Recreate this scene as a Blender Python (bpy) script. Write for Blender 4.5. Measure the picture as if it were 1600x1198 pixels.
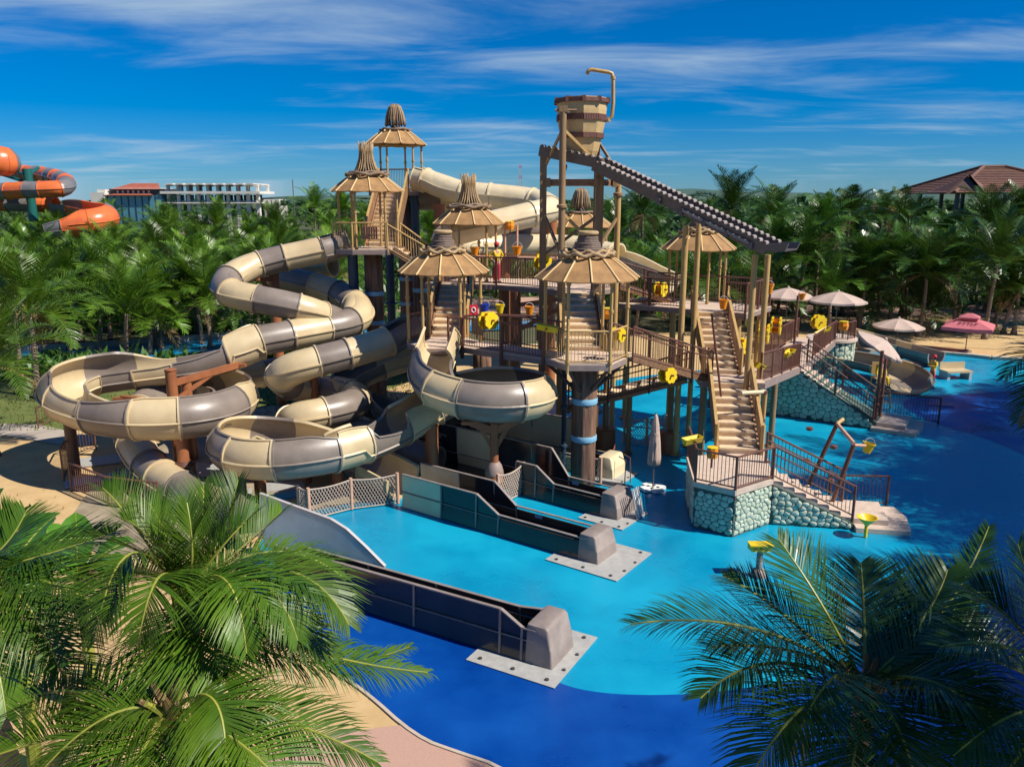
import bpy, math, random
from mathutils import Vector, Matrix, Quaternion
from mathutils import noise as mnoise

random.seed(7)
SC = bpy.context.scene
COL = SC.collection
for _o in list(bpy.data.objects):
    bpy.data.objects.remove(_o)

# ------------------------------------------------------------------ camera, sky, sun, exposure
FPX, CH = 1250.0, 9.8
PITCH = math.atan(288 / FPX)
CP, SP = math.cos(PITCH), math.sin(PITCH)
camd = bpy.data.cameras.new('camera')
cam = bpy.data.objects.new('camera', camd)
COL.objects.link(cam)
cam.location = (0, 0, CH)
cam.rotation_euler = (math.pi / 2 - PITCH, 0, 0)
camd.sensor_width = 36.0
camd.lens = 36.0 * FPX / 1600.0
camd.clip_end = 9000
camd.clip_start = 0.1
SC.camera = cam

SUN_EL = math.radians(47)
SUN_DIR = Vector((0.93, -0.37, 0)).normalized()          # horizontal direction towards the sun
SUN_VEC = (SUN_DIR * math.cos(SUN_EL) + Vector((0, 0, math.sin(SUN_EL)))).normalized()
world = bpy.data.worlds.new('World')
SC.world = world
world.use_nodes = True
wn, wl = world.node_tree.nodes, world.node_tree.links
for n in list(wn):
    wn.remove(n)
w_out = wn.new('ShaderNodeOutputWorld')
w_bg = wn.new('ShaderNodeBackground')
w_bg.inputs['Strength'].default_value = 0.052
w_sky = wn.new('ShaderNodeTexSky')
w_sky.sky_type = 'NISHITA'
w_sky.sun_disc = False
w_sky.sun_elevation = SUN_EL
w_sky.sun_rotation = math.atan2(SUN_DIR.x, SUN_DIR.y)
w_sky.air_density = 1.0
w_sky.dust_density = 0.1
w_sky.ozone_density = 6.0
w_hs = wn.new('ShaderNodeHueSaturation')
w_hs.inputs['Saturation'].default_value = 1.24
w_hs.inputs['Hue'].default_value = 0.50
w_tint = wn.new('ShaderNodeMix'); w_tint.data_type = 'RGBA'; w_tint.blend_type = 'MULTIPLY'
w_tint.inputs['Factor'].default_value = 1.0
w_tint.inputs['B'].default_value = (0.55, 0.90, 1.34, 1)
wl.new(w_sky.outputs[0], w_tint.inputs['A'])
wl.new(w_tint.outputs['Result'], w_hs.inputs['Color'])
# cirrus: noise on the plane z = 1 that the view direction reaches
w_tc = wn.new('ShaderNodeTexCoord')
w_sep = wn.new('ShaderNodeSeparateXYZ')
wl.new(w_tc.outputs['Generated'], w_sep.inputs[0])
def wmath(op, a, b=None, clamp=False):
    m = wn.new('ShaderNodeMath'); m.operation = op; m.use_clamp = clamp
    for i, q in enumerate((a, b)):
        if q is None: continue
        if isinstance(q, (int, float)): m.inputs[i].default_value = q
        else: wl.new(q, m.inputs[i])
    return m.outputs[0]
zc = wmath('MAXIMUM', w_sep.outputs['Z'], 0.02)
zc = wmath('ADD', zc, 0.06)
cx_ = wmath('DIVIDE', w_sep.outputs['X'], zc)
cy_ = wmath('DIVIDE', w_sep.outputs['Y'], zc)
w_cmb = wn.new('ShaderNodeCombineXYZ')
wl.new(cx_, w_cmb.inputs[0]); wl.new(cy_, w_cmb.inputs[1])
w_map = wn.new('ShaderNodeMapping')
w_map.inputs['Rotation'].default_value = (0, 0, math.radians(-16))
w_map.inputs['Scale'].default_value = (0.62, 1.25, 1)
w_map.inputs['Location'].default_value = (5.1, 1.2, 0)
wl.new(w_cmb.outputs[0], w_map.inputs[0])
w_n1 = wn.new('ShaderNodeTexNoise')
w_n1.inputs['Scale'].default_value = 1.0
w_n1.inputs['Detail'].default_value = 9
w_n1.inputs['Roughness'].default_value = 0.60
w_n1.inputs['Distortion'].default_value = 0.55
wl.new(w_map.outputs[0], w_n1.inputs['Vector'])
w_map2 = wn.new('ShaderNodeMapping')
w_map2.inputs['Rotation'].default_value = (0, 0, math.radians(12))
w_map2.inputs['Scale'].default_value = (0.26, 0.36, 1)
w_map2.inputs['Location'].default_value = (0.84, 6.63, 0)
wl.new(w_cmb.outputs[0], w_map2.inputs[0])
w_n2 = wn.new('ShaderNodeTexNoise')
w_n2.inputs['Scale'].default_value = 1.0
w_n2.inputs['Detail'].default_value = 3
wl.new(w_map2.outputs[0], w_n2.inputs['Vector'])
cl = wmath('ADD', wmath('MULTIPLY', w_n1.outputs[0], 0.62), wmath('MULTIPLY', w_n2.outputs[0], 0.68))
w_r = wn.new('ShaderNodeMapRange')
w_r.inputs['From Min'].default_value = 0.62
w_r.inputs['From Max'].default_value = 0.95
w_r.inputs['To Max'].default_value = 0.85
w_r.interpolation_type = 'SMOOTHSTEP'
wl.new(cl, w_r.inputs['Value'])
w_mix = wn.new('ShaderNodeMix')
w_mix.data_type = 'RGBA'
wl.new(w_r.outputs[0], w_mix.inputs['Factor'])
wl.new(w_hs.outputs[0], w_mix.inputs['A'])
w_mix.inputs['B'].default_value = (6.2, 8.2, 10.2, 1)
wl.new(w_mix.outputs['Result'], w_bg.inputs['Color'])
wl.new(w_bg.outputs[0], w_out.inputs[0])

sun_d = bpy.data.lights.new('sun', 'SUN')
sun = bpy.data.objects.new('sun', sun_d)
COL.objects.link(sun)
sun_d.energy = 5.0
sun_d.angle = math.radians(0.5)
sun_d.color = (1.0, 0.93, 0.82)
sun.rotation_euler = SUN_VEC.to_track_quat('Z', 'Y').to_euler()
sun.location = (20, -20, 40)
SC.view_settings.view_transform = 'Standard'
SC.view_settings.look = 'None'
SC.view_settings.exposure = 0.42
SC.view_settings.gamma = 1.0
SC.view_settings.use_curve_mapping = False
SC.cycles.max_bounces = 6
SC.cycles.diffuse_bounces = 3
SC.cycles.transparent_max_bounces = 8

# ------------------------------------------------------------------ from the photograph's pixels to places
def ray(px, py):
    u = (px - 800) / FPX; v = (599 - py) / FPX
    return Vector((u, CP + v * SP, -SP + v * CP))
def at(px, py, y):            # the point seen at a pixel at a given distance ahead
    d = ray(px, py); return Vector((0, 0, CH)) + d * (y / d.y)
def gz(px, py, z=0.0):        # the point seen at a pixel at a given height
    d = ray(px, py); return Vector((0, 0, CH)) + d * ((z - CH) / d.z)

# ------------------------------------------------------------------ mesh helpers
class MB:
    def __init__(s):
        s.v = []; s.f = []
    def add(s, vs, fs):
        b = len(s.v)
        s.v += [tuple(v) for v in vs]
        s.f += [tuple(i + b for i in f) for f in fs]
        return s
    def box(s, c, sz, rz=0.0):
        x, y, z = sz[0] / 2, sz[1] / 2, sz[2] / 2
        ca, sa = math.cos(rz), math.sin(rz)
        vs = []
        for dz in (-z, z):
            for dx, dy in ((-x, -y), (x, -y), (x, y), (-x, y)):
                vs.append((c[0] + dx * ca - dy * sa, c[1] + dx * sa + dy * ca, c[2] + dz))
        return s.add(vs, [(0, 3, 2, 1), (4, 5, 6, 7), (0, 1, 5, 4), (1, 2, 6, 5), (2, 3, 7, 6), (3, 0, 4, 7)])
    def beam(s, a, b, w, h, up=(0, 0, 1)):
        a, b = Vector(a), Vector(b); t = (b - a).normalized(); up = Vector(up)
        if abs(t.dot(up)) > 0.98: up = Vector((0, 1, 0))
        sd = t.cross(up).normalized(); u = sd.cross(t)
        vs = []
        for q in (a, b):
            for dx, dy in ((-1, -1), (1, -1), (1, 1), (-1, 1)):
                vs.append(q + sd * (dx * w / 2) + u * (dy * h / 2))
        return s.add(vs, [(0, 3, 2, 1), (4, 5, 6, 7), (0, 1, 5, 4), (1, 2, 6, 5), (2, 3, 7, 6), (3, 0, 4, 7)])
    def rod(s, a, b, r, n=8, r2=None, caps=True):
        a, b = Vector(a), Vector(b); r2 = r if r2 is None else r2
        t = (b - a).normalized(); up = Vector((0, 0, 1)) if abs(t.z) < 0.95 else Vector((1, 0, 0))
        x = t.cross(up).normalized(); y = x.cross(t)
        vs = []
        for q, rr in ((a, r), (b, r2)):
            for k in range(n):
                an = 2 * math.pi * k / n
                vs.append(q + x * (math.cos(an) * rr) + y * (math.sin(an) * rr))
        fs = [(k, (k + 1) % n, n + (k + 1) % n, n + k) for k in range(n)]
        if caps:
            fs += [tuple(range(n - 1, -1, -1)), tuple(range(n, 2 * n))]
        return s.add(vs, fs)
    def pipe(s, pts, r, n=8, closed=False, radii=None):
        pts = [Vector(p) for p in pts]; m = len(pts); vs = []; x = None
        for i, p in enumerate(pts):
            if closed: t = pts[(i + 1) % m] - pts[i - 1]
            else: t = pts[min(i + 1, m - 1)] - pts[max(i - 1, 0)]
            t.normalize()
            if x is None:
                up = Vector((0, 0, 1)) if abs(t.z) < 0.9 else Vector((1, 0, 0))
                x = t.cross(up).normalized()
            else:
                x = (x - t * x.dot(t)).normalized()
            y = x.cross(t); rr = radii[i] if radii else r
            for k in range(n):
                an = 2 * math.pi * k / n
                vs.append(p + x * (math.cos(an) * rr) + y * (math.sin(an) * rr))
        fs = []
        for i in range(m if closed else m - 1):
            j = (i + 1) % m
            for k in range(n):
                fs.append((i * n + k, i * n + (k + 1) % n, j * n + (k + 1) % n, j * n + k))
        if not closed:
            fs += [tuple(range(n - 1, -1, -1)), tuple(range((m - 1) * n, m * n))]
        return s.add(vs, fs)
    def lathe(s, prof, n=16, c=(0, 0, 0), phase=0.0, caps=True, wob=None):
        vs = []
        for i, (r, z) in enumerate(prof):
            for k in range(n):
                an = phase + 2 * math.pi * k / n
                rr = r * (wob(an, z) if wob else 1)
                vs.append((c[0] + math.cos(an) * rr, c[1] + math.sin(an) * rr, c[2] + z))
        fs = []
        for i in range(len(prof) - 1):
            for k in range(n):
                fs.append((i * n + k, i * n + (k + 1) % n, (i + 1) * n + (k + 1) % n, (i + 1) * n + k))
        if caps:
            fs += [tuple(range(n - 1, -1, -1)), tuple(range((len(prof) - 1) * n, len(prof) * n))]
        return s.add(vs, fs)
    def prism(s, poly, z0, z1):
        n = len(poly)
        ar = sum(poly[i][0] * poly[(i + 1) % n][1] - poly[(i + 1) % n][0] * poly[i][1] for i in range(n))
        if ar < 0: poly = poly[::-1]
        vs = [(p[0], p[1], z0) for p in poly] + [(p[0], p[1], z1) for p in poly]
        fs = [tuple(range(n - 1, -1, -1)), tuple(range(n, 2 * n))] + [(i, (i + 1) % n, n + (i + 1) % n, n + i) for i in range(n)]
        return s.add(vs, fs)
    def extrude(s, pts, d):        # a 3-D polygon pushed along d
        n = len(pts); d = Vector(d); pts = [Vector(p) for p in pts]
        vs = pts + [p + d for p in pts]
        return s.add(vs, [tuple(range(n - 1, -1, -1)), tuple(range(n, 2 * n))] + [(i, (i + 1) % n, n + (i + 1) % n, n + i) for i in range(n)])
    def mesh(s, name, mat, smooth=False):
        me = bpy.data.meshes.new(name)
        me.from_pydata(s.v, [], s.f)
        if mat: me.materials.append(mat)
        if smooth:
            me.polygons.foreach_set('use_smooth', [True] * len(me.polygons))
            if smooth != 'all':
                me.set_sharp_from_angle(angle=math.radians(38 if smooth is True else smooth))
        me.update()
        return me
    def build(s, name, mat, parent=None, smooth=False, kind=None, label=None):
        if parent is not None:
            L = wloc(parent)
            if L.length_squared > 0:
                s.v = [(a - L.x, b - L.y, c - L.z) for a, b, c in s.v]
        o = bpy.data.objects.new(name, s.mesh(name, mat, smooth))
        COL.objects.link(o)
        if parent is not None: o.parent = parent
        if kind: o['kind'] = kind
        if label: o['label'] = label
        return o

def wloc(o):
    L = Vector(o.location)
    while o.parent:
        o = o.parent; L = L + Vector(o.location)
    return L
def inst(me, name, parent=None, loc=(0, 0, 0), rot=(0, 0, 0), scale=None):
    o = bpy.data.objects.new(name, me)
    COL.objects.link(o)
    if parent is not None: o.parent = parent
    o.location = loc; o.rotation_euler = rot
    if scale is not None: o.scale = (scale,) * 3 if isinstance(scale, (int, float)) else scale
    return o
def tag(o, label=None, cat=None, group=None, kind=None):
    if label: o['label'] = label
    if cat: o['category'] = cat
    if group: o['group'] = group
    if kind: o['kind'] = kind
    return o
def thing(name, label, cat, loc=(0, 0, 0), rz=0.0, group=None):
    o = bpy.data.objects.new(name, None)
    COL.objects.link(o)
    o.empty_display_size = 0.3
    o.location = loc; o.rotation_euler = (0, 0, rz)
    return tag(o, label, cat, group)
def kids(o):
    return [c for c in ALLKIDS.get(o.name, [])]
ALLKIDS = {}
def copy_tree(o, parent=None, children=None):
    ch = [c for c in bpy.data.objects if c.parent == o] if children is None else children
    c = o.copy(); COL.objects.link(c)
    if parent is not None: c.parent = parent
    for k in ch: copy_tree(k, c)
    return c

# ------------------------------------------------------------------ materials
M = {}
def mat(name, c1, c2=None, scale=4.0, rough=0.5, bump=0.0, bscale=None, spec=0.5, detail=5, stretch=None, trans=0.0, metallic=0.0, objvar=0.0, lo=0.35, hi=0.65, rough2=None, streak=False):
    m = bpy.data.materials.new(name)
    m.use_nodes = True
    nt = m.node_tree; N = nt.nodes; L = nt.links
    b = N['Principled BSDF']
    b.inputs['Roughness'].default_value = rough
    b.inputs['Specular IOR Level'].default_value = spec
    b.inputs['Metallic'].default_value = metallic
    c2 = c2 or c1
    tc = N.new('ShaderNodeTexCoord')
    mp = N.new('ShaderNodeMapping')
    L.new(tc.outputs['Object'], mp.inputs[0])
    if stretch: mp.inputs['Scale'].default_value = stretch
    no = N.new('ShaderNodeTexNoise')
    no.inputs['Scale'].default_value = scale
    no.inputs['Detail'].default_value = detail
    no.inputs['Roughness'].default_value = 0.6
    L.new(mp.outputs[0], no.inputs['Vector'])
    mr = N.new('ShaderNodeMapRange')
    mr.inputs['From Min'].default_value = lo; mr.inputs['From Max'].default_value = hi
    L.new(no.outputs[0], mr.inputs[0])
    mx = N.new('ShaderNodeMix'); mx.data_type = 'RGBA'
    mx.inputs['A'].default_value = (*c1, 1); mx.inputs['B'].default_value = (*c2, 1)
    L.new(mr.outputs[0], mx.inputs['Factor'])
    col = mx.outputs['Result']
    if objvar:
        oi = N.new('ShaderNodeObjectInfo')
        hs = N.new('ShaderNodeHueSaturation')
        r2 = N.new('ShaderNodeMapRange')
        r2.inputs['To Min'].default_value = 1 - objvar; r2.inputs['To Max'].default_value = 1 + objvar
        L.new(oi.outputs['Random'], r2.inputs[0]); L.new(r2.outputs[0], hs.inputs['Value'])
        L.new(col, hs.inputs['Color']); col = hs.outputs[0]
    L.new(col, b.inputs['Base Color'])
    if rough2 is not None:
        rr = N.new('ShaderNodeMapRange')
        rr.inputs['To Min'].default_value = rough; rr.inputs['To Max'].default_value = rough2
        L.new(mr.outputs[0], rr.inputs[0]); L.new(rr.outputs[0], b.inputs['Roughness'])
    if bump:
        nb = N.new('ShaderNodeTexNoise')
        nb.inputs['Scale'].default_value = bscale or scale * 3
        nb.inputs['Detail'].default_value = 4
        L.new(mp.outputs[0], nb.inputs['Vector'])
        bp = N.new('ShaderNodeBump')
        bp.inputs['Strength'].default_value = bump
        bp.inputs['Distance'].default_value = 0.03
        L.new(nb.outputs[0], bp.inputs['Height'])
        L.new(bp.outputs[0], b.inputs['Normal'])
    if trans:
        tr = N.new('ShaderNodeBsdfTranslucent')
        L.new(col, tr.inputs['Color'])
        ms = N.new('ShaderNodeMixShader'); ms.inputs[0].default_value = trans
        L.new(b.outputs[0], ms.inputs[1]); L.new(tr.outputs[0], ms.inputs[2])
        L.new(ms.outputs[0], N['Material Output'].inputs[0])
    M[name] = m
    return m

mat('tan_gelcoat', (0.64, 0.51, 0.305), (0.53, 0.41, 0.235), 0.9, 0.38, 0.05, 14, spec=0.6, trans=0.08)
mat('brown_gelcoat', (0.170, 0.136, 0.110), (0.235, 0.192, 0.160), 0.9, 0.38, 0.05, 14, spec=0.6)
mat('cream_gelcoat', (0.74, 0.63, 0.42), (0.66, 0.54, 0.34), 1.3, 0.28, 0.05, 14, trans=0.06)
mat('lane_tan', (0.74, 0.62, 0.40), (0.66, 0.54, 0.33), 1.3, 0.18, 0.05, 14, spec=0.6, trans=0.06)
mat('lane_shaded', (0.022, 0.021, 0.023), (0.034, 0.031, 0.032), 1.5, 0.13, 0.03, 10, spec=0.55)  # nearly black: shade on the brown lane walls set into the colour
mat('lane_block', (0.28, 0.228, 0.205), (0.205, 0.168, 0.152), 2.2, 0.55, 0.12, 20)  # lighter, sunlit tone of the lane brown, also on rims and seams
mat('orange_gelcoat', (0.72, 0.17, 0.045), (0.60, 0.13, 0.04), 1.0, 0.30)
mat('grey_gelcoat', (0.20, 0.19, 0.19), (0.16, 0.15, 0.15), 1.0, 0.30)
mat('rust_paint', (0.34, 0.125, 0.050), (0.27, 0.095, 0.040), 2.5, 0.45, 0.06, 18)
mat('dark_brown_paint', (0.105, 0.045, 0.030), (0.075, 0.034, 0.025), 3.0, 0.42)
mat('rail_brown', (0.17, 0.070, 0.045), (0.12, 0.05, 0.034), 5.0, 0.38)
mat('bamboo_tan', (0.52, 0.34, 0.13), (0.40, 0.25, 0.09), 5.0, 0.45, stretch=(1, 1, 0.3))
mat('post_wood', (0.30, 0.19, 0.095), (0.22, 0.135, 0.066), 6.0, 0.6, 0.2, 22, stretch=(1, 1, 0.15))
mat('bark_column', (0.26, 0.145, 0.090), (0.095, 0.048, 0.034), 7.0, 0.7, 0.6, 16, stretch=(1, 1, 0.10))
mat('blue_band', (0.22, 0.45, 0.62), rough=0.4)
mat('steel_blue', (0.030, 0.060, 0.105), (0.022, 0.045, 0.080), 3, 0.4)
mat('roof_cloth', (0.40, 0.225, 0.085), (0.275, 0.150, 0.058), 2.2, 0.8, 0.3, 40, objvar=0.07)
mat('roof_rib', (0.70, 0.50, 0.24), rough=0.6)
mat('stick', (0.42, 0.29, 0.14), (0.25, 0.155, 0.075), 9.0, 0.75, 0.3, 30, stretch=(1, 1, 0.2), objvar=0.25)
mat('dark_stick', (0.24, 0.165, 0.105), (0.14, 0.095, 0.062), 9.0, 0.75, 0.3, 30, stretch=(1, 1, 0.2), objvar=0.25)
mat('woven', (0.20, 0.145, 0.115), (0.13, 0.09, 0.072), 9.0, 0.75, 0.3, 30)
mat('rope', (0.46, 0.33, 0.18), (0.33, 0.22, 0.11), 12.0, 0.8, 0.3, 30)
mat('deck_board', (0.64, 0.49, 0.38), (0.54, 0.40, 0.30), 5.0, 0.65, 0.15, 20, objvar=0.08)
mat('stair_wood', (0.74, 0.57, 0.38), (0.62, 0.46, 0.29), 6.0, 0.62, 0.15, 20, objvar=0.10)
mat('plank_brown', (0.30, 0.165, 0.085), (0.19, 0.100, 0.052), 7.0, 0.6, 0.3, 20, objvar=0.16)
mat('fascia', (0.30, 0.225, 0.20), (0.24, 0.18, 0.16), 4.0, 0.55)
mat('sluice_brown', (0.150, 0.118, 0.105), (0.110, 0.086, 0.077), 4.0, 0.42)
mat('tile_grey', (0.34, 0.29, 0.265), (0.26, 0.22, 0.20), 6.0, 0.5, objvar=0.12)
mat('bucket_tan', (0.58, 0.42, 0.20), (0.49, 0.34, 0.155), 2.2, 0.6, 0.2, 18)
mat('bucket_band', (0.16, 0.065, 0.045), (0.11, 0.045, 0.034), 8.0, 0.6)
mat('yellow_plastic', (0.78, 0.56, 0.015), (0.70, 0.48, 0.012), 3.0, 0.33)
mat('orange_plastic', (0.80, 0.28, 0.012), (0.72, 0.23, 0.01), 3.0, 0.33)
mat('red_plastic', (0.60, 0.02, 0.05), rough=0.35)
mat('blue_plastic', (0.015, 0.05, 0.40), rough=0.35)
mat('white_plastic', (0.78, 0.78, 0.76), rough=0.4)
mat('net', (0.52, 0.42, 0.34), (0.42, 0.33, 0.27), 8, 0.8)
mat('net_post', (0.62, 0.36, 0.24), (0.55, 0.30, 0.20), 6, 0.6)
mat('stone_mint', (0.36, 0.43, 0.335), (0.49, 0.53, 0.42), 3.0, 0.75, 0.3, 14, objvar=0.14)
mat('mortar', (0.070, 0.115, 0.095), (0.05, 0.085, 0.07), 5.0, 0.85, 0.3, 20)
mat('concrete_step', (0.60, 0.475, 0.38), (0.50, 0.39, 0.31), 4.0, 0.7, 0.15, 24)
mat('plate_grey', (0.40, 0.395, 0.375), (0.33, 0.325, 0.31), 5.0, 0.55, 0.1, 30)
mat('bolt', (0.05, 0.05, 0.05), rough=0.5)
mat('umbrella_cloth', (0.64, 0.49, 0.41), (0.57, 0.43, 0.36), 4.0, 0.8, 0.1, 30, trans=0.25)
mat('umbrella_pink', (0.66, 0.20, 0.23), (0.58, 0.16, 0.19), 4.0, 0.75, trans=0.25)
mat('umbrella_pole', (0.12, 0.10, 0.09), rough=0.4)
mat('ink', (0.03, 0.01, 0.015), rough=0.7)
mat('skin', (0.46, 0.27, 0.18), rough=0.5)
mat('shirt_yellow', (0.70, 0.50, 0.02), (0.60, 0.42, 0.015), 6, 0.8)
mat('trouser_red', (0.42, 0.012, 0.04), (0.34, 0.01, 0.03), 6, 0.8)
mat('cap_red', (0.45, 0.02, 0.03), rough=0.7)
mat('hair', (0.02, 0.015, 0.012), rough=0.6)
mat('shoe', (0.03, 0.03, 0.035), rough=0.5)
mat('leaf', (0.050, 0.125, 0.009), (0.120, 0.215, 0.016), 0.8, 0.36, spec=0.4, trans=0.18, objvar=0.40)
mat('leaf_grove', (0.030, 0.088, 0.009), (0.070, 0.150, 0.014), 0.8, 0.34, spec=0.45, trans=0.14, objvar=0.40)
mat('leaf_front', (0.036, 0.098, 0.006), (0.090, 0.165, 0.011), 0.8, 0.42, spec=0.32, trans=0.13, objvar=0.25)
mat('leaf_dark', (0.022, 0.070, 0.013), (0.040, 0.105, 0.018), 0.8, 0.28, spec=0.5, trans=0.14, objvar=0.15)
mat('leaf_dry', (0.28, 0.19, 0.075), (0.20, 0.13, 0.05), 1.0, 0.7, trans=0.2)
mat('rachis', (0.30, 0.30, 0.045), (0.22, 0.25, 0.04), 2.0, 0.45)
mat('trunk', (0.27, 0.205, 0.145), (0.165, 0.12, 0.085), 5.0, 0.85, 0.5, 12, stretch=(1, 1, 4))
mat('banana', (0.10, 0.27, 0.025), (0.07, 0.20, 0.02), 1.0, 0.35, trans=0.35, objvar=0.15)
mat('shrub', (0.045, 0.120, 0.018), (0.075, 0.170, 0.026), 2.0, 0.45, trans=0.25)
mat('far_leaf', (0.032, 0.085, 0.022), (0.052, 0.115, 0.030), 0.1, 0.6, trans=0.15)
mat('hotel_white', (0.70, 0.66, 0.58), (0.60, 0.56, 0.49), 0.4, 0.7)
mat('hotel_glass', (0.07, 0.21, 0.27), (0.10, 0.28, 0.34), 0.3, 0.08, spec=0.9)
mat('hotel_dark', (0.045, 0.05, 0.055), rough=0.5)
mat('roof_red', (0.42, 0.12, 0.065), (0.33, 0.09, 0.05), 1.0, 0.7, objvar=0.12)
mat('tile_brown', (0.165, 0.075, 0.048), (0.115, 0.052, 0.034), 2.0, 0.7, 0.3, 8, objvar=0.12)
mat('tower_green', (0.010, 0.110, 0.095), rough=0.4)
mat('steel_grey', (0.45, 0.43, 0.42), rough=0.5)
# ------------------------------------------------------------------ ground, water, paths
def sheet(name, poly, z, m, kind='structure'):
    mb = MB(); mb.add([(p[0], p[1], z) for p in poly], [tuple(range(len(poly)))])
    o = mb.build(name, m); 
    me = o.data
    if me.polygons[0].normal.z < 0: me.flip_normals()
    o['kind'] = kind
    return o
def smooth_poly(pts, it=2, closed=True):
    pts = [Vector((p[0], p[1])) for p in pts]
    for _ in range(it):
        out = []; n = len(pts)
        for i in range(n if closed else n - 1):
            a, b = pts[i], pts[(i + 1) % n]
            out += [a * 0.75 + b * 0.25, a * 0.25 + b * 0.75]
        if not closed: out = [pts[0]] + out + [pts[-1]]
        pts = out
    return [(p.x, p.y) for p in pts]
def G(*pp):
    return [tuple(gz(a, b)[:2]) for a, b in pp]

mat('soil', (0.045, 0.075, 0.022), (0.105, 0.090, 0.045), 0.22, 0.95, 0.4, 3)
mat('sand_path', (0.56, 0.39, 0.185), (0.48, 0.32, 0.145), 1.4, 0.85, 0.25, 40)
mat('pink_path', (0.50, 0.31, 0.235), (0.40, 0.24, 0.18), 60.0, 0.85, 0.3, 80, lo=0.3, hi=0.7)
mat('grey_path', (0.42, 0.36, 0.30), (0.33, 0.28, 0.23), 1.2, 0.8, 0.2, 30)
mat('concrete_pad', (0.36, 0.29, 0.20), (0.24, 0.20, 0.13), 0.7, 0.6, 0.15, 25, lo=0.4, hi=0.6)
mat('lawn', (0.075, 0.115, 0.020), (0.14, 0.155, 0.035), 1.5, 0.95, 0.5, 40)
mat('pool_light', (0.000, 0.205, 0.385), (0.003, 0.325, 0.505), 0.30, 0.16, 0.12, 9, rough2=0.45, lo=0.3, hi=0.62, detail=9)
mat('pool_dark', (0.001, 0.032, 0.215), (0.001, 0.070, 0.330), 0.35, 0.18, 0.12, 9, rough2=0.45, lo=0.3, hi=0.62, detail=9)
mat('river_water', (0.005, 0.19, 0.42), (0.01, 0.24, 0.48), 0.5, 0.08, 0.25, 5)
mat('kerb', (0.50, 0.42, 0.33), (0.42, 0.35, 0.27), 3, 0.8, 0.2, 30)

gr = MB()
R = 4600
gr.add([(-R, -60, -0.12), (R, -60, -0.12), (R, 5200, -0.12), (-R, 5200, -0.12)], [(0, 1, 2, 3)])
tag(gr.build('ground', M['soil']), kind='structure')

# sand coloured play-area floor, under everything near the camera
sheet('sand_path', smooth_poly([(-60, -20), (40, -20), (40, 12), (40, 58), (24, 62), (10, 60), (-4, 52), (-18, 50), (-22, 40), (-30, 34), (-60, 34)], 2), -0.056, M['sand_path'])
sheet('plaza', smooth_poly([(-2.9, 13.4), (-1.5, 13.6), (0.6, 12.2), (0.9, 6), (-12, 4), (-8, 9), (-5, 12.6)], 2), -0.040, M['pink_path'])
# blue safety floor of the splash pool
pool = smooth_poly(G((395, 925), (455, 985), (505, 1040), (565, 1072), (650, 1150), (720, 1175), (790, 1198)) + [(2, 9), (14, 6), (30, 8), (46, 20), (46, 44)] +
                   G((1600, 566), (1480, 552), (1330, 548), (1250, 560)) + [(13, 47), (6, 44), (2, 40), (-2.0, 36), (-4, 30), (-6.9, 24.2), (-7.6, 22.3)], 2)
sheet('pool_floor', pool, -0.030, M['pool_light'])
dark_curve = smooth_poly([(-7.6, 21.6), (-6.2, 19.6), (-4.87, 18.55), (-2.7, 17.4), (-0.65, 16.15), (0.95, 14.85), (1.6, 14.55), (2.6, 14.42), (4.1, 14.5), (7.0, 15.2), (10.5, 17.0), (13.6, 19.6), (17.0, 23.0), (19.8, 27.5), (20.4, 31.4), (18.6, 35.6), (19.4, 39.2), (23, 40.2), (27, 41), (33, 43)], 2, closed=False)
outer = smooth_poly([(37, 41), (31, 36), (26, 28), (22, 20), (18, 13), (11, 8)], 2, closed=False)
rim = smooth_poly([(3, 9.4)] + G((790, 1197), (720, 1174), (650, 1149), (567, 1074), (510, 1040), (459, 985), (399, 925)), 2, closed=False)
sheet('pool_floor_dark', dark_curve + outer + rim, -0.024, M['pool_dark'])
eg = MB()
for a, b in zip(rim[2:], rim[3:]):
    eg.beam((a[0], a[1], -0.03), (b[0], b[1], -0.03), 0.07, 0.03)
tag(eg.build('pool_edge_strip', M['kerb']), kind='structure')
# concrete pad beneath the slides
sheet('concrete_pad', smooth_poly([(-14.6, 31), (-14.9, 27), (-13.6, 22.4), (-11.0, 20.6), (-8.2, 21.6), (-6.6, 24.5), (-3.6, 25.6), (-2.6, 30), (-1.5, 36), (-6, 40), (-14, 37)], 2), -0.020, M['concrete_pad'])
sheet('lawn', smooth_poly([(-24, 34), (-19.5, 33), (-14, 36.5), (-6, 41), (-5, 47), (-14, 49), (-26, 45), (-34, 38)], 2), -0.032, M['lawn'])
sheet('garden_path', smooth_poly([(-30, 31.5), (-23, 33.4), (-17.6, 31.0), (-17.0, 32.2), (-22.5, 35.2), (-31, 33.6)], 1), -0.026, M['grey_path'])
# slabs of bare concrete between the supports
def slab(n, c, sx, sy, rz, z=0.0, m='plate_grey'):
    mb = MB(); mb.box((c[0], c[1], z + 0.0), (sx, sy, 0.05), rz); o = mb.build(n, M[m]); o['kind'] = 'structure'; return o
for (px, py, sx, sy, rz) in ((150, 720, 1.8, 1.1, 0.4), (225, 735, 1.4, 1.0, 0.9), (318, 735, 2.0, 1.3, -0.3), (140, 750, 1.6, 0.8, 0.6), (440, 760, 1.6, 0.9, 0.2), (345, 775, 2.0, 0.9, 0.3)):
    slab('concrete_slab', gz(px, py), sx, sy, rz, 0.0)
for (px, py, sx, sy, rz) in ((455, 735, 1.5, 0.7, 0.5), (560, 742, 1.4, 0.6, -0.4), (585, 735, 1.2, 0.5, -0.5), (440, 775, 1.6, 0.6, 0.5)):
    slab('pool_patch', gz(px, py), sx, sy, rz, -0.022 + 0.012, 'pool_light')
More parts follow.
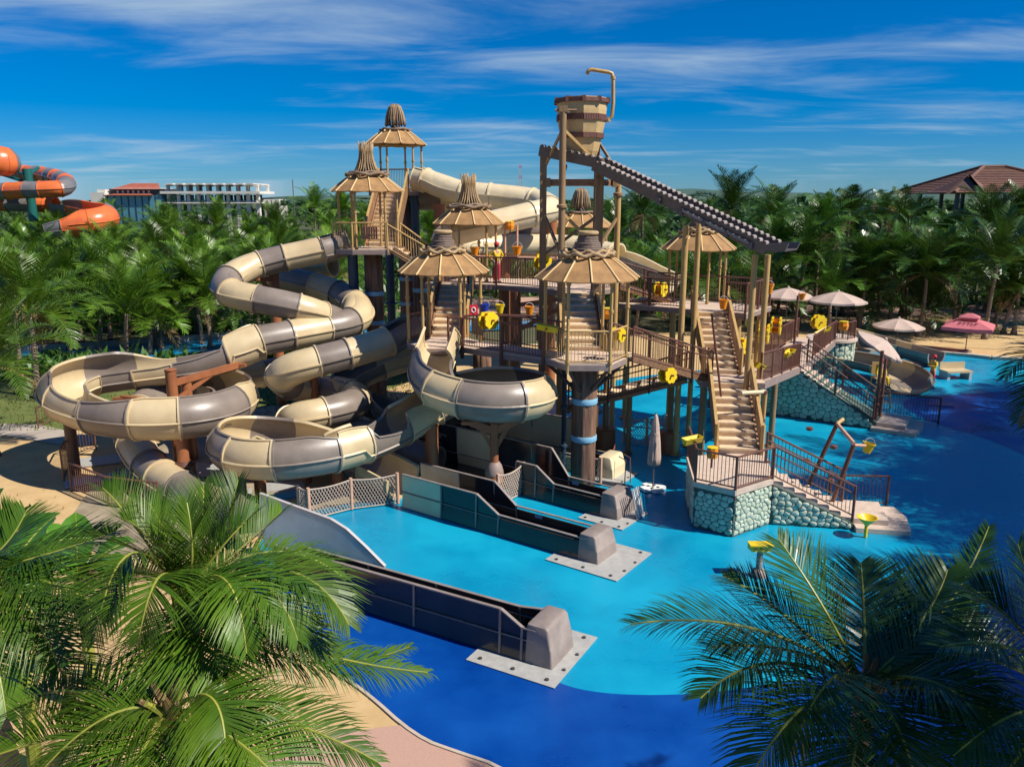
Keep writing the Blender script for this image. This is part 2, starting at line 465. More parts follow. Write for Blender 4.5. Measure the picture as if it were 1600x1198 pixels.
# lazy river behind the lawn, with its kerb
river = smooth_poly([(-75, 52), (-44, 50), (-32, 46.5), (-24, 49.5), (-14, 56), (-4, 60), (2, 62), (2, 66.5), (-5, 65), (-15, 61), (-25, 55), (-33, 51.5), (-44, 55), (-75, 58)], 2)
sheet('river', river, -0.020, M['river_water'])
far_edge = smooth_poly([(-75, 58.2), (-44, 55.2), (-33, 51.8), (-25, 55.3), (-15, 61.4), (-5, 65.4), (2, 66.9)], 2, closed=False)
kb = MB()
for a, b in zip(far_edge, far_edge[1:]):
    kb.beam((a[0], a[1], 0.13), (b[0], b[1], 0.13), 0.5, 0.35)
tag(kb.build('river_kerb', M['kerb']), kind='structure')
sheet('back_path', smooth_poly([(-20, 66), (-4, 70), (6, 71), (20, 72), (45, 66), (60, 60), (60, 70), (40, 80), (10, 84), (-20, 78)], 2), -0.028, M['pink_path'])
sheet('beach', smooth_poly([(20, 55), (30, 54), (42, 50), (60, 46), (75, 60), (60, 72), (42, 70), (26, 68), (16, 64)], 2), -0.036, M['sand_path'])
pe = smooth_poly(G((1250, 562), (1330, 549), (1480, 553), (1600, 567)) + [(50, 47)], 2, closed=False)
kb = MB()
for a, b in zip(pe, pe[1:]):
    kb.beam((a[0], a[1] + 0.3, 0.06), (b[0], b[1] + 0.3, 0.06), 0.55, 0.22)
tag(kb.build('pool_kerb', M['kerb']), kind='structure')
# far hills and the sea beyond the plain
mat('hill_hazy', (0.035, 0.085, 0.075), (0.06, 0.10, 0.06), 0.004, 0.95)  # bluish tint of distance haze mixed into the hill colour
mat('sea', (0.02, 0.07, 0.13), rough=0.25)
sheet('sea', [(-4500, 2600), (4500, 2600), (4500, 5100), (-4500, 5100)], -0.05, M['sea'])
hb = MB()
for (x, y, w, d, h) in ((-900, 4300, 700, 300, 30), (900, 4200, 520, 300, 62), (1350, 4400, 620, 320, 48), (2300, 4300, 900, 300, 55), (1750, 4000, 260, 200, 40)):
    n = 28; prof = []
    vs = []; fs = []
    rings = 7
    for r in range(rings):
        q = r / (rings - 1)
        for k in range(n):
            a = 2 * math.pi * k / n
            nn = 0.8 + 0.4 * mnoise.noise(Vector((math.cos(a) * 2 + x, math.sin(a) * 2 + q * 3, 1.3)))
            rr = (1 - q) * nn
            vs.append((x + w * rr * math.cos(a), y + d * rr * math.sin(a), -0.5 + h * (1 - (1 - q) ** 2) * (0.85 + 0.3 * nn * 0.5)))
    for r in range(rings - 1):
        for k in range(n):
            fs.append((r * n + k, r * n + (k + 1) % n, (r + 1) * n + (k + 1) % n, (r + 1) * n + k))
    hb.add(vs, fs)
tag(hb.build('hills', M['hill_hazy'], smooth='all'), kind='structure')
# ------------------------------------------------------------------ water slides
def catmull(P, n=14):
    out = []; ts = []
    m = len(P)
    for i in range(m - 1):
        p0 = P[max(i - 1, 0)]; p1 = P[i]; p2 = P[i + 1]; p3 = P[min(i + 2, m - 1)]
        if i == 0: p0 = p1 * 2 - p2
        if i + 2 >= m: p3 = p2 * 2 - p1
        # centripetal-ish: plain Catmull-Rom on close points
        for k in range(n):
            t = k / n
            out.append(0.5 * ((2 * p1) + (p2 - p0) * t + (2 * p0 - 5 * p1 + 4 * p2 - p3) * t * t + (3 * p1 - p0 - 3 * p2 + p3) * t ** 3))
            ts.append(i + t)
    out.append(P[-1].copy()); ts.append(m - 1.0)
    return out, ts
def resample(pts, ts, step):
    d = [0.0]
    for a, b in zip(pts, pts[1:]): d.append(d[-1] + (b - a).length)
    L = d[-1]; n = max(2, int(L / step)); out = []; to = []; j = 0
    for i in range(n + 1):
        s = L * i / n
        while j < len(d) - 2 and d[j + 1] < s: j += 1
        f = (s - d[j]) / max(1e-9, d[j + 1] - d[j])
        out.append(pts[j].lerp(pts[j + 1], f)); to.append(ts[j] + (ts[j + 1] - ts[j]) * f)
    return out, to, L

def slide(name, label, pts, kind, r=0.62, seclen=1.55, cols=('tan_gelcoat', 'brown_gelcoat'), phase=0, curl=0.9, seclens=None, mouth=0.0, world_pts=False, r2=None, flares=(), squash=1.0):
    """pts: (px, py, distance) control points of the trough's centre line; kind: list of (until control point, 'tube' | 'flume')."""
    P = [Vector(p) if world_pts else at(*p) for p in pts]
    r0_ = r
    for i in range(1, len(P)):                      # water only runs downhill
        if P[i].z > P[i - 1].z - 0.03: P[i].z = P[i - 1].z - 0.03
    dense, ts = catmull(P)
    step = 0.19
    C, T_, L = resample(dense, ts, step)
    n = len(C)
    root = thing(name, label, 'water slide', tuple(Vector((C[n // 2].x, C[n // 2].y, 0))))
    tang = [(C[min(i + 1, n - 1)] - C[max(i - 1, 0)]).normalized() for i in range(n)]
    hd = [math.atan2(t.y, t.x) for t in tang]
    cur = []
    w = 4
    for i in range(n):
        a, b = max(0, i - w), min(n - 1, i + w)
        dd = (hd[b] - hd[a] + math.pi) % (2 * math.pi) - math.pi
        cur.append(dd / max(1e-6, (b - a) * step))
    cur2 = []
    for i in range(n):
        q = cur[max(0, i - 6):i + 7]; cur2.append(sum(q) / len(q))
    def kind_at(t):
        for u, k in kind:
            if t <= u: return k
        return kind[-1][1]
    cuts = [0]
    i = 0; si = 0
    while i < n - 1:
        sl = seclens[si % len(seclens)] if seclens else seclen * (1.0 + 0.22 * math.sin(si * 2.4))
        j = min(n - 1, i + max(3, int(sl / step)))
        if n - 1 - j < 4: j = n - 1
        k0 = kind_at(T_[i + 1])
        for q in range(i + 1, j):
            if kind_at(T_[q + 1]) != k0:
                j = max(i + 2, q); break
        cuts.append(j); i = j; si += 1
    for s in range(len(cuts) - 1):
        i0, i1 = cuts[s], cuts[s + 1]
        kd = kind_at(T_[min(i0 + 1, n - 1)])
        ds = T_[min(i1, n - 1)]
        st = []            # stations: (centre, tangent, curvature, extra radius)
        fl = 0.045; ew = 0.055
        def lerp(i, f):
            a = C[i].lerp(C[i + 1], f); t = tang[i].lerp(tang[i + 1], f).normalized(); k = cur2[i] + (cur2[i + 1] - cur2[i]) * f
            return a, t, k
        f = fl / step
        st.append((*lerp(i0, 0.0), ew)); st.append((*lerp(i0, f), ew)); st.append((*lerp(i0, f + 0.02), 0))
        for i in range(i0 + 1, i1): st.append((C[i], tang[i], cur2[i], 0))
        st.append((*lerp(i1 - 1, 1 - f - 0.02), 0)); st.append((*lerp(i1 - 1, 1 - f), ew)); st.append((*lerp(i1 - 1, 0.9999), ew))
        mb = MB(); vs = []
        r = r2 if (kd == 'flume' and r2) else r0_
        if kd == 'tube':
            ang = []
            K = 20
            for k in range(K): ang.append((2 * math.pi * k / K, 0))
            prof = []
            for a, _ in ang:
                if abs(math.sin(a)) < 1e-6:           # the joint of the two half shells
                    prof += [(a - 0.055, 0.0), (a - 0.045, 0.06), (a + 0.045, 0.06), (a + 0.055, 0.0)]
                else: prof.append((a, 0.0))
            m = len(prof)
            for c, t, k, e in st:
                S = t.cross(Vector((0, 0, 1))).normalized(); U = S.cross(t)
                for a, b in prof:
                    rr = r + max(e, b)
                    vs.append(c + S * (math.cos(a) * rr) + U * (math.sin(a) * rr))
            ns = len(st)
            fs = [(i * m + k, i * m + (k + 1) % m, (i + 1) * m + (k + 1) % m, (i + 1) * m + k) for i in range(ns - 1) for k in range(m)]
            # inner wall so that an open end shows thickness
            b0 = len(vs)
            for c, t, k, e in (st[0], st[-1]):
                S = t.cross(Vector((0, 0, 1))).normalized(); U = S.cross(t)
                for q in range(m):
                    a = prof[q][0]; vs.append(c + S * (math.cos(a) * (r - 0.03)) + U * (math.sin(a) * (r - 0.03)))
            for k in range(m):
                fs.append((k, b0 + k, b0 + (k + 1) % m, (k + 1) % m))
                fs.append(((ns - 1) * m + k, (ns - 1) * m + (k + 1) % m, b0 + m + (k + 1) % m, b0 + m + k))
                fs.append((b0 + k, b0 + m + k, b0 + m + (k + 1) % m, b0 + (k + 1) % m))
            mb.add(vs, fs)
            o = mb.build('tube_section', M[cols[(s + phase) % len(cols)]], root, smooth=True)
        else:
            K = 16; th = 0.05; fi = -1
            m = 0
            for c, t, k, e in st:
                S = t.cross(Vector((0, 0, 1))).normalized(); U = S.cross(t)
                q = max(-1.0, min(1.0, k / 0.33))
                aR = 0.18 + curl * max(0.0, q); aL = 0.18 + curl * max(0.0, -q)
                if mouth and T_[i0] < 1.0:
                    aR = aL = mouth
                fi += 1
                tt = T_[i0] + (T_[i1] - T_[i0]) * fi / max(1, len(st) - 1)
                for f0, f1, fv in flares:
                    if f0 <= tt <= f1:
                        g = fv * math.sin(math.pi * (tt - f0) / (f1 - f0)) ** 0.7; aR += g; aL += g
                outer = []
                for kk in range(K + 1):
                    a = aR + (-math.pi - aL - aR) * kk / K
                    outer.append((a, r + e))
                ring = []
                # rim lip on the right
                ring.append((aR, r + 0.10, 0.0)); ring.append((aR - 0.07, r + 0.10, 0)); ring.append((aR - 0.075, r + th + e, 0))
                for a, rr in outer[1:-1]:
                    ring.append((a, rr + th, 0))
                ring.append((-math.pi - aL + 0.075, r + th + e, 0)); ring.append((-math.pi - aL + 0.07, r + 0.10, 0)); ring.append((-math.pi - aL, r + 0.10, 0))
                for a, rr in reversed(outer): ring.append((a, r, 0))
                # mid-height joint rib on both flanks
                m = len(ring)
                for a, rr, _ in ring:
                    vs.append(c + S * (math.cos(a) * rr) + U * (math.sin(a) * rr * squash))
            ns = len(st)
            fs = [(i * m + k, i * m + (k + 1) % m, (i + 1) * m + (k + 1) % m, (i + 1) * m + k) for i in range(ns - 1) for k in range(m)]
            fs += [tuple(range(m - 1, -1, -1)), tuple(range((ns - 1) * m, ns * m))]
            mb.add(vs, fs)
            o = mb.build('flume_section', M[cols[(s + phase) % len(cols)]], root, smooth=True)
            # joint ribs along the flanks, where the lower and the upper shell meet
            for sg in (1, -1):
                rb = MB(); pp = []
                for c, t, k, e in st:
                    S = t.cross(Vector((0, 0, 1))).normalized(); U = S.cross(t)
                    a = -0.42 if sg > 0 else -math.pi + 0.42
                    q = max(0.0, min(1.0, sg * k / 0.33))
                    if q > 0.3: a = -0.05 if sg > 0 else -math.pi + 0.05
                    pp.append(c + S * (math.cos(a) * (r + 0.075)) + U * (math.sin(a) * (r + 0.075) * squash))
                rb.pipe(pp, 0.045, 4)
                rb.build('joint_rib', M[cols[(s + phase) % len(cols)]], root)
    return root, C

TB = ('tan_gelcoat', 'brown_gelcoat')
slide('water_slide', 'enclosed slide leaving the upper left hut and doubling back below itself towards the front lane',
      [(545, 376, 38.0), (520, 385, 37.8), (500, 391, 37.5), (440, 404, 37.0), (395, 416, 36.4), (364, 431, 35.5), (352, 447, 34.7), (364, 459, 34.1), (400, 467, 33.9), (450, 477, 34.0), (490, 488, 34.4),
       (530, 505, 35.6), (540, 530, 36.8), (500, 560, 36.8), (440, 578, 35.6), (380, 584, 34.4), (300, 592, 32.8), (240, 620, 31.2), (212, 655, 29.6), (210, 690, 28.0), (240, 735, 26.3), (290, 768, 24.6), (345, 790, 23.2), (400, 806, 21.9)],
      [(2.0, 'flume'), (99, 'tube')], r=0.60, phase=1, mouth=0.9)
slide('water_slide', 'slide whose tube turns into the big open coil on the far left',
      [(520, 412, 41.0), (480, 417, 41.4), (445, 418, 41.6), (425, 425, 41.0), (437, 434, 40.2), (463, 439, 39.7), (500, 449, 39.1), (535, 462, 38.3), (558, 478, 37.2), (560, 495, 36.1), (540, 506, 35.2), (508, 513, 34.5), (470, 520, 33.7), (440, 526, 33.2),
       (405, 533, 32.7), (370, 547, 32.2), (320, 562, 31.8), (270, 570, 31.4), (200, 579, 31.0), (140, 588, 30.3), (100, 604, 29.0), (103, 624, 27.6), (150, 643, 26.5), (220, 652, 26.0), (295, 647, 26.3), (345, 632, 27.3), (368, 612, 28.9), (362, 600, 30.6), (335, 604, 31.9), (310, 618, 32.2)],
      [(14.0, 'tube'), (99, 'flume')], r=0.64, r2=0.72, phase=0, curl=1.05, seclen=1.75, flares=((13.4, 15.6, 0.9),))
slide('water_slide', 'tube slide knotted in a tight coil left of the two open bowls',
      [(650, 508, 31.6), (625, 522, 31.2), (600, 535, 30.8), (555, 549, 30.2), (505, 562, 29.6), (460, 574, 29.2), (440, 587, 29.4), (452, 600, 30.6), (490, 607, 31.6), (530, 610, 31.6), (556, 620, 30.8), (545, 634, 29.7), (505, 645, 28.9), (468, 652, 28.6), (455, 661, 29.2), (480, 668, 30.0), (530, 672, 29.8), (590, 687, 29.2), (640, 706, 28.6), (680, 722, 27.9)],
      [(2.0, 'flume'), (99, 'tube')], r=0.58, phase=1, mouth=0.8)
slide('water_slide', 'shaded low flume running under the tight coil towards the third lane',
      [(648, 552, 33.0), (600, 566, 32.5), (562, 582, 32.0), (540, 600, 31.6), (560, 618, 31.2), (610, 638, 30.8), (670, 662, 30.2), (730, 684, 29.4), (760, 694, 28.9)],
      [(99, 'flume')], r=0.62, phase=0, curl=0.5)
slide('water_slide', 'open flume dropping from the front left hut through two wide bowls',
      [(689, 528, 28.9), (682, 548, 28.2), (672, 578, 27.0), (683, 602, 26.1), (724, 619, 25.4), (772, 626, 25.1), (815, 621, 25.4), (836, 611, 26.1), (824, 604, 26.9), (775, 604, 27.5), (720, 613, 27.6), (675, 634, 27.3), (635, 658, 26.6), (595, 678, 25.8), (550, 695, 25.0),
       (500, 706, 24.3), (440, 710, 23.9), (390, 704, 24.1), (360, 692, 25.0), (372, 684, 26.3), (420, 684, 27.1), (480, 692, 27.1), (540, 706, 26.6), (590, 728, 26.0), (630, 748, 25.3)],
      [(99, 'flume')], r=0.67, phase=0, curl=0.95, mouth=0.75, flares=((11.2, 12.6, 0.7), (13.3, 14.6, 0.6)), cols=('tan_gelcoat', 'brown_gelcoat'))
slide('water_slide', 'cream tube slide from the topmost hut, folding back twice behind the huts',
      [(652, 277, 44.5), (668, 282, 44.2), (690, 292, 43.9), (725, 301, 43.4), (775, 306, 43.0), (820, 311, 42.7), (850, 318, 42.0), (858, 327, 40.8), (838, 333, 39.8), (800, 342, 39.3), (750, 354, 38.9), (712, 364, 39.0), (694, 373, 39.8), (706, 381, 41.0), (750, 384, 42.0), (800, 383, 42.6), (850, 383, 42.8), (900, 387, 42.2), (950, 397, 41.2), (990, 406, 40.2), (1020, 420, 39.4), (1055, 436, 38.6)],
      [(1.0, 'flume'), (18.5, 'tube'), (99, 'flume')], r=0.61, cols=('cream_gelcoat',), mouth=0.9, seclen=2.0)
slide('water_slide', 'lower tube starting behind the topmost hut, partly hidden by the cream tube',
      [(640, 311, 46.0), (670, 307, 45.4), (700, 311, 45.2), (740, 322, 45.2), (790, 330, 45.2), (830, 342, 44.6), (848, 352, 43.8), (830, 364, 43.4), (790, 372, 44.6), (740, 372, 45.6)],
      [(99, 'tube')], r=0.6, cols=('cream_gelcoat', 'brown_gelcoat'), phase=1, seclen=2.2)
# the small wide slide that ends in the pool on the right
slide('toddler_slide', 'low wide striped slide curving into the pool beside the lifeguard on the right',
      [(17.6, 45.2, 1.10), (18.9, 44.9, 1.0), (20.2, 44.0, 0.86), (21.0, 42.6, 0.74), (20.9, 41.0, 0.66), (20.2, 39.9, 0.62)],
      [(99, 'flume')], r=1.05, curl=0.5, seclen=1.7, squash=0.5, world_pts=True)
slide('toddler_slide', 'small yellowish slide at the far pool edge right of the red capped lifeguard',
      [(22.5, 53.0, 1.2), (23.6, 50.8, 1.0), (24.6, 48.8, 0.8), (25.4, 47.0, 0.70)],
      [(99, 'flume')], r=0.65, curl=0.4, seclen=1.6, world_pts=True)

# ------------------------------------------------------------------ run-out lanes
def lane(label, a, b, width, hi, lo, ramp, cols, block='lane_block', light=None, plate=True, far_hi=None, pl=(2.6, 2.3, 0.5), near_from=0.0, far_ramp=None):
    """a -> b: foot of the near wall; ramp: (s0, s1) fractions where the wall top steps down."""
    a = Vector((a[0], a[1], 0)); b = Vector((b[0], b[1], 0)); L = (b - a).length
    d = (b - a).normalized(); nrm = Vector((-d.y, d.x, 0))
    root = thing('runout_lane', label, 'slide lane', tuple((a + b) / 2))
    fh = far_hi or hi
    def top(s, h):
        if s <= ramp[0]: return h
        if s >= ramp[1]: return lo
        return h + (lo - h) * (s - ramp[0]) / (ramp[1] - ramp[0])
    cuts = sorted(set([0.0, ramp[0], ramp[1], 1.0] + [x[0] for x in cols]))
    def colour(s):
        c = cols[0][1]
        for x, k in cols:
            if s >= x - 1e-6: c = k
        return c
    for side, off, h in (('near', 0.0, hi), ('far', width, fh)):
        mid = 0.52 * lo / 0.6 + 0.05
        for s0, s1 in zip(cuts, cuts[1:]):
            if side == 'near' and s0 < near_from - 1e-6: continue
            q0 = a + d * (L * s0 + 0.006) + nrm * off; q1 = a + d * (L * s1 - 0.006) + nrm * off
            if s1 == 1.0: q1 = a + d * (L - 0.06) + nrm * off
            m = M[colour(s0)]
            lowz0, lowz1 = min(0.5, top(s0, h) - 0.06), min(0.5, top(s1, h) - 0.06)
            mb = MB()       # lower panel leans out a little more than the upper one
            ow = -0.07 if side == 'near' else 0.07
            mb.extrude([q0 + nrm * ow, q1 + nrm * ow, q1 + Vector((0, 0, lowz1)), q0 + Vector((0, 0, lowz0))], nrm * 0.08)
            mb.build('lower_panel', m, root)
            if top(s0, h) > 0.62 or top(s1, h) > 0.62:
                mb = MB()
                mb.extrude([q0 + Vector((0, 0, lowz0 + 0.012)) - nrm * 0.012, q1 + Vector((0, 0, lowz1 + 0.012)) - nrm * 0.012, q1 + Vector((0, 0, top(s1, h))) - nrm * 0.012, q0 + Vector((0, 0, top(s0, h))) - nrm * 0.012], nrm * 0.08)
                mb.build('upper_panel', m, root)
                jb = MB(); jb.beam(q0 + Vector((0, 0, lowz0 + 0.006)) - nrm * 0.02, q1 + Vector((0, 0, lowz1 + 0.006)) - nrm * 0.02, 0.075, 0.018)
                jb.build('joint_rib', M['lane_block'], root)
            rb = MB()
            rb.beam(q0 + Vector((0, 0, top(s0, h) + 0.02)) + nrm * 0.01, q1 + Vector((0, 0, top(s1, h) + 0.02)) + nrm * 0.01, 0.085, 0.03)
            rb.build('rim', M['lane_block'], root)
            if s0 > 0:
                vb = MB(); vb.beam(q0 + nrm * (ow * 0.9) + Vector((0, 0, 0.02)), q0 + Vector((0, 0, top(s0, h))) - nrm * 0.02, 0.05, 0.04, up=nrm)
                vb.build('seam_flange', M['lane_block'], root)
    fb = MB(); fb.extrude([a + Vector((0, 0, 0.08)) + nrm * 0.06, b - d * 0.3 + Vector((0, 0, 0.08)) + nrm * 0.06, b - d * 0.3 + nrm * (width - 0.01) + Vector((0, 0, 0.08)), a + nrm * (width - 0.01) + Vector((0, 0, 0.08))], (0, 0, 0.05))
    fb.build('trough_floor', M['lane_shaded'], root)
    # the rounded end block
    prof = [(-0.34, -0.16, 0.0), (-0.30, -0.10, lo * 0.55), (-0.27, -0.06, lo + 0.06), (-0.20, 0.02, lo + 0.16), (-0.10, 0.10, lo + 0.19)]
    mb = MB(); vs = []
    def ring(x0, x1, y0, y1, z, rr):
        pts = []
        for cx, cy, a0 in ((x1 - rr, y1 - rr, 0), (x0 + rr, y1 - rr, 90), (x0 + rr, y0 + rr, 180), (x1 - rr, y0 + rr, 270)):
            for k in range(5):
                an = math.radians(a0 + 22.5 * k); pts.append(b + d * (cx + rr * math.cos(an)) + nrm * (cy + rr * math.sin(an)) + Vector((0, 0, z)))
        return pts
    H = lo + 0.15
    rings = [(-0.30, 0.38, -0.075, width + 0.15, 0.0, 0.05), (-0.29, 0.34, -0.05, width + 0.12, H * 0.45, 0.05), (-0.28, 0.325, -0.06, width + 0.13, H * 0.465, 0.05), (-0.28, 0.25, -0.015, width + 0.085, H * 0.92, 0.06), (-0.27, 0.20, 0.0, width + 0.07, H * 0.98, 0.06), (-0.23, 0.14, 0.05, width + 0.02, H, 0.06)]
    for q in rings: vs += ring(*q)
    n = 20
    fs = [(i * n + k, i * n + (k + 1) % n, (i + 1) * n + (k + 1) % n, (i + 1) * n + k) for i in range(len(rings) - 1) for k in range(n)]
    fs += [tuple(range((len(rings) - 1) * n, len(rings) * n))]
    mb.add(vs, fs)
    mb.build('end_block', M[block], root, smooth=True)
    if plate:
        pw, pd, fw = pl
        mb = MB()
        c0 = b - d * (pw - fw - 0.35) - nrm * 0.62; c1 = b + d * (fw + 0.35) - nrm * 0.62
        mb.extrude([c0, c1, c1 + nrm * pd, c0 + nrm * pd], (0, 0, 0.018))
        mb.v = [(x, y, z - 0.016) for x, y, z in mb.v]
        p = mb.build('base_plate', M['plate_grey'], root)
        for u in (0.12, 0.5, 0.88):
            for v in (0.08, 0.92):
                bb = MB(); bb.lathe([(0.045, 0), (0.045, 0.03), (0.02, 0.035)], 8, tuple(c0 + (c1 - c0) * u + nrm * pd * v))
                bb.build('bolt', M['bolt'], root)
        for v in (0.3, 0.6):
            bb = MB(); bb.lathe([(0.04, 0), (0.04, 0.03), (0.02, 0.035)], 8, tuple(c1 - d * 0.1 + nrm * pd * v)); bb.build('bolt', M['bolt'], root)
    return root
LD, LT = 'lane_shaded', 'lane_tan'
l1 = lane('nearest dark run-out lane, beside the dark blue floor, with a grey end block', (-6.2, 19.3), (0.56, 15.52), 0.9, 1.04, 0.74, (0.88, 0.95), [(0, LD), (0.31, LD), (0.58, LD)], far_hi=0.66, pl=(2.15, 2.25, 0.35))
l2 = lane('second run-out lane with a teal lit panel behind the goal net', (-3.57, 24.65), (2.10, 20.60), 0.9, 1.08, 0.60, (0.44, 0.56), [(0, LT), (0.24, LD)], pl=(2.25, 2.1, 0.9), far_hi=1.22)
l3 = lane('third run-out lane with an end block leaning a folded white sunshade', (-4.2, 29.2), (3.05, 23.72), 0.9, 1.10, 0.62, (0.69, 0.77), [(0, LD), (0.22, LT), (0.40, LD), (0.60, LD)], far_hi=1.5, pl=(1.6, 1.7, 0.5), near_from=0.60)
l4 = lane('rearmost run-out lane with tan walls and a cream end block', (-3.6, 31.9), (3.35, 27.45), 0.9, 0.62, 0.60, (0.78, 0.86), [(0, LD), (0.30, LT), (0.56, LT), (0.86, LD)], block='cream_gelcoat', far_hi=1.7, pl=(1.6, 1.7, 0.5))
# the tall pale screen that rises from the nearest lane's far wall
rt = thing('lane_screen', 'tall pale splash screen sloping down onto the nearest lane', 'splash screen', (-5.2, 20.0, 0))
a = Vector((-7.1, 21.25, 0)); b = Vector((-3.25, 18.82, 0)); dd = (b - a).normalized(); nn = Vector((-dd.y, dd.x, 0))
sc_pts = [(0, 0.15), (0, 1.72), (0.60, 1.55), (0.72, 1.40), (0.86, 1.06), (1.0, 0.68), (1.0, 0.15)]
mb = MB(); mb.extrude([a + (b - a) * u + Vector((0, 0, z)) for u, z in sc_pts], nn * 0.04)
mat('screen_backlit', (0.70, 0.76, 0.78), (0.62, 0.68, 0.70), 2, 0.25, spec=0.7, trans=0.6)  # paler than the lane walls: glow of backlit fibreglass put into the colour
mb.build('panel', M['screen_backlit'], rt)
mb = MB()
for (u0, z0), (u1, z1) in zip(sc_pts[1:5], sc_pts[2:6]):
    mb.beam(a + (b - a) * u0 + Vector((0, 0, z0)) + nn * 0.02, a + (b - a) * u1 + Vector((0, 0, z1)) + nn * 0.02, 0.09, 0.05)
mb.build('rim', M['steel_grey'], rt)
# ------------------------------------------------------------------ huts, decks, stairs, railings
V = Vector
STICK = {}
def stick_mesh(key, pts, r0, r1, m):
    if key not in STICK:
        mb = MB(); k = len(pts)
        mb.pipe(pts, r0, 5, radii=[r0 + (r1 - r0) * i / (k - 1) for i in range(k)])
        STICK[key] = mb.mesh('stick', m, smooth='all')
    return STICK[key]
PANEL = {}
def hut(label, c, zdeck, eave=2.65, R=1.66, hat='spread', nposts=6, phase=0.0, rp=1.32, npan=12, post_m='bamboo_tan', rise=0.72):
    """A round canopy on slim posts. c: (x, y)."""
    root = thing('hut_canopy', label, 'hut', (c[0], c[1], zdeck), group='thatch topped hut canopies')
    # posts
    key = ('post', eave)
    if key not in PANEL:
        mb = MB()
        mb.rod((0, 0, 0), (0, 0, eave + 0.12), 0.055, 8)
        for z in (0.02, eave * 0.62, eave - 0.16):
            mb.rod((0, 0, z), (0, 0, z + 0.09), 0.085, 8)
        PANEL[key] = mb.mesh('post', M[post_m], smooth=True)
    for k in range(nposts):
        an = phase + 2 * math.pi * k / nposts
        inst(PANEL[key], 'post', root, (rp * math.cos(an), rp * math.sin(an), 0))
    # roof panels: a shallow bell of cloth segments, each slightly sagging between ribs
    key = ('panel', R, npan, rise)
    r_in = R * 0.42
    def prof(t):       # t 0 eaves .. 1 collar
        return R + (r_in - R) * t, rise * (1.18 * t - 0.18 * t * t)
    if key not in PANEL:
        mb = MB(); vs = []; nu, nv = 4, 5
        for i in range(nv + 1):
            r, z = prof(i / nv)
            for j in range(nu + 1):
                a = (j / nu - 0.5) * (2 * math.pi / npan) * 0.985
                sag = 0.028 * math.sin(math.pi * j / nu) * (1 - 0.5 * i / nv)
                vs.append(((r - sag * 0.8) * math.cos(a), (r - sag * 0.8) * math.sin(a), z - sag))
        fs = [(i * (nu + 1) + j, i * (nu + 1) + j + 1, (i + 1) * (nu + 1) + j + 1, (i + 1) * (nu + 1) + j) for i in range(nv) for j in range(nu)]
        n0 = len(vs)
        vs2 = [(x, y, z - 0.035) for x, y, z in vs]
        fs2 = [tuple(n0 + q for q in reversed(f)) for f in fs]
        edge = []
        for j in range(nu): edge.append((j, n0 + j, n0 + j + 1, j + 1))
        mb.add(vs + vs2, fs + fs2 + edge)
        PANEL[key] = mb.mesh('roof_panel', M['roof_cloth'], smooth=True)
        mb = MB(); pp = []
        for i in range(6):
            r, z = prof(i / 5); pp.append((r + (0.05 if i == 0 else 0), 0, z + 0.022 - (0.03 if i == 0 else 0)))
        mb.pipe(pp, 0.030, 6)
        PANEL[('rib',) + key] = mb.mesh('roof_rib', M['roof_rib'], smooth=True)
    for k in range(npan):
        an = phase + 2 * math.pi * (k + 0.5) / npan
        inst(PANEL[key], 'roof_panel', root, (0, 0, eave), (0, 0, an))
        inst(PANEL[('rib',) + key], 'roof_rib', root, (0, 0, eave), (0, 0, an - math.pi / npan))
    if 'under' not in PANEL:
        pass
    mb = MB(); ring = [(rp * math.cos(2 * math.pi * k / 24), rp * math.sin(2 * math.pi * k / 24), eave + 0.03) for k in range(24)]
    mb.pipe(ring, 0.045, 6, closed=True)
    o = inst(mb.mesh('ring_beam', M[post_m], True), 'ring_beam', root)
    # hub: collar, rope or wavy plate, and the top
    zt = eave + rise
    mb = MB(); mb.lathe([(r_in + 0.06, -0.10), (r_in + 0.02, 0.02), (r_in * 0.6, 0.12)], 20, (0, 0, zt))
    inst(mb.mesh('collar', M['woven'], True), 'collar', root)
    if hat == 'bell':
        for q, (rr, zz) in enumerate(((r_in + 0.16, 0.05), (r_in + 0.02, 0.13))):
            mb = MB(); pp = []
            for k in range(48):
                an = 2 * math.pi * k / 48; wv = math.sin(an * 9 + q * 2)
                pp.append(((rr + 0.045 * wv) * math.cos(an), (rr + 0.045 * wv) * math.sin(an), zt + zz + 0.05 * math.cos(an * 9 + q * 2)))
            mb.pipe(pp, 0.062, 6, closed=True)
            inst(mb.mesh('rope_ring', M['rope' if q == 0 else 'stick'], 'all'), 'rope_ring', root)
        for k in range(9):
            t = k / 8; rr = 0.47 - 0.21 * t + 0.02 * math.sin(k * 2.1)
            mb = MB(); mb.pipe([(rr * math.cos(a), rr * math.sin(a), 0) for a in [2 * math.pi * j / 20 for j in range(20)]], 0.046, 6, closed=True)
            inst(mb.mesh('woven_ring', M['woven'], 'all'), 'woven_ring', root, (0.006 * math.sin(k * 3), 0.006 * math.cos(k * 2), zt + 0.14 + 0.062 * k))
        mb = MB(); mb.lathe([(0.44, 0.10), (0.24, 0.66)], 16, (0, 0, zt))
        inst(mb.mesh('hat_core', M['woven'], True), 'hat_core', root)
        mb = MB(); mb.pipe([(0.285 * math.cos(a), 0.285 * math.sin(a), 0) for a in [2 * math.pi * j / 20 for j in range(20)]], 0.075, 8, closed=True)
        inst(mb.mesh('top_ring', M['rope'], 'all'), 'top_ring', root, (0, 0, zt + 0.72))
    elif hat == 'spread':
        mb = MB(); vs = []
        pp = []
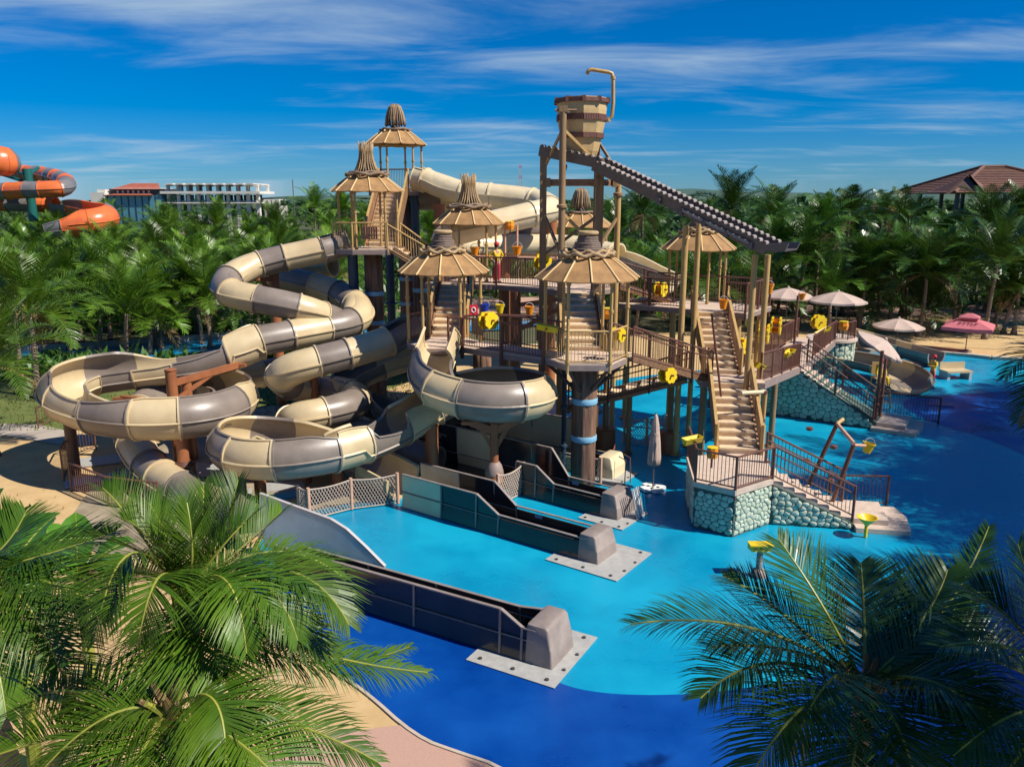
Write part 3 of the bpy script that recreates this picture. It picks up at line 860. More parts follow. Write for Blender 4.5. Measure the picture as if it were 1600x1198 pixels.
        for q, rr in enumerate((r_in + 0.26, r_in + 0.10)):
            pp = [((rr + 0.06 * math.sin(a * 7 + q)) * math.cos(a), (rr + 0.06 * math.sin(a * 7 + q)) * math.sin(a), zt + 0.03 + 0.06 * q + 0.04 * math.sin(a * 6 + 2 * q)) for a in [2 * math.pi * k / 42 for k in range(42)]]
            mb.pipe(pp, 0.07, 6, closed=True)
        inst(mb.mesh('bark_ring', M['dark_stick'], 'all'), 'bark_ring', root)
        for k in range(26):
            an = 2 * math.pi * k / 26; h = 1.30 + 0.12 * math.sin(k * 5.3)
            me = stick_mesh(('spread', k % 5), [V((0.62, 0, 0.02)), V((0.46, 0.01 * (k % 5 - 2), 0.30)), V((0.335, 0.015 * (k % 5 - 2), 0.66)), V((0.295, 0, 0.95)), V((0.335, 0.012 * (k % 5 - 2), 1.30 + 0.04 * (k % 5)))], 0.030, 0.027, M['stick'])
            inst(me, 'stick', root, (0, 0, zt + 0.04), (0, 0, an))
        mb = MB(); mb.lathe([(0.55, 0.05), (0.28, 0.62), (0.24, 0.95)], 14, (0, 0, zt))
        inst(mb.mesh('hat_core', M['woven'], True), 'hat_core', root)
    else:
        mb = MB(); mb.lathe([(0.34, 0.05), (0.20, 0.3), (0.17, 0.6)], 14, (0, 0, zt))
        inst(mb.mesh('hat_core', M['woven'], True), 'hat_core', root)
        mb = MB(); pp = [((r_in + 0.1 + 0.05 * math.sin(a * 8)) * math.cos(a), (r_in + 0.1 + 0.05 * math.sin(a * 8)) * math.sin(a), zt + 0.05 + 0.03 * math.sin(a * 5)) for a in [2 * math.pi * k / 42 for k in range(42)]]
        mb.pipe(pp, 0.06, 6, closed=True)
        inst(mb.mesh('bark_ring', M['dark_stick'], 'all'), 'bark_ring', root)
        for k in range(26):
            an = 2 * math.pi * k / 26
            me = stick_mesh(('closed', k % 5), [V((0.14, 0, 1.36)), V((0.30, 0, 1.24)), V((0.42, 0.01, 0.95)), V((0.50, 0.012 * (k % 5 - 2), 0.62)), V((0.54, 0.014 * (k % 5 - 2), 0.30 - 0.04 * (k % 3)))], 0.035, 0.045, M['dark_stick' if k % 3 else 'stick'])
            inst(me, 'stick', root, (0, 0, zt), (0, 0, an))
        mb = MB(); mb.lathe([(0.44, 0.62), (0.36, 1.0), (0.2, 1.28), (0.02, 1.34)], 14, (0, 0, zt))
        inst(mb.mesh('hat_lining', M['woven'], True), 'hat_lining', root)
    return root

def railing(label, pts, h=1.08, m='rail_brown', posts=True, gap=0.115, second=False, cat='railing', low=0.09, r=0.026, group=None, postr=0.045, below=0.12):
    pts = [V(p) for p in pts]
    root = thing('railing', label, cat, tuple(pts[0]), group=group)
    up = V((0, 0, 1))
    for a, b in zip(pts, pts[1:]):
        mb = MB(); mb.rod(a + up * h, b + up * h, r * 1.35, 8); mb.build('top_rail', M[m], root, True)
        mb = MB(); mb.rod(a + up * low, b + up * low, r * 0.9, 6); mb.build('bottom_rail', M[m], root, True)
        if second:
            mb = MB(); mb.rod(a + up * (h - 0.24), b + up * (h - 0.24), r, 6); mb.build('hand_rail', M[m], root, True)
        L = (V((b.x, b.y, 0)) - V((a.x, a.y, 0))).length
        n = max(1, int(L / gap)); mb = MB()
        for k in range(1, n):
            q = a.lerp(b, k / n); mb.rod(q + up * low, q + up * (h - 0.02), 0.011, 4, caps=False)
        mb.build('baluster', M[m], root, kind='stuff')
        np_ = max(1, round(L / 1.7))
        for k in range(np_ + 1):
            if k == 0 and a is not pts[0]: continue
            q = a.lerp(b, k / np_)
            mb = MB(); mb.rod(q - up * below, q + up * (h + 0.03), postr * 0.75, 8); mb.build('post', M[m], root, True)
    return root

def deck(label, poly, z, boards_dir=(0.8, -0.6), th=0.22, name='deck', cat='deck', m='deck_board', bw=0.32):
    cx = sum(p[0] for p in poly) / len(poly); cy = sum(p[1] for p in poly) / len(poly)
    root = thing(name, label, cat, (cx, cy, z))
    mb = MB(); mb.prism(poly, z - th, z - 0.034); mb.build('frame', M['fascia'], root)
    # boards clipped against the outline
    d = V((boards_dir[0], boards_dir[1])).normalized(); nn = V((-d.y, d.x))
    vals = [p[0] * nn.x + p[1] * nn.y for p in poly]
    lo, hi = min(vals), max(vals); k = int((hi - lo) / bw) + 1
    P2 = [V((p[0], p[1])) for p in poly]
    for i in range(k):
        s0, s1 = lo + i * bw + 0.008, min(hi, lo + (i + 1) * bw - 0.008)
        q = clip(clip(P2, nn, s1, True), nn, s0, False)
        if len(q) < 3: continue
        c = sum(q, V((0, 0))) / len(q)
        q = [(c + (p - c) * 0.998) for p in q]
        mb = MB(); mb.prism([(p.x, p.y) for p in q], z - 0.032, z + 0.002 * (i % 3)); mb.build('board', M[m], root)
    # short bracket tabs under the edge
    return root
def clip(poly, n, s, below):
    out = []; m = len(poly)
    for i in range(m):
        a, b = poly[i], poly[(i + 1) % m]
        da, db = a.dot(n) - s, b.dot(n) - s
        if not below: da, db = -da, -db
        if da <= 0: out.append(a)
        if da * db < 0: out.append(a + (b - a) * (da / (da - db)))
    return out

def stairs(label, a, b, width, n=None, side='open', m='stair_wood', solid=False, name='staircase', par_h=0.95, sides=(1, -1), sgap=0):
    """a: middle of the foot, b: middle of the head (nosing at deck height)."""
    a, b = V(a), V(b); root = thing(name, label, 'stairs', tuple(a))
    h = V((b.x - a.x, b.y - a.y, 0)); run = h.length; d = h / run; sd = V((d.y, -d.x, 0)); rise = b.z - a.z
    n = n or max(2, round(rise / 0.185))
    rz = math.atan2(d.y, d.x)
    for k in range(n):
        t0 = k / n; z = a.z + rise * (k + 1) / n
        c = a + d * (run * (t0 + 0.5 / n))
        mb = MB(); mb.box((c.x, c.y, z - 0.03), (run / n + 0.04, width, 0.055), rz); mb.build('tread', M[m], root)
        q = a + d * (run * t0 + 0.035)
        mb = MB(); mb.box((q.x, q.y, z - 0.06 - rise / n / 2), (0.02, width - 0.02, rise / n - 0.012), rz); mb.build('riser', M[m], root)
    for s in (1, -1):
        mb = MB(); mb.beam(a + sd * (s * (width / 2 + 0.035)) + V((0, 0, 0.02)), b + sd * (s * (width / 2 + 0.035)) + V((0, 0, 0.02)), 0.06, 0.30); mb.build('stringer', M['plank_brown'], root)
    if side == 'plank':
        for s in sides:
            off = sd * (s * (width / 2 + 0.10))
            nb = max(4, int(math.hypot(run, rise) / 0.21))
            for k in range(nb):
                p = a.lerp(b, (k + 0.5) / nb) + off
                hh = par_h * (0.97 + 0.05 * math.sin(k * 3.7))
                ex = (b - a) / nb * (0.46 if s * sgap < 0.5 else 0.22)
                mb = MB(); mb.extrude([p - ex + V((0, 0, -0.06)), p + ex + V((0, 0, -0.06)), p + ex + V((0, 0, hh)), p - ex + V((0, 0, hh))], sd * (0.045 * s)); mb.build('plank', M['plank_brown'], root)
            mb = MB(); mb.beam(a + off + V((0, 0, par_h + 0.06)) + sd * (0.02 * s), b + off + V((0, 0, par_h + 0.06)) + sd * (0.02 * s), 0.10, 0.07); mb.build('cap_rail', M['bamboo_tan'], root)
            for q in (a, b):
                mb = MB(); mb.rod(q + off + V((0, 0, -0.1)) + sd * (0.03 * s), q + off + V((0, 0, par_h + 0.25)) + sd * (0.03 * s), 0.075, 8); mb.build('newel', M['bamboo_tan'], root, True)
    return root, d, sd

def column(label, c, z0, z1, r=0.40, m='bark_column', bands=(), name='tree_trunk_column', cat='column'):
    root = thing(name, label, cat, (c[0], c[1], z0))
    mb = MB(); k = 34
    prof = [(r * 1.06, 0), (r, 0.35)] + [(r, z) for z in [0.35 + (z1 - z0 - 0.35) * i / 5 for i in range(1, 6)]]
    sd = random.random() * 50
    mb.lathe(prof, k, (c[0], c[1], z0), wob=lambda a, z: 1 + 0.05 * math.sin(a * 9 + sd + 0.3 * z) + 0.035 * math.sin(a * 14 + 1.3 * sd - 0.4 * z))
    mb.build('trunk', M[m], root, 'all')
    for z in bands:
        mb = MB(); mb.lathe([(r * 1.08, 0), (r * 1.11, 0.03), (r * 1.11, 0.17), (r * 1.08, 0.20)], 24, (c[0], c[1], z)); mb.build('band', M['blue_band'], root, True)
    return root
def steel_post(label, c, z0, z1, r=0.10, m='post_wood', name='post', collars=(), sq=False, top=None, cat='post'):
    root = thing(name, label, cat, (c[0], c[1], z0))
    t = top or c
    mb = MB()
    if sq: mb.beam((c[0], c[1], z0), (t[0], t[1], z1), 2 * r, 2 * r)
    else: mb.rod((c[0], c[1], z0), (t[0], t[1], z1), r, 14)
    mb.build('shaft', M[m], root, True)
    for z in collars:
        mb = MB(); mb.lathe([(r * 1.1, 0), (r * 1.55, 0.02), (r * 1.55, 0.10), (r * 1.1, 0.12)], 14, (c[0], c[1], z)); mb.build('collar', M[m], root, True)
    mb = MB(); mb.lathe([(r * 2.0, 0), (r * 2.0, 0.03), (r * 1.2, 0.05)], 14, (c[0], c[1], z0)); mb.build('foot_plate', M[m], root, True)
    return root
def hexa(c, R, ph=0.0, n=6):
    return [(c[0] + R * math.cos(ph + 2 * math.pi * k / n), c[1] + R * math.sin(ph + 2 * math.pi * k / n)) for k in range(n)]

# ---- lower level: front centre hut (C5) and front left hut (C4), the bridge between them
C5 = (2.50, 26.75); Z5 = 4.55
C4 = (-2.57, 30.2); Z4 = 4.45
column('thick bark textured trunk column with two pale blue bands under the front centre hut', C5, 0.0, Z5 - 0.22, 0.41, bands=(1.62, 2.95))
column('dark trunk column under the front left hut, behind the open flume', C4, 0.0, Z4 - 0.22, 0.40)
column('trunk column in the shade behind the open flume, left of the bridge', (-1.2, 31.5), 0.0, 4.2, 0.36)
deck('hexagonal platform of the front centre hut on its thick banded column', hexa(C5, 1.42), Z5, (1, 0), name='hut_platform', cat='platform')
deck('hexagonal platform of the front left hut where the open flume starts', hexa(C4, 1.45), Z4, (1, 0), name='hut_platform', cat='platform')
hut('front centre hut canopy with a bell shaped woven top, in front of the bucket tower', C5, Z5, 2.72, 1.70, 'bell', rp=1.38)
hut('front left hut canopy with a bell shaped woven top, above the open flume', C4, Z4, 2.72, 1.66, 'bell', rp=1.38)
for an in range(6):         # struts fanning out under the front platform
    q = 2 * math.pi * (an + 0.5) / 6
    pass
st = thing('platform_bracket', 'fan of brown struts between the banded column and the front centre platform', 'bracket', (C5[0], C5[1], 3.2))
for k in range(6):
    q = 2 * math.pi * k / 6
    mb = MB(); mb.rod((C5[0] + 0.36 * math.cos(q), C5[1] + 0.36 * math.sin(q), 3.45), (C5[0] + 1.28 * math.cos(q), C5[1] + 1.28 * math.sin(q), Z5 - 0.22), 0.065, 8); mb.build('strut', M['dark_brown_paint'], st, True)
BR = [(C4[0] + 0.74, C4[1] - 1.25), (C5[0] - 1.42, C5[1] - 0.02), (C5[0] - 0.72, C5[1] + 1.22), (C4[0] + 1.45, C4[1] + 0.02)]
deck('lower bridge between the front left and the front centre hut', BR, 4.50, (C5[0] - C4[0], C5[1] - C4[1]), name='bridge_deck', cat='bridge')
railing('brown railing along the front edge of the lower bridge, carrying a yellow wheel', [(BR[0][0], BR[0][1], 4.5), (BR[1][0], BR[1][1], 4.5)], postr=0.10, below=0.42)
railing('brown railing along the back edge of the lower bridge', [(BR[3][0], BR[3][1], 4.5), (BR[2][0], BR[2][1], 4.5)])
h5 = hexa(C5, 1.38)
railing('tan railing round the front of the front centre hut', [(*h5[3], Z5), (*h5[4], Z5), (*h5[5], Z5), (*h5[0], Z5)], m='bamboo_tan', postr=0.07, below=0.3)
h4 = hexa(C4, 1.40)
railing('short railing at the left side of the front left hut', [(*h4[3], Z4), (*h4[2], Z4)], m='rail_brown')
# big dark column pair and the upper deck
UP = [(-3.95, 36.2), (-0.7, 35.5), (1.3, 34.0), (2.75, 32.75), (4.55, 34.3), (4.4, 37.6), (-3.6, 39.2)]
deck('upper deck in the middle, walked by the guard in red trousers', UP, 6.1, (0.8, -0.6), name='upper_deck')
RD = [(4.6, 35.35), (9.45, 32.05), (11.2, 34.4), (6.4, 38.0)]
deck('right hand deck below the sluice, reached by the long stairs', RD, 5.3, (0.8, -0.6), name='upper_deck')
railing('dark brown railing along the front of the upper middle deck', [(-3.2, 36.1, 6.1), (-0.7, 35.55, 6.1), (1.3, 34.05, 6.1), (2.0, 33.45, 6.1)], h=1.2, gap=0.13, postr=0.07, below=0.5)
railing('railing along the back of the upper middle deck', [(-3.3, 39.0, 6.1), (4.2, 37.5, 6.1)], h=1.15)
railing('railing on the right part of the upper middle deck behind the front centre hut', [(3.3, 33.3, 6.1), (4.45, 34.3, 6.1)], h=1.15)
railing('dark brown railing along the front of the right hand deck', [(4.7, 35.4, 5.3), (7.2, 33.7, 5.3)], h=1.2, gap=0.13, postr=0.07, below=0.45, second=True)
railing('short railing on the right hand deck, right of the long stairs', [(8.75, 32.62, 5.3), (9.42, 32.12, 5.3), (11.1, 34.4, 5.3)], h=1.2, gap=0.13, postr=0.07, below=0.45)
railing('railing along the back of the right hand deck', [(6.4, 37.9, 5.3), (11.1, 34.45, 5.3)], h=1.15)
for lb, c, z in (('orange brown round post under the upper middle deck, nearest the bridge', (0.15, 34.9), 5.88), ('orange brown post beside another under the upper deck', (-0.35, 35.9), 5.88), ('post under the left end of the upper middle deck', (-3.3, 37.0), 5.88), ('post under the back of the upper middle deck', (3.8, 36.8), 5.88)):
    steel_post(lb, c, 0, z, 0.24, 'rust_paint', 'support_post')
for lb, c, z in (('left post under the right hand deck', (5.2, 35.6), 5.08), ('middle post under the right hand deck', (7.0, 34.5), 5.08), ('corner post under the right hand deck', (9.3, 32.6), 5.08), ('rear corner post under the right hand deck', (10.7, 34.4), 5.08)):
    steel_post(lb, c, 0, z, 0.13, 'bamboo_tan', 'support_post')
tb = thing('deck_brace', 'pair of slanting rust red braces under the upper middle deck', 'brace', (1.0, 34.8, 4.5))
for p, q in (((0.3, 34.8, 4.2), (2.6, 33.6, 5.6)), ((0.3, 34.8, 5.3), (2.5, 33.7, 5.75))):
    mb = MB(); mb.beam(p, q, 0.14, 0.18); mb.build('brace', M['rust_paint'], tb)
# stairs up from the huts
stairs('wooden stairs from the front centre hut up to the upper deck', (2.52, 27.95, Z5), (2.68, 32.8, 6.1), 1.25, n=9, side='plank', par_h=0.35)
stairs('wooden stairs with rust red sides from the front left hut to the upper deck', (-2.55, 31.45, Z4), (-2.5, 36.0, 6.1), 1.3, n=9, side='plank', par_h=0.9)
stairs('short stairs between the upper middle deck and the right hand deck', (7.2, 36.2, 5.3), (4.5, 36.0, 6.1), 1.2, n=5)
railing('sloping railing beside the short stairs behind the front centre hut', [(4.5, 35.35, 6.1), (7.2, 35.5, 5.3)], h=1.1)
# right centre hut on the right hand deck, huts behind
C6 = (8.35, 36.3)
hut('right hand hut canopy behind the sluice posts, on the right deck', C6, 5.3, 2.35, 1.62, 'bell', rp=1.25, nposts=7, phase=0.4)
C3 = (-1.98, 37.6)
hut('middle hut canopy with flaring stick top, its cloth mostly in shadow', C3, 6.1, 2.62, 1.62, 'spread', rp=1.25, phase=0.2)
C7 = (3.9, 46.5)
hut('far hut canopy with closed stick top, seen between the bucket tower posts', C7, 5.9, 2.4, 1.85, 'closed', rp=1.5)
deck('platform under the far hut between the tower posts', hexa(C7, 1.9), 5.9, name='hut_platform', cat='platform')
steel_post('post under the far hut between the tower posts', C7, 0, 5.68, 0.25, 'rust_paint', 'support_post')
# upper left tower: two huts joined by a stair
C1 = (-6.75, 38.4); Z1 = 7.55
C2 = (-6.35, 45.6); Z2 = 10.2
hut('upper left hut canopy with a flaring stick top, left of the sky', C1, Z1, 2.62, 1.66, 'spread', rp=1.35, phase=0.25)
hut('topmost hut canopy with closed stick top, highest of the huts', C2, Z2, 2.5, 1.66, 'closed', rp=1.4, phase=0.3)
P1a = [(C1[0] - 1.5, C1[1] - 1.1), (C1[0] - 0.5, C1[1] - 1.6), (C1[0] + 1.2, C1[1] - 1.6), (C1[0] + 1.6, C1[1] + 0.5), (C1[0] + 0.8, C1[1] + 1.6), (C1[0] - 1.2, C1[1] + 1.4)]
deck('platform of the upper left hut where two grey and tan tubes start', P1a, Z1, name='hut_platform', cat='platform')
deck('platform of the topmost hut where the cream tube starts', hexa(C2, 1.6), Z2, name='hut_platform', cat='platform')
for k, (lb, c, zt) in enumerate((('thick dark column under the upper left hut', (C1[0] + 0.15, C1[1]), Z1 - 0.22), ('dark column right of the thick one under the upper left hut', (C1[0] + 2.2, C1[1] + 1.4), Z1 - 0.9), ('dark column under the topmost hut', (C2[0] + 0.4, C2[1]), Z2 - 0.22))):
    column(lb, c, 0, zt, 0.42 if k != 1 else 0.36, bands=(2.2, 3.9, 5.3))
for k, (lb, c, zt) in enumerate((('blue steel post left of the thick column under the upper left hut', (C1[0] - 0.75, C1[1] - 0.4), Z1 - 0.22), ('blue steel post behind the stair of the topmost hut', (C2[0] + 1.0, C2[1] - 0.5), Z2 - 0.22), ('second blue steel post under the topmost hut', (C2[0] - 0.6, C2[1] + 0.3), Z2 - 0.22))):
    steel_post(lb, c, 0, zt, 0.24, 'steel_blue', 'support_post', collars=(2.2, 3.9))
railing('tan railing round the upper left platform', [(C1[0] - 1.45, C1[1] - 1.05, Z1), (C1[0] - 0.5, C1[1] - 1.55, Z1), (C1[0] + 1.1, C1[1] - 1.55, Z1)], m='bamboo_tan', h=1.2, postr=0.06, below=0.25)
railing('dark railing round the topmost platform', [(C2[0] - 1.3, C2[1] - 0.8, Z2), (C2[0] + 0.75, C2[1] - 1.3, Z2), (C2[0] + 1.5, C2[1] - 0.2, Z2)], m='dark_brown_paint', h=1.15, gap=0.09)
stairs('steep wooden stairs from the upper left hut to the topmost hut', (C1[0] + 0.35, C1[1] + 1.3, Z1), (C2[0] + 0.0, C2[1] - 1.5, Z2), 1.3, n=13, side='plank', par_h=0.95)
stairs('stairs descending from the upper left hut to the upper middle deck', (-3.2, 37.4, 6.1), (C1[0] + 1.35, C1[1] - 0.9, Z1), 1.3, n=8)
railing('tan railing of the stairs descending from the upper left hut', [(C1[0] + 1.1, C1[1] - 1.6, Z1), (-3.15, 36.7, 6.1)], m='bamboo_tan', h=1.15, postr=0.06)
railing('rear railing of the stairs descending from the upper left hut', [(C1[0] + 1.5, C1[1] - 0.2, Z1), (-3.25, 38.1, 6.1)], m='bamboo_tan', h=1.15, postr=0.06)

# ---- bucket tower
tw = thing('bucket_tower', 'tall timber frame tower carrying the tipping bucket', 'tower', (2.7, 32.0, 0))
def tpost(x, y, z1, r, sq, m='post_wood'):
    mb = MB()
    if sq: mb.beam((x, y, 0), (x, y, z1), 2 * r, 2 * r, up=(0, 1, 0))
    else: mb.rod((x, y, 0), (x, y, z1), r, 14)
    return mb.build('tower_post', M[m], tw, True)
PA, PB, PC, PD, PE = (1.22, 32.2), (3.38, 31.8), (1.90, 31.2), (4.25, 32.9), (3.45, 33.6)
tpost(*PA, 11.5, 0.13, True); tpost(*PB, 11.3, 0.15, True); tpost(*PC, 13.15, 0.13, False); tpost(*PD, 10.7, 0.12, False, 'bamboo_tan'); tpost(*PE, 13.1, 0.12, False)
for (x, y), zz in ((PC, (9.45,)), (PD, (6.6, 9.9)), (PC, (6.6,))):
    for z in zz:
        mb = MB(); mb.lathe([(0.13, 0), (0.20, 0.03), (0.20, 0.12), (0.13, 0.16)], 14, (x, y, z)); mb.build('post_collar', M['post_wood'], tw, True)
def tb(p, q, w, h, nm='cross_beam', m='post_wood'):
    mb = MB(); mb.beam(p, q, w, h); mb.build(nm, M[m], tw)
tb((PA[0] - 0.1, PA[1], 10.42), (PB[0] + 0.1, PB[1], 10.42), 0.12, 0.26, m='plank_brown'); tb((PB[0], PB[1] + 0.05, 10.42), (PD[0] + 0.05, PD[1], 10.42), 0.12, 0.24, m='plank_brown')
tb((PA[0], PA[1], 10.42), (PE[0], PE[1], 10.42), 0.12, 0.24)
for x, y in ((PA[0] + 0.2, PA[1] - 0.08), (PB[0] - 0.15, PB[1] - 0.1), (PB[0] + 0.65, PB[1] + 0.6)):
    mb = MB(); mb.box((x, y, 10.42), (0.16, 0.22, 0.34)); mb.build('bracket', M['post_wood'], tw)
tb((PC[0], PC[1], 9.3), (PB[0], PB[1], 7.9), 0.09, 0.11, 'brace', 'bamboo_tan'); tb((PA[0], PA[1], 7.6), (PB[0], PB[1], 9.2), 0.10, 0.12, 'brace'); tb((PA[0], PA[1], 9.3), (PC[0], PC[1], 7.7), 0.09, 0.11, 'brace')
tb((PB[0], PB[1], 7.9), (PD[0], PD[1], 9.1), 0.09, 0.11, 'brace')
tb((PC[0], PC[1], 12.35), (PB[0], PB[1], 11.05), 0.09, 0.10, 'brace', 'bamboo_tan'); tb((PC[0], PC[1], 12.35), (PA[0] + 0.05, PA[1], 11.0), 0.08, 0.10, 'brace', 'bamboo_tan'); tb((PE[0], PE[1], 12.1), (PD[0], PD[1], 10.75), 0.08, 0.10, 'brace'); tb((PB[0] - 1.3, PB[1], 11.05), (PC[0], PC[1], 10.5), 0.08, 0.10, 'brace')
mb = MB(); mb.rod((PC[0], PC[1], 13.0), (PE[0], PE[1], 13.0), 0.07, 10); mb.build('pivot_axle', M['steel_grey'], tw, True)
mb = MB(); mb.box((PC[0], PC[1], 13.05), (0.30, 0.26, 0.22)); mb.rod((PC[0] - 0.3, PC[1] - 0.05, 13.0), (PC[0] + 0.5, PC[1] - 0.05, 13.0), 0.05, 8); mb.build('bearing', M['post_wood'], tw)
# bucket: an octagonal tub
bk = thing('tipping_bucket', 'giant tan octagonal tipping bucket with two dark bands on the tower', 'bucket', (2.68, 32.4, 11.45))
BCx, BCy = 2.68, 32.4
def oct_ring(r, z, n=10): return [(BCx + r * math.cos(2 * math.pi * (k + 0.5) / n), BCy + r * math.sin(2 * math.pi * (k + 0.5) / n), z) for k in range(n)]
prof = [(0.62, 11.42), (0.70, 11.60), (0.90, 12.50), (0.93, 12.62), (0.98, 13.10), (1.00, 13.55), (0.94, 13.55), (0.84, 12.5), (0.6, 11.6)]
mb = MB(); vs = []; N8 = 10
for r, z in prof: vs += oct_ring(r, z)
fs = [(i * N8 + k, i * N8 + (k + 1) % N8, (i + 1) * N8 + (k + 1) % N8, (i + 1) * N8 + k) for i in range(len(prof) - 1) for k in range(N8)] + [tuple(range(N8 - 1, -1, -1)), tuple(range((len(prof) - 1) * N8, len(prof) * N8))]
mb.add(vs, fs); mb.build('tub', M['bucket_tan'], bk)
for r, z, h in ((1.03, 13.44, 0.14), (0.975, 12.83, 0.22), (0.885, 12.17, 0.18)):
    for k in range(N8):
        a = V(oct_ring(r, z)[k]); b = V(oct_ring(r, z)[(k + 1) % N8])
        if h < 0.15:
            mb = MB(); mb.beam(a.lerp(b, 0.03), a.lerp(b, 0.97), 0.10, h); mb.build('rim_log', M['bucket_band'], bk)
            mb = MB(); mb.beam(a - V((0, 0, 0.1)), a + V((0, 0, 0.12)), 0.13, 0.13, up=(0, 1, 0)); mb.build('rim_bracket', M['bucket_band'], bk)
        else:
            for q in range(6):
                p = a.lerp(b, (q + 0.5) / 6)
                mb = MB(); mb.box((p.x, p.y, p.z), (0.085, 0.055, h), math.atan2(b.y - a.y, b.x - a.x)); mb.build('band_block', M['bucket_band'], bk)
# filling pipe over the bucket
fp = thing('filling_pipe', 'bent tan water pipe curving over the top of the bucket', 'pipe', (3.5, 32.9, 12.2))
pp = [at(938, 190, 33.0), at(950, 188, 33.0), at(956, 182, 33.0), at(958, 160, 33.0), at(958, 122, 33.0), at(956, 115, 33.0), at(950, 113, 33.0), at(925, 109, 33.0), at(920, 110, 33.0), at(917, 116, 33.0)]
mb = MB(); mb.pipe([V(p) for p in pp], 0.075, 10); mb.build('pipe', M['bamboo_tan'], fp, 'all')
for p in (pp[1], pp[4]):
    mb = MB(); mb.rod(p - V((0, 0, 0.05)), p + V((0, 0, 0.05)), 0.10, 10); mb.build('coupling', M['bamboo_tan'], fp, True)
# ---- sluice
sl = thing('log_sluice', 'long dark brown water chute with scalloped tile edges running down from the bucket', 'chute', (5.0, 31.0, 9.5))
TILE = None
def chute(a, b, w, wallh, tiles, last=False):
    global TILE
    a, b = V(a), V(b); d = (b - a).normalized(); sdv = d.cross(V((0, 0, 1))).normalized(); up = sdv.cross(d)
    mb = MB(); mb.extrude([a - sdv * w / 2, a + sdv * w / 2, a + sdv * w / 2 + up * 0.06, a - sdv * w / 2 + up * 0.06], b - a); mb.build('chute_floor', M['sluice_brown'], sl)
    for s in (1, -1):
        e = sdv * (s * (w / 2 + 0.03))
        mb = MB(); mb.extrude([a + e - up * 0.12, a + e + sdv * (0.06 * s) - up * 0.12, a + e + sdv * (0.10 * s) + up * wallh, a + e + sdv * (0.04 * s) + up * wallh], b - a); mb.build('side_wall', M['sluice_brown'], sl)
        n = tiles; L = (b - a).length
        if TILE is None:
            t = MB(); vs = []; K = 6
            for x in (-0.14, 0.14):
                for k in range(K + 1):
                    an = math.pi * k / K; vs.append((0.085 * math.cos(an), x, 0.085 * math.sin(an)))
                for k in range(K + 1):
                    an = math.pi * (K - k) / K; vs.append((0.065 * math.cos(an), x, 0.06 * math.sin(an)))
            m = 2 * K + 2
            t.add(vs, [(k, (k + 1) % m, m + (k + 1) % m, m + k) for k in range(m)] + [tuple(range(m - 1, -1, -1)), tuple(range(m, 2 * m))])
            TILE = t.mesh('edge_tile', M['tile_grey'], True)
        for k in range(n):
            p = a.lerp(b, (k + 0.5) / n) + e + up * (wallh - 0.01) + sdv * (0.06 * s)
            o = bpy.data.objects.new('edge_tile', TILE); COL.objects.link(o); o.parent = sl
            R = Matrix((d, sdv, up)).transposed().to_4x4()
            o.matrix_local = Matrix.Translation(p - V(sl.location)) @ R
    return d, sdv, up
chute(at(850, 240, 32.6), at(945, 260, 31.7), 1.05, 0.26, 9)
S0, S1 = at(938, 262, 31.8), at(1205, 392, 27.6)
d_, s_, u_ = chute(S0, S1, 1.0, 0.27, 32)
for f in (0.42, 0.55, 0.68, 0.80, 0.93):
    q = S0.lerp(S1, f)
    mb = MB(); mb.beam(q - s_ * 0.72 - u_ * 0.02, q + s_ * 0.72 - u_ * 0.02, 0.16, 0.22); mb.build('cross_bearer', M['sluice_brown'], sl)
for f0, f1 in ((0.56, 0.67), (0.69, 0.79), (0.81, 0.92)):
    p, q = S0.lerp(S1, f0) + s_ * 0.70 + u_ * 0.05, S0.lerp(S1, f1) + s_ * 0.70 + u_ * 0.05
    mb = MB(); mb.beam(p, q, 0.06, 0.09); mb.build('side_strip', M['tile_grey'], sl)
lipa = S1; lipb = S1 + V((0.85, -0.18, 0.03))
mb = MB(); mb.extrude([S1 - s_ * 0.6, S1 + s_ * 0.6, S1 + s_ * 0.62 + u_ * 0.3, S1 + s_ * 0.55 + u_ * 0.3, S1 + s_ * 0.5 + u_ * 0.06, S1 - s_ * 0.5 + u_ * 0.06, S1 - s_ * 0.55 + u_ * 0.3, S1 - s_ * 0.62 + u_ * 0.3], V((0.55, -0.35, 0.02)))
mb.build('spout_lip', M['sluice_brown'], sl)
sp_defs = [('front upper post of the sluice pair, standing before the right hut', (1072, 352, 30.1), 0.115), ('rear upper post of the sluice pair, standing before the right hut', (1092, 350, 31.2), 0.105),
           ('front lower post of the pair under the mouth of the sluice', (1180, 398, 28.2), 0.105), ('rear lower post of the pair under the mouth of the sluice', (1200, 398, 29.0), 0.105)]
for lb, q, r in sp_defs:
    p = at(*q); steel_post(lb, (p.x, p.y), 0, p.z, r, 'bamboo_tan', 'sluice_post')
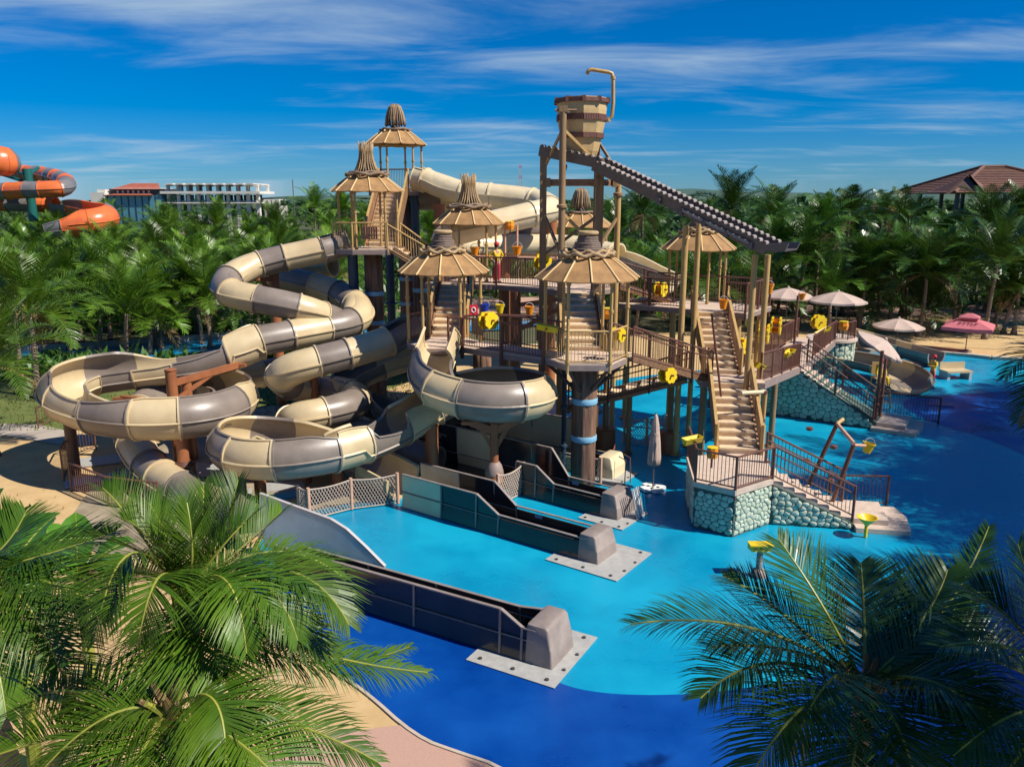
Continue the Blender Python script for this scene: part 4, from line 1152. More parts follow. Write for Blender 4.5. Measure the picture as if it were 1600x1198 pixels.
# ------------------------------------------------------------------ stone bases, long stairs, walkway on the right
def vor_cells(poly, sp, rng):
    P2 = [V(p) for p in poly]
    xs = [p.x for p in P2]; ys = [p.y for p in P2]
    def inside(p):
        c = False; n = len(P2)
        for i in range(n):
            a, b = P2[i], P2[(i + 1) % n]
            if (a.y > p.y) != (b.y > p.y) and p.x < (b.x - a.x) * (p.y - a.y) / (b.y - a.y) + a.x: c = not c
        return c
    seeds = []
    y = min(ys) - sp * 0.3; row = 0
    while y < max(ys) + sp * 0.5:
        x = min(xs) - sp * (0.5 if row % 2 else 0)
        while x < max(xs) + sp:
            s = V((x + rng.uniform(-.36, .36) * sp, y + rng.uniform(-.30, .30) * sp))
            seeds.append(s); x += sp * rng.uniform(0.95, 1.35)
        y += sp * 0.78; row += 1
    cells = []
    for s in seeds:
        cell = list(P2)
        if not inside(s): continue
        for t in seeds:
            if t is s: continue
            dv = t - s
            if dv.length > sp * 3: continue
            n = dv.normalized(); cell = clip(cell, n, (s + t).dot(n) / 2, True)
            if len(cell) < 3: break
        if len(cell) >= 3: cells.append(cell)
    return cells
def stone_face(root, O, ex, n, poly, sp=0.27, seed=1, ez=V((0, 0, 1))):
    """stones bulging out of a flat wall face. O origin, ex along, n outward."""
    rng = random.Random(seed); O = V(O); ex = V(ex).normalized(); n = V(n).normalized()
    for cell in vor_cells(poly, sp, rng):
        c = sum(cell, V((0, 0))) / len(cell)
        ar = abs(sum(cell[i].x * cell[(i + 1) % len(cell)].y - cell[(i + 1) % len(cell)].x * cell[i].y for i in range(len(cell)))) / 2
        if ar < 0.006: continue
        q = cell
        for _ in range(2):
            q2 = []
            for i in range(len(q)):
                a, b = q[i], q[(i + 1) % len(q)]
                if (b - a).length < 0.012: q2.append(a.lerp(b, 0.5)); continue
                q2 += [a.lerp(b, 0.22), a.lerp(b, 0.78)]
            q = q2
        sc = max(0.6, 1 - 0.011 / math.sqrt(ar))
        h = rng.uniform(0.018, 0.045)
        rings = [(sc, 0.0), (sc * 0.985, h * 0.6), (sc * 0.88, h * 0.95)]
        vs = []; m = len(q)
        for s, hh in rings:
            for p in q:
                w = c + (p - c) * s; vs.append(O + ex * w.x + ez * w.y + n * (hh + 0.002))
        vs.append(O + ex * c.x + ez * c.y + n * (h + 0.002))
        fs = [(i * m + k, i * m + (k + 1) % m, (i + 1) * m + (k + 1) % m, (i + 1) * m + k) for i in range(2) for k in range(m)] + [(2 * m + k, 2 * m + (k + 1) % m, 3 * m) for k in range(m)]
        if (ex.cross(ez)).dot(n) < 0: fs = [tuple(reversed(f)) for f in fs]
        mb = MB(); mb.add(vs, fs); mb.build('stone', M['stone_mint'], root, 'all')

ZP = 1.45
A_, B_, C_, D_, E_ = V((5.56, 23.0, 0)), V((6.57, 22.23, 0)), V((7.98, 23.23, 0)), V((8.55, 25.9, 0)), V((5.85, 25.4, 0))
sb = thing('boulder_terrace', 'mint green boulder clad base under the landing at the front of the long stairs', 'stone base', (7.0, 24.0, 0))
mb = MB(); mb.prism([(p.x, p.y) for p in (A_, B_, C_, D_, E_)], -0.03, ZP - 0.16); mb.build('core', M['mortar'], sb)
mb = MB(); cc = (A_ + B_ + C_ + D_ + E_) / 5
mb.prism([((p - cc) * 1.035 + cc)[:2] for p in (A_, B_, C_, D_, E_)], ZP - 0.157, ZP); mb.build('top_slab', M['concrete_step'], sb)
for p, q, sd in ((A_, B_, 3), (B_, C_, 4), (E_, A_, 5)):
    ex = (q - p); L = ex.length; ex.normalize(); nn = V((ex.y, -ex.x, 0))
    stone_face(sb, p, ex, nn, [(0.02, 0.01), (L - 0.02, 0.01), (L - 0.02, ZP - 0.19), (0.02, ZP - 0.19)], 0.185 if sd < 5 else 0.30, sd)
# right flight of concrete steps going down to the pool
ta = V((8.35, 24.6, ZP)); tdir = V((0.985, -0.17, 0)); tn = V((0.17, 0.985, 0))
nst = 7; run = 2.45; wid = 1.45
cs = thing('concrete_stairs', 'pale concrete steps going down from the front landing to the pool', 'stairs', (9.4, 24.2, 0))
t0 = C_ + tn * 0.10
for k in range(nst):
    z1 = ZP - ZP * 0.80 * (k + 1) / nst; x0 = run * k / nst
    p0 = t0 + tdir * x0; p1 = t0 + tdir * (run * (k + 1) / nst)
    mb = MB(); mb.prism([p0[:2], p1[:2], (p1 + tn * wid)[:2], (p0 + tn * wid)[:2]], -0.02, z1 + 0.0005 * k); mb.build('step', M['concrete_step'], cs)
p0 = t0 + tdir * run
mb = MB(); mb.prism([p0[:2], (p0 + tdir * 1.05)[:2], (p0 + tdir * 1.15 + tn * wid * 1.1)[:2], (p0 + tn * wid * 1.1)[:2]], 0.13, 0.29); mb.build('step', M['concrete_step'], cs)
mb = MB(); p1 = p0 - tn * 0.35 + tdir * 0.05
mb.prism([p1[:2], (p1 + tdir * 1.55)[:2], (p1 + tdir * 1.75 + tn * 1.2)[:2], (p1 + tdir * 1.6 + tn * 2.0)[:2], (p1 + tn * 2.0)[:2]], -0.025, 0.128); mb.build('step', M['concrete_step'], cs)
sw = thing('stone_wing_wall', 'triangular mint boulder wall below the front concrete steps', 'stone wall', (9.2, 23.1, 0))
wo = C_ - tn * 0.02
mb = MB(); mb.extrude([wo + V((0, 0, -0.03)), wo + tdir * (run + 0.02) + V((0, 0, -0.03)), wo + tdir * (run + 0.02) + V((0, 0, 0.15)), wo + V((0, 0, ZP - 0.17))], tn * 0.11); mb.build('core', M['mortar'], sw)
stone_face(sw, wo, tdir, -tn, [(0.02, 0.01), (run - 0.05, 0.01), (run - 0.05, 0.15), (0.02, ZP - 0.20)], 0.19, 8)
railing('brown railing along the front edges of the boulder clad landing', [(A_.x, A_.y, ZP), (B_.x, B_.y, ZP), (C_.x, C_.y, ZP)], h=1.02, below=0.3, postr=0.06)
railing('brown railing on the left edge of the boulder clad landing', [(E_.x, E_.y, ZP), (A_.x, A_.y, ZP)], h=1.02)
zb = 0.30
railing('front handrail of the concrete steps below the boulder clad landing', [tuple(t0 + V((0, 0, ZP))), tuple(t0 + tdir * run + V((0, 0, zb)))], h=1.02, second=True, postr=0.06, below=0.15)
railing('rear handrail of the concrete steps below the boulder clad landing', [tuple(t0 + tn * wid + V((0, 0, ZP))), tuple(t0 + tn * wid + tdir * run + V((0, 0, zb)))], h=1.02, second=True, postr=0.06)
railing('low pool railing standing beyond the foot of the front concrete steps', [tuple(t0 + tn * 1.9 + tdir * (run - 0.3)), tuple(t0 + tn * 2.1 + tdir * (run + 1.55))], h=1.0, postr=0.06)
# long stairs
ZM = 3.30
stairs('lower flight of the long wooden stairs with plank sides', (7.62, 25.7, ZP), (7.95, 28.6, ZM), 1.25, n=9, side='plank', par_h=0.78, sgap=1)
MIDP = [(6.9, 28.6), (9.2, 28.3), (9.4, 30.0), (7.0, 30.1)]
deck('middle landing between the two flights of the long stairs', MIDP, ZM, (1, 0), name='stair_landing', cat='landing')
stairs('upper flight of the long wooden stairs up to the right hand deck', (7.98, 29.75, ZM), (8.15, 32.9, 5.3), 1.15, n=10, side='plank', par_h=0.78, sgap=1)
for lb, c in (('left post under the middle landing', (7.1, 28.9)), ('right post under the middle landing', (9.0, 28.8)), ('rear post under the middle landing', (7.4, 29.9))):
    steel_post(lb, c, 0, ZM - 0.22, 0.11, 'post_wood', 'support_post')
# ramp stairs from front centre hut to middle landing
ra, rb_ = V((7.0, 29.3, ZM)), V((3.75, 27.25, Z5))
stairs('side stairs from the middle landing up to the front centre hut', tuple(ra), tuple(rb_), 1.2, n=7)
dr = (rb_ - ra); dr.z = 0; dr.normalize(); sr = V((dr.y, -dr.x, 0)) * 0.66
railing('front railing of the side stairs, with a yellow flower wheel', [tuple(ra - sr * (1 if sr.y > 0 else -1)), tuple(rb_ - sr * (1 if sr.y > 0 else -1))], h=1.05, second=True, below=0.35)
railing('rear railing of the side stairs', [tuple(ra + sr * (1 if sr.y > 0 else -1)), tuple(rb_ + sr * (1 if sr.y > 0 else -1))], h=1.05)
# lower brown ramp crossing beneath
stairs('dark brown ramp crossing below the side stairs', (2.2, 30.9, 1.75), (6.7, 29.9, 3.2), 1.2, n=8)
railing('dark brown railing on the ramp crossing below the side stairs', [(2.2, 30.2, 1.75), (6.7, 29.2, 3.2)], h=1.1, m='dark_brown_paint', second=True)
for lb, c in (('slim post beneath the left end of the crossing ramp', (2.9, 30.6)), ('slim post beneath the middle of the crossing ramp', (4.6, 30.3))):
    steel_post(lb, c, 0, 1.9 + (0.5 if c[0] > 4 else 0), 0.10, 'post_wood', 'support_post')
# walkway to the right with a boulder wall below
W0, W1, W2, W3 = V((9.2, 28.9, 3.2)), V((13.0, 35.5, 2.40)), V((15.5, 39.5, 2.30)), V((18.0, 44.0, 2.15))
wk = thing('walkway', 'long raised walkway leading right and back from the middle landing', 'walkway', tuple(W1))
for a, b in ((W0, W1), (W1, W2), (W2, W3)):
    L = (b - a).length; n = max(3, int(L / 0.34)); dd = (b - a).normalized(); sn = V((dd.y, -dd.x, 0)).normalized()
    for k in range(n):
        p, q = a.lerp(b, (k + 0.04) / n), a.lerp(b, (k + 0.96) / n)
        mb = MB(); mb.extrude([p, q, q - sn * 2.0, p - sn * 2.0], (0, 0, -0.06)); mb.build('board', M['deck_board'], wk)
    mb = MB(); mb.beam(a + sn * 0.03 - V((0, 0, 0.17)), b + sn * 0.03 - V((0, 0, 0.17)), 0.07, 0.3); mb.build('edge_beam', M['fascia'], wk)
    mb = MB(); mb.beam(a - sn * 2.03 - V((0, 0, 0.17)), b - sn * 2.03 - V((0, 0, 0.17)), 0.07, 0.3); mb.build('edge_beam', M['fascia'], wk)
def off(p, q, o): dd = (q - p).normalized(); return V((dd.y, -dd.x, 0)).normalized() * o
railing('front railing of the raised walkway between the landing and the boulder wall', [tuple(W0), tuple(W1)], h=1.08, postr=0.06, below=0.3)
railing('front railing of the raised walkway beyond the boulder wall stairs', [tuple(W2.lerp(W1, 0.4)), tuple(W3)], h=1.08, postr=0.06)
railing('rear railing of the raised walkway, nearer half', [tuple(W0 - off(W0, W1, 2.0)), tuple(W1 - off(W0, W1, 2.0))], h=1.08, postr=0.06)
railing('rear railing of the raised walkway, farther half', [tuple(W1 - off(W1, W2, 2.0)), tuple(W3 - off(W2, W3, 2.0))], h=1.08, postr=0.06)
for lb, p in (('near post under the raised walkway', W0.lerp(W1, 0.35)), ('second post under the raised walkway', W0.lerp(W1, 0.7) - off(W0, W1, 1.6)), ('post under the far part of the raised walkway', W2.lerp(W3, 0.3) - off(W2, W3, 1.0))):
    steel_post(lb, (p.x, p.y), 0, p.z - 0.3, 0.12, 'post_wood', 'support_post')
# boulder wall and stairs at the walkway
bw = thing('boulder_wall', 'large shaded boulder wall under the walkway stairs on the right', 'stone wall', (13.2, 35.5, 0))
wd = V((0.83, -0.56, 0)).normalized(); wn_ = V((0.56, 0.83, 0)).normalized()
wA = V((9.6, 37.9, 0)); Lw = 7.6; apex = 4.1
mb = MB(); mb.extrude([wA + V((0, 0, -0.03)), wA + wd * Lw + V((0, 0, -0.03)), wA + wd * Lw + V((0, 0, 0.3)), wA + wd * apex + V((0, 0, 2.22)), wA + V((0, 0, 2.22))], wn_ * 1.4); mb.build('core', M['mortar'], bw)
stone_face(bw, wA, wd, -wn_, [(0.7, 0.01), (Lw - 0.05, 0.01), (Lw - 0.05, 0.26), (apex, 2.2), (0.7, 2.2)], 0.27, 21)
s2 = thing('concrete_stairs', 'concrete steps beside the large shaded boulder wall', 'stairs', (14.7, 35.0, 0))
T0 = wA + wd * apex + wn_ * 0.05; r2 = 3.35; n2 = 12; H2 = 2.36
for k in range(n2):
    p0 = T0 + wd * (r2 * k / n2); p1 = T0 + wd * (r2 * (k + 1) / n2); z1 = H2 - (H2 - 0.3) * (k + 1) / n2
    mb = MB(); mb.prism([p0[:2], p1[:2], (p1 + wn_ * 1.5)[:2], (p0 + wn_ * 1.5)[:2]], z1 - 0.35 if z1 > 0.5 else -0.02, z1); mb.build('step', M['concrete_step'], s2)
p0 = T0 + wd * r2
mb = MB(); mb.prism([p0[:2], (p0 + wd * 1.3)[:2], (p0 + wd * 1.3 + wn_ * 1.9)[:2], (p0 + wn_ * 1.9)[:2]], 0.13, 0.298); mb.build('step', M['concrete_step'], s2)
p1 = p0 - wn_ * 0.4
mb = MB(); mb.prism([p1[:2], (p1 + wd * 1.75)[:2], (p1 + wd * 1.9 + wn_ * 1.2)[:2], (p1 + wd * 1.8 + wn_ * 2.4)[:2], (p1 + wn_ * 2.4)[:2]], -0.025, 0.128); mb.build('step', M['concrete_step'], s2)
railing('front handrail of the steps beside the large boulder wall', [tuple(T0 + V((0, 0, H2))), tuple(T0 + wd * r2 + V((0, 0, 0.3)))], h=1.05, second=True, postr=0.06)
railing('rear handrail of the steps beside the large boulder wall', [tuple(T0 + wn_ * 1.5 + V((0, 0, H2))), tuple(T0 + wn_ * 1.5 + wd * r2 + V((0, 0, 0.3)))], h=1.05, second=True, postr=0.06)
railing('dark pool railing right of the steps by the large boulder wall', [tuple(T0 + wn_ * 2.4 + wd * (r2 - 0.2)), tuple(T0 + wn_ * 2.5 + wd * (r2 + 2.3))], h=1.15, m='dark_brown_paint', postr=0.06)
# round boulder tower at the back
rt_ = thing('stone_tower', 'round pale mint boulder turret at the back end of the walkway', 'turret', (18.3, 45.2, 0))
RC = V((18.3, 45.2, 0)); RR = 1.25
mb = MB(); mb.lathe([(RR, -0.03), (RR, 2.0)], 28, tuple(RC)); mb.build('core', M['mortar'], rt_, True)
mb = MB(); mb.lathe([(RR + 0.12, 1.98), (RR + 0.12, 2.12), (RR, 2.14)], 28, tuple(RC)); mb.build('top_slab', M['concrete_step'], rt_, True)
for k in range(14):
    a0, a1 = 2 * math.pi * k / 14, 2 * math.pi * (k + 1) / 14
    if math.sin((a0 + a1) / 2) > 0.55: continue
    p = RC + V((math.cos(a0), math.sin(a0), 0)) * RR; q = RC + V((math.cos(a1), math.sin(a1), 0)) * RR
    ex = (q - p).normalized(); stone_face(rt_, p, ex, V((math.cos((a0 + a1) / 2), math.sin((a0 + a1) / 2), 0)), [(0.01, 0.01), ((q - p).length - 0.01, 0.01), ((q - p).length - 0.01, 1.97), (0.01, 1.97)], 0.36, 40 + k)
railing('railing round the top of the pale boulder turret', [(RC.x + 1.2 * math.cos(a), RC.y + 1.2 * math.sin(a), 2.13) for a in (-2.6, -1.9, -1.2, -0.5, 0.2)], h=1.0)
# ------------------------------------------------------------------ palms
def frond_points(L, el0, droop, n, az=0.0, bow=0.0):
    pts = []; p = V((0, 0, 0)); st = L / n
    for i in range(n + 1):
        t = i / n
        el = el0 - droop * (t ** 1.5)
        pts.append(p.copy())
        a = az + bow * t * t
        p = p + V((math.cos(el) * math.cos(a), math.cos(el) * math.sin(a), math.sin(el))) * st
    return pts
def interp(pts, t):
    x = t * (len(pts) - 1); i = min(int(x), len(pts) - 2); f = x - i
    return pts[i].lerp(pts[i + 1], f), (pts[i + 1] - pts[i]).normalized()
def leaf_strips(mb, pts, nl, ll, w, rng, seg=3, hang=0.75, start=0.16, up=V((0, 0, 1)), vee=0.35, twist=0.0, fwd=1.0):
    """leaflets in two rows along a rachis"""
    for k in range(nl):
        t = start + (1 - start) * (k + 0.5) / nl
        p, T = interp(pts, t)
        S = T.cross(up)
        if S.length < 0.05: S = T.cross(V((1, 0, 0)))
        S.normalize(); U = S.cross(T).normalized()
        if U.z < 0 and abs(T.z) < 0.9: U = -U
        q = (t - start) / (1 - start)
        l = ll * (0.55 + 0.75 * math.sin(math.pi * min(1, q * 0.85 + 0.16))) * (1 - 0.45 * q ** 4)
        fw = 0.45 + 0.75 * q * q
        for sg in (1, -1):
            if rng.random() < 0.03: continue
            d = (S * sg + T * (fw * fwd + rng.uniform(-.08, .08)) + U * (vee + rng.uniform(-.12, .12))).normalized()
            lk = l * rng.uniform(0.86, 1.1); g = hang * rng.uniform(0.6, 1.35)
            wid = w * rng.uniform(0.85, 1.15)
            c = p.copy(); dirn = d.copy(); vs = []; ww = (0.55, 1.0, 0.72, 0.05) if seg == 3 else (0.7, 1.0, 0.05)
            side = (T - d * T.dot(d)).normalized()
            if twist: side = (side + U * twist * sg).normalized()
            for s in range(seg + 1):
                h = side * (wid * ww[s] / 2)
                vs += [c - h, c + h]
                c = c + dirn * (lk / seg)
                dirn = (dirn + V((0, 0, -1)) * (g * 0.55 * (s + 1) / seg)).normalized()
            mb.add(vs, [(2 * s, 2 * s + 1, 2 * s + 3, 2 * s + 2) for s in range(seg)])
def crown_mesh(seed, nf=22, L=3.6, nl=26, ll=0.8, w=0.06, seg=2, young=0.0):
    rng = random.Random(seed); mb = MB(); rb = MB()
    for k in range(nf):
        u = k / (nf - 1)
        az = k * 2.39996 + rng.uniform(-.25, .25)
        el = math.radians(86 - 74 * u ** 0.9 + rng.uniform(-9, 9)) + young
        dr = math.radians(28 + 74 * u + rng.uniform(-14, 22))
        Lk = L * rng.uniform(0.82, 1.12) * (0.86 + 0.2 * math.sin(math.pi * u))
        pts = frond_points(Lk, el, dr, 8, az, rng.uniform(-.25, .25))
        leaf_strips(mb, pts, nl, ll, w, rng, seg, hang=0.40 + 0.42 * u)
        b = len(mb.v)
        mb.pipe(pts, 0.03, 3, radii=[0.034 * (1 - 0.85 * i / 8) + 0.006 for i in range(9)])
    return mb
CROWNS = []; CROWNS_G = []; TRUNKS = []
for s in range(8):
    mb_ = crown_mesh(100 + s, nf=17 + (s * 5) % 8, L=(3.6, 4.1, 3.3, 4.4)[s % 4], nl=34, ll=0.74 + 0.12 * (s % 3), w=0.058, seg=2, young=(0.16 if s % 3 == 0 else 0))
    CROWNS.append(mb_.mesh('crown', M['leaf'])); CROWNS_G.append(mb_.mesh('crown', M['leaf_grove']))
def trunk_mesh(h, lean, seed):
    rng = random.Random(seed); n = 26; pts = []; rad = []
    for i in range(n + 1):
        t = i / n
        pts.append(V((lean * t * t, 0.12 * math.sin(t * 3 + seed), h * t)))
        rad.append((0.155 - 0.055 * t + 0.10 * max(0, 0.12 - t) / 0.12) * (1.06 if i % 2 else 0.97))
    mb = MB(); mb.pipe(pts, 0.15, 9, radii=rad)
    return mb, pts[-1]
for s in range(4):
    mb, tp = trunk_mesh(1.0 * 6.0, 0.35 * (s - 1.5), s)
    TRUNKS.append((mb.mesh('trunk', M['trunk'], 'all'), tp))
def palm(x, y, h, label, group, rng, sc=None, right=False, name='coconut_palm', crown=None, gz0=-0.06):
    s = sc or rng.uniform(0.85, 1.15)
    ti = rng.randrange(len(TRUNKS)); tm, tp = TRUNKS[ti]
    root = thing(name, label, 'palm tree', (x, y, gz0), rng.uniform(0, 6.28), group)
    k = h / 6.0
    o = inst(tm, 'trunk', root); o.scale = (1, 1, k)
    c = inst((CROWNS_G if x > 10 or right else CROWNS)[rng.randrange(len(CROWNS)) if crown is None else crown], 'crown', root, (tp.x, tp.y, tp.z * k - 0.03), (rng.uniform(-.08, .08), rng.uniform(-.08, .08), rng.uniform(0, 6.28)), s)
    if rng.random() < 0.5:
        inst(DEAD[rng.randrange(len(DEAD))], 'dead_frond', root, (tp.x, tp.y, tp.z * k - 0.05), (0, 0, rng.uniform(0, 6.28)), s)
    return root
DEAD = []
for q_ in range(3):
    r_ = random.Random(300 + q_); mb = MB()
    for k_ in range(2 + q_):
        pts_ = frond_points(2.6, math.radians(-5 - 20 * r_.random()), math.radians(70), 7, r_.uniform(0, 6.28), 0.2)
        leaf_strips(mb, pts_, 18, 0.7, 0.05, r_, 2, hang=1.2); mb.pipe(pts_, 0.03, 3)
    DEAD.append(mb.mesh('dead_frond', M['leaf_dry']))
prng = random.Random(11)
placed = []
def ok(x, y, d):
    for a, b in placed:
        if (a - x) ** 2 + (b - y) ** 2 < d * d: return False
    placed.append((x, y)); return True
def grove(n, pxr, yr, hr, label, group, d0=3.3, avoid=None, pw=1.6, lim=4000, scr=(0.85, 1.15)):
    c = 0; tries = 0
    while c < n and tries < lim:
        tries += 1
        px = prng.uniform(*pxr); u = prng.random() ** pw
        y = yr[0] + (yr[1] - yr[0]) * u
        x = (px - 800) / FPX * (y * CP + 2) 
        if avoid and avoid(x, y): continue
        if not ok(x, y, d0 + 0.018 * y): continue
        palm(x, y, prng.uniform(*hr), label, group, prng, prng.uniform(*scr)); c += 1
    return c
def river_near(x, y):          # keep the river, the lawn and the back path free
    return (x < 3 and 50.5 < y + 0.0 < 56.5 and x < -10 and False) or (-20 < x < 45 and 66 < y < 79 and prng.random() < 0.6) or (-14 < x < 4 and 57 < y < 68)
n0 = grove(24, (-40, 430), (51, 66), (1.8, 4.4), 'leafy palm between the river and the left grove', 'palms along the river on the left', d0=2.0, avoid=river_near)
n1 = grove(54, (-60, 560), (62, 100), (2.2, 5.4), 'coconut palm in the dense left grove behind the grey and tan slides', 'palms of the left grove', avoid=river_near)
n2 = grove(48, (-60, 760), (100, 190), (2.4, 5.4), 'coconut palm far back in the left grove, below the white building', 'palms far back on the left')
n3 = grove(26, (560, 960), (72, 150), (3.4, 6.6), 'coconut palm behind the huts and the bucket tower', 'palms behind the middle of the structure', avoid=river_near)
n4b = grove(34, (960, 1690), (59, 78), (1.6, 3.4), 'short leafy palm low in the right grove behind the parasols', 'short palms of the right grove', d0=2.0, scr=(1.0, 1.3))
n4 = grove(56, (960, 1680), (60, 100), (3.0, 6.6), 'coconut palm in the dark right grove behind the parasols', 'palms of the right grove', d0=3.3)
n5 = grove(50, (900, 1700), (100, 200), (4.4, 7.2), 'coconut palm far back on the right near the horizon', 'palms far back on the right')
# single palms one can point at
def named_palm(px, py, y, h, label, sc=1.0, crown=None):
    q = at(px, py, y); placed.append((q.x, q.y)); return palm(q.x, q.y, h, label, None, prng, sc, crown=crown)
named_palm(45, 490, 39.5, 4.3, 'palm with a pale ringed trunk standing by the river at the far left', 1.05, 1)
named_palm(195, 490, 49, 3.0, 'bright green young palm behind the back of the big left coil', 1.1, 0)
named_palm(20, 470, 47, 4.6, 'palm cut by the left picture edge behind the ringed trunk palm', 1.0, 4)
named_palm(120, 470, 56, 3.6, 'palm behind the river between the ringed trunk palm and the coil', 1.0, 3)
named_palm(310, 470, 55, 3.4, 'palm behind the flared mouth of the left slide', 1.1, 6)
named_palm(245, 480, 53, 2.8, 'small palm right of the bright green young palm', 0.9, 3)
named_palm(-25, 600, 30, 3.6, 'palm at the left edge hanging a frond over the garden path', 0.9, 1)
named_palm(1145, 330, 72, 9.0, 'tall palm rising above the horizon beyond the lower end of the sluice', 1.05, 1)
named_palm(1330, 330, 70, 8.3, 'tall palm standing out above the right grove, left of the tiled pavilion', 1.0, 4)
named_palm(1285, 360, 66, 7.4, 'tall palm just left of the one beside the tiled pavilion', 1.05, 6)
named_palm(1425, 335, 68, 7.8, 'palm with upright fronds in front of the tiled pavilion roof', 1.0, 0)
named_palm(1300, 430, 58.5, 3.0, 'bright palm behind the two big parasols', 1.0, 0)
named_palm(490, 320, 120, 8.6, 'palm against the sky left of the upper left hut', 1.0, 1)
for px_, y_, h_, lb_, sc_ in ((1005, 84, 8.4, 'tall palm breaking the skyline right of the bucket tower posts', 1.0), (1212, 76, 8.2, 'palm reaching the skyline right of the tallest palm beyond the sluice', 1.0), (1380, 80, 8.0, 'palm with thin upright crown left of the pavilion eave', 0.9), (1560, 72, 7.4, 'palm whose crown covers the pavilion pillars', 1.1), (1600, 74, 8.4, 'palm at the right edge covering the pavilion roof corner', 1.05),
        (530, 105, 8.2, 'palm against the sky beside the upper left hut post', 1.0), (160, 92, 7.0, 'palm just right of the orange bowl', 1.0), (340, 88, 6.8, 'tall palm in front of the middle of the white building', 1.1), (255, 82, 6.0, 'palm in front of the blue glass wing', 1.1), (430, 96, 6.6, 'palm under the right end of the white building', 1.0), (75, 78, 5.6, 'palm below the orange tubes', 1.1)):
    q = at(px_, 330, y_); placed.append((q.x, q.y)); palm(q.x, q.y, h_, lb_, None, prng, sc_)
for px, y, h, lb in ((1345, 60, 4.6, 'front row palm rising just right of the large pale parasol'), (1392, 61, 5.0, 'front row palm directly behind the pale parasol at the pool kerb'), (1440, 58, 4.6, 'front row palm between the kerb parasol and the pink parasol'), (1495, 60, 4.9, 'front row palm behind the left half of the pink parasol'), (1545, 57, 5.2, 'front row palm with its trunk right of the pink parasol pole'), (1590, 59, 4.7, 'front row palm at the right picture edge beyond the pink parasol'), (1250, 63, 5.2, 'front row palm between the two big pale parasols'), (1200, 64, 5.5, 'front row palm behind the lower sluice posts')):
    q = at(px, 480, y); placed.append((q.x, q.y))
    palm(q.x, q.y, h, lb, 'front row of palms on the beach', prng, 1.1)
for i, (x, y, h) in enumerate(((25.7, 20.6, 10.5), (27.6, 25.4, 11.2), (30.0, 30.0, 10.6), (31.5, 33.8, 10.0), (24.4, 15.5, 10.0), (27.5, 13, 12.5), (34, 27, 12.0), (31, 20, 11.2), (38, 36, 11.0), (38, 31, 11.6), (22.5, 10.5, 11.0), (26, 8, 12.0), (29, 16.5, 12.6), (32, 23.5, 12.8),
        (15.5, 2.0, 10.0), (18, 4.5, 10.5), (20, 7, 11.0), (18, 0, 12.0), (22, 4, 12.0), (12.8, 3.4, 10.8), (36, 23, 12.0), (29, 21.5, 11.8), (16.5, -1, 11))):   # beside the pool on the right, out of the picture: they shade the water
    palm(x, y, h, 'palm beside the right edge of the pool', 'palms lining the right side of the pool', prng, 1.35)
# far woodland that reads as one mass, and shrubs
fw = MB(); frng = random.Random(5)
low = MB()
for k in range(2300):
    y = 185 + 1750 * frng.random() ** 2.1; x = frng.uniform(-0.80, 0.80) * y; big = 1 + max(0, y - 300) / 500
    h = frng.uniform(3.5, 8.2) * (1 if x > -0.1 * y else 0.85); r = frng.uniform(2.5, 5.0) * big
    if 225 < y and frng.random() < 0.15: h += 1.5
    if x < -0.24 * y and y < 235: continue
    for j in range(15):
        a = frng.uniform(0, 6.28); e = frng.uniform(0.0, 1.1)
        p = V((x, y, h * frng.uniform(0.2, 1.0))); d = V((math.cos(a) * math.cos(e), math.sin(a) * math.cos(e), math.sin(e) * min(1, 5 / r)))
        q = p + d * r * 0.6; q2 = p + d * r + V((0, 0, -min(r, 5) * 0.35)); sd = d.cross(V((0, 0, 1))).normalized() * (r * 0.20)
        fw.add([p - sd * 0.5, p + sd * 0.5, q + sd, q - sd, q2], [(0, 1, 2, 3), (3, 2, 4)])
tag(fw.build('distant_woodland', M['far_leaf']), kind='stuff')
ug = MB(); grng = random.Random(9)
def scrub(n, box, h, size, dens=8, avoid=None):
    for k in range(n):
        x = grng.uniform(box[0], box[1]); y = grng.uniform(box[2], box[3])
        if avoid and avoid(x, y): continue
        for j in range(dens):
            a = grng.uniform(0, 6.28); e = grng.uniform(0.1, 1.3); l = size * grng.uniform(0.5, 1.2)
            p = V((x + grng.uniform(-.5, .5), y + grng.uniform(-.5, .5), -0.05)); d = V((math.cos(a) * math.cos(e), math.sin(a) * math.cos(e), math.sin(e)))
            sd = d.cross(V((0, 0, 1))).normalized() * l * 0.13
            p1 = p + d * l * h; p2 = p1 + (d + V((0, 0, -0.5))).normalized() * l * 0.5
            ug.add([p - sd * 0.3, p + sd * 0.3, p1 + sd, p1 - sd, p2], [(0, 1, 2, 3), (3, 2, 4)])
scrub(1500, (-75, -6, 59, 130), 1.0, 1.5, 7)
scrub(700, (-8, 30, 80, 150), 1.0, 1.5, 7)
scrub(1300, (24, 110, 70, 150), 1.0, 1.6, 7)
scrub(160, (-34, -20, 43, 49), 0.7, 1.0, 9)
scrub(160, (-18, -4, 50, 56), 0.7, 0.9, 9)
tag(ug.build('undergrowth', M['shrub']), kind='stuff')
# lawn blades, short tufts
gb = MB()
for k in range(5200):
    x = grng.uniform(-26, -5); y = grng.uniform(33.5, 48)
    h = grng.uniform(0.05, 0.16); a = grng.uniform(0, 3.14); dx, dy = math.cos(a) * 0.03, math.sin(a) * 0.03
    gb.add([(x - dx, y - dy, -0.03), (x + dx, y + dy, -0.03), (x + grng.uniform(-.06, .06), y + grng.uniform(-.06, .06), h)], [(0, 1, 2)])
tag(gb.build('grass', M['lawn']), kind='stuff')

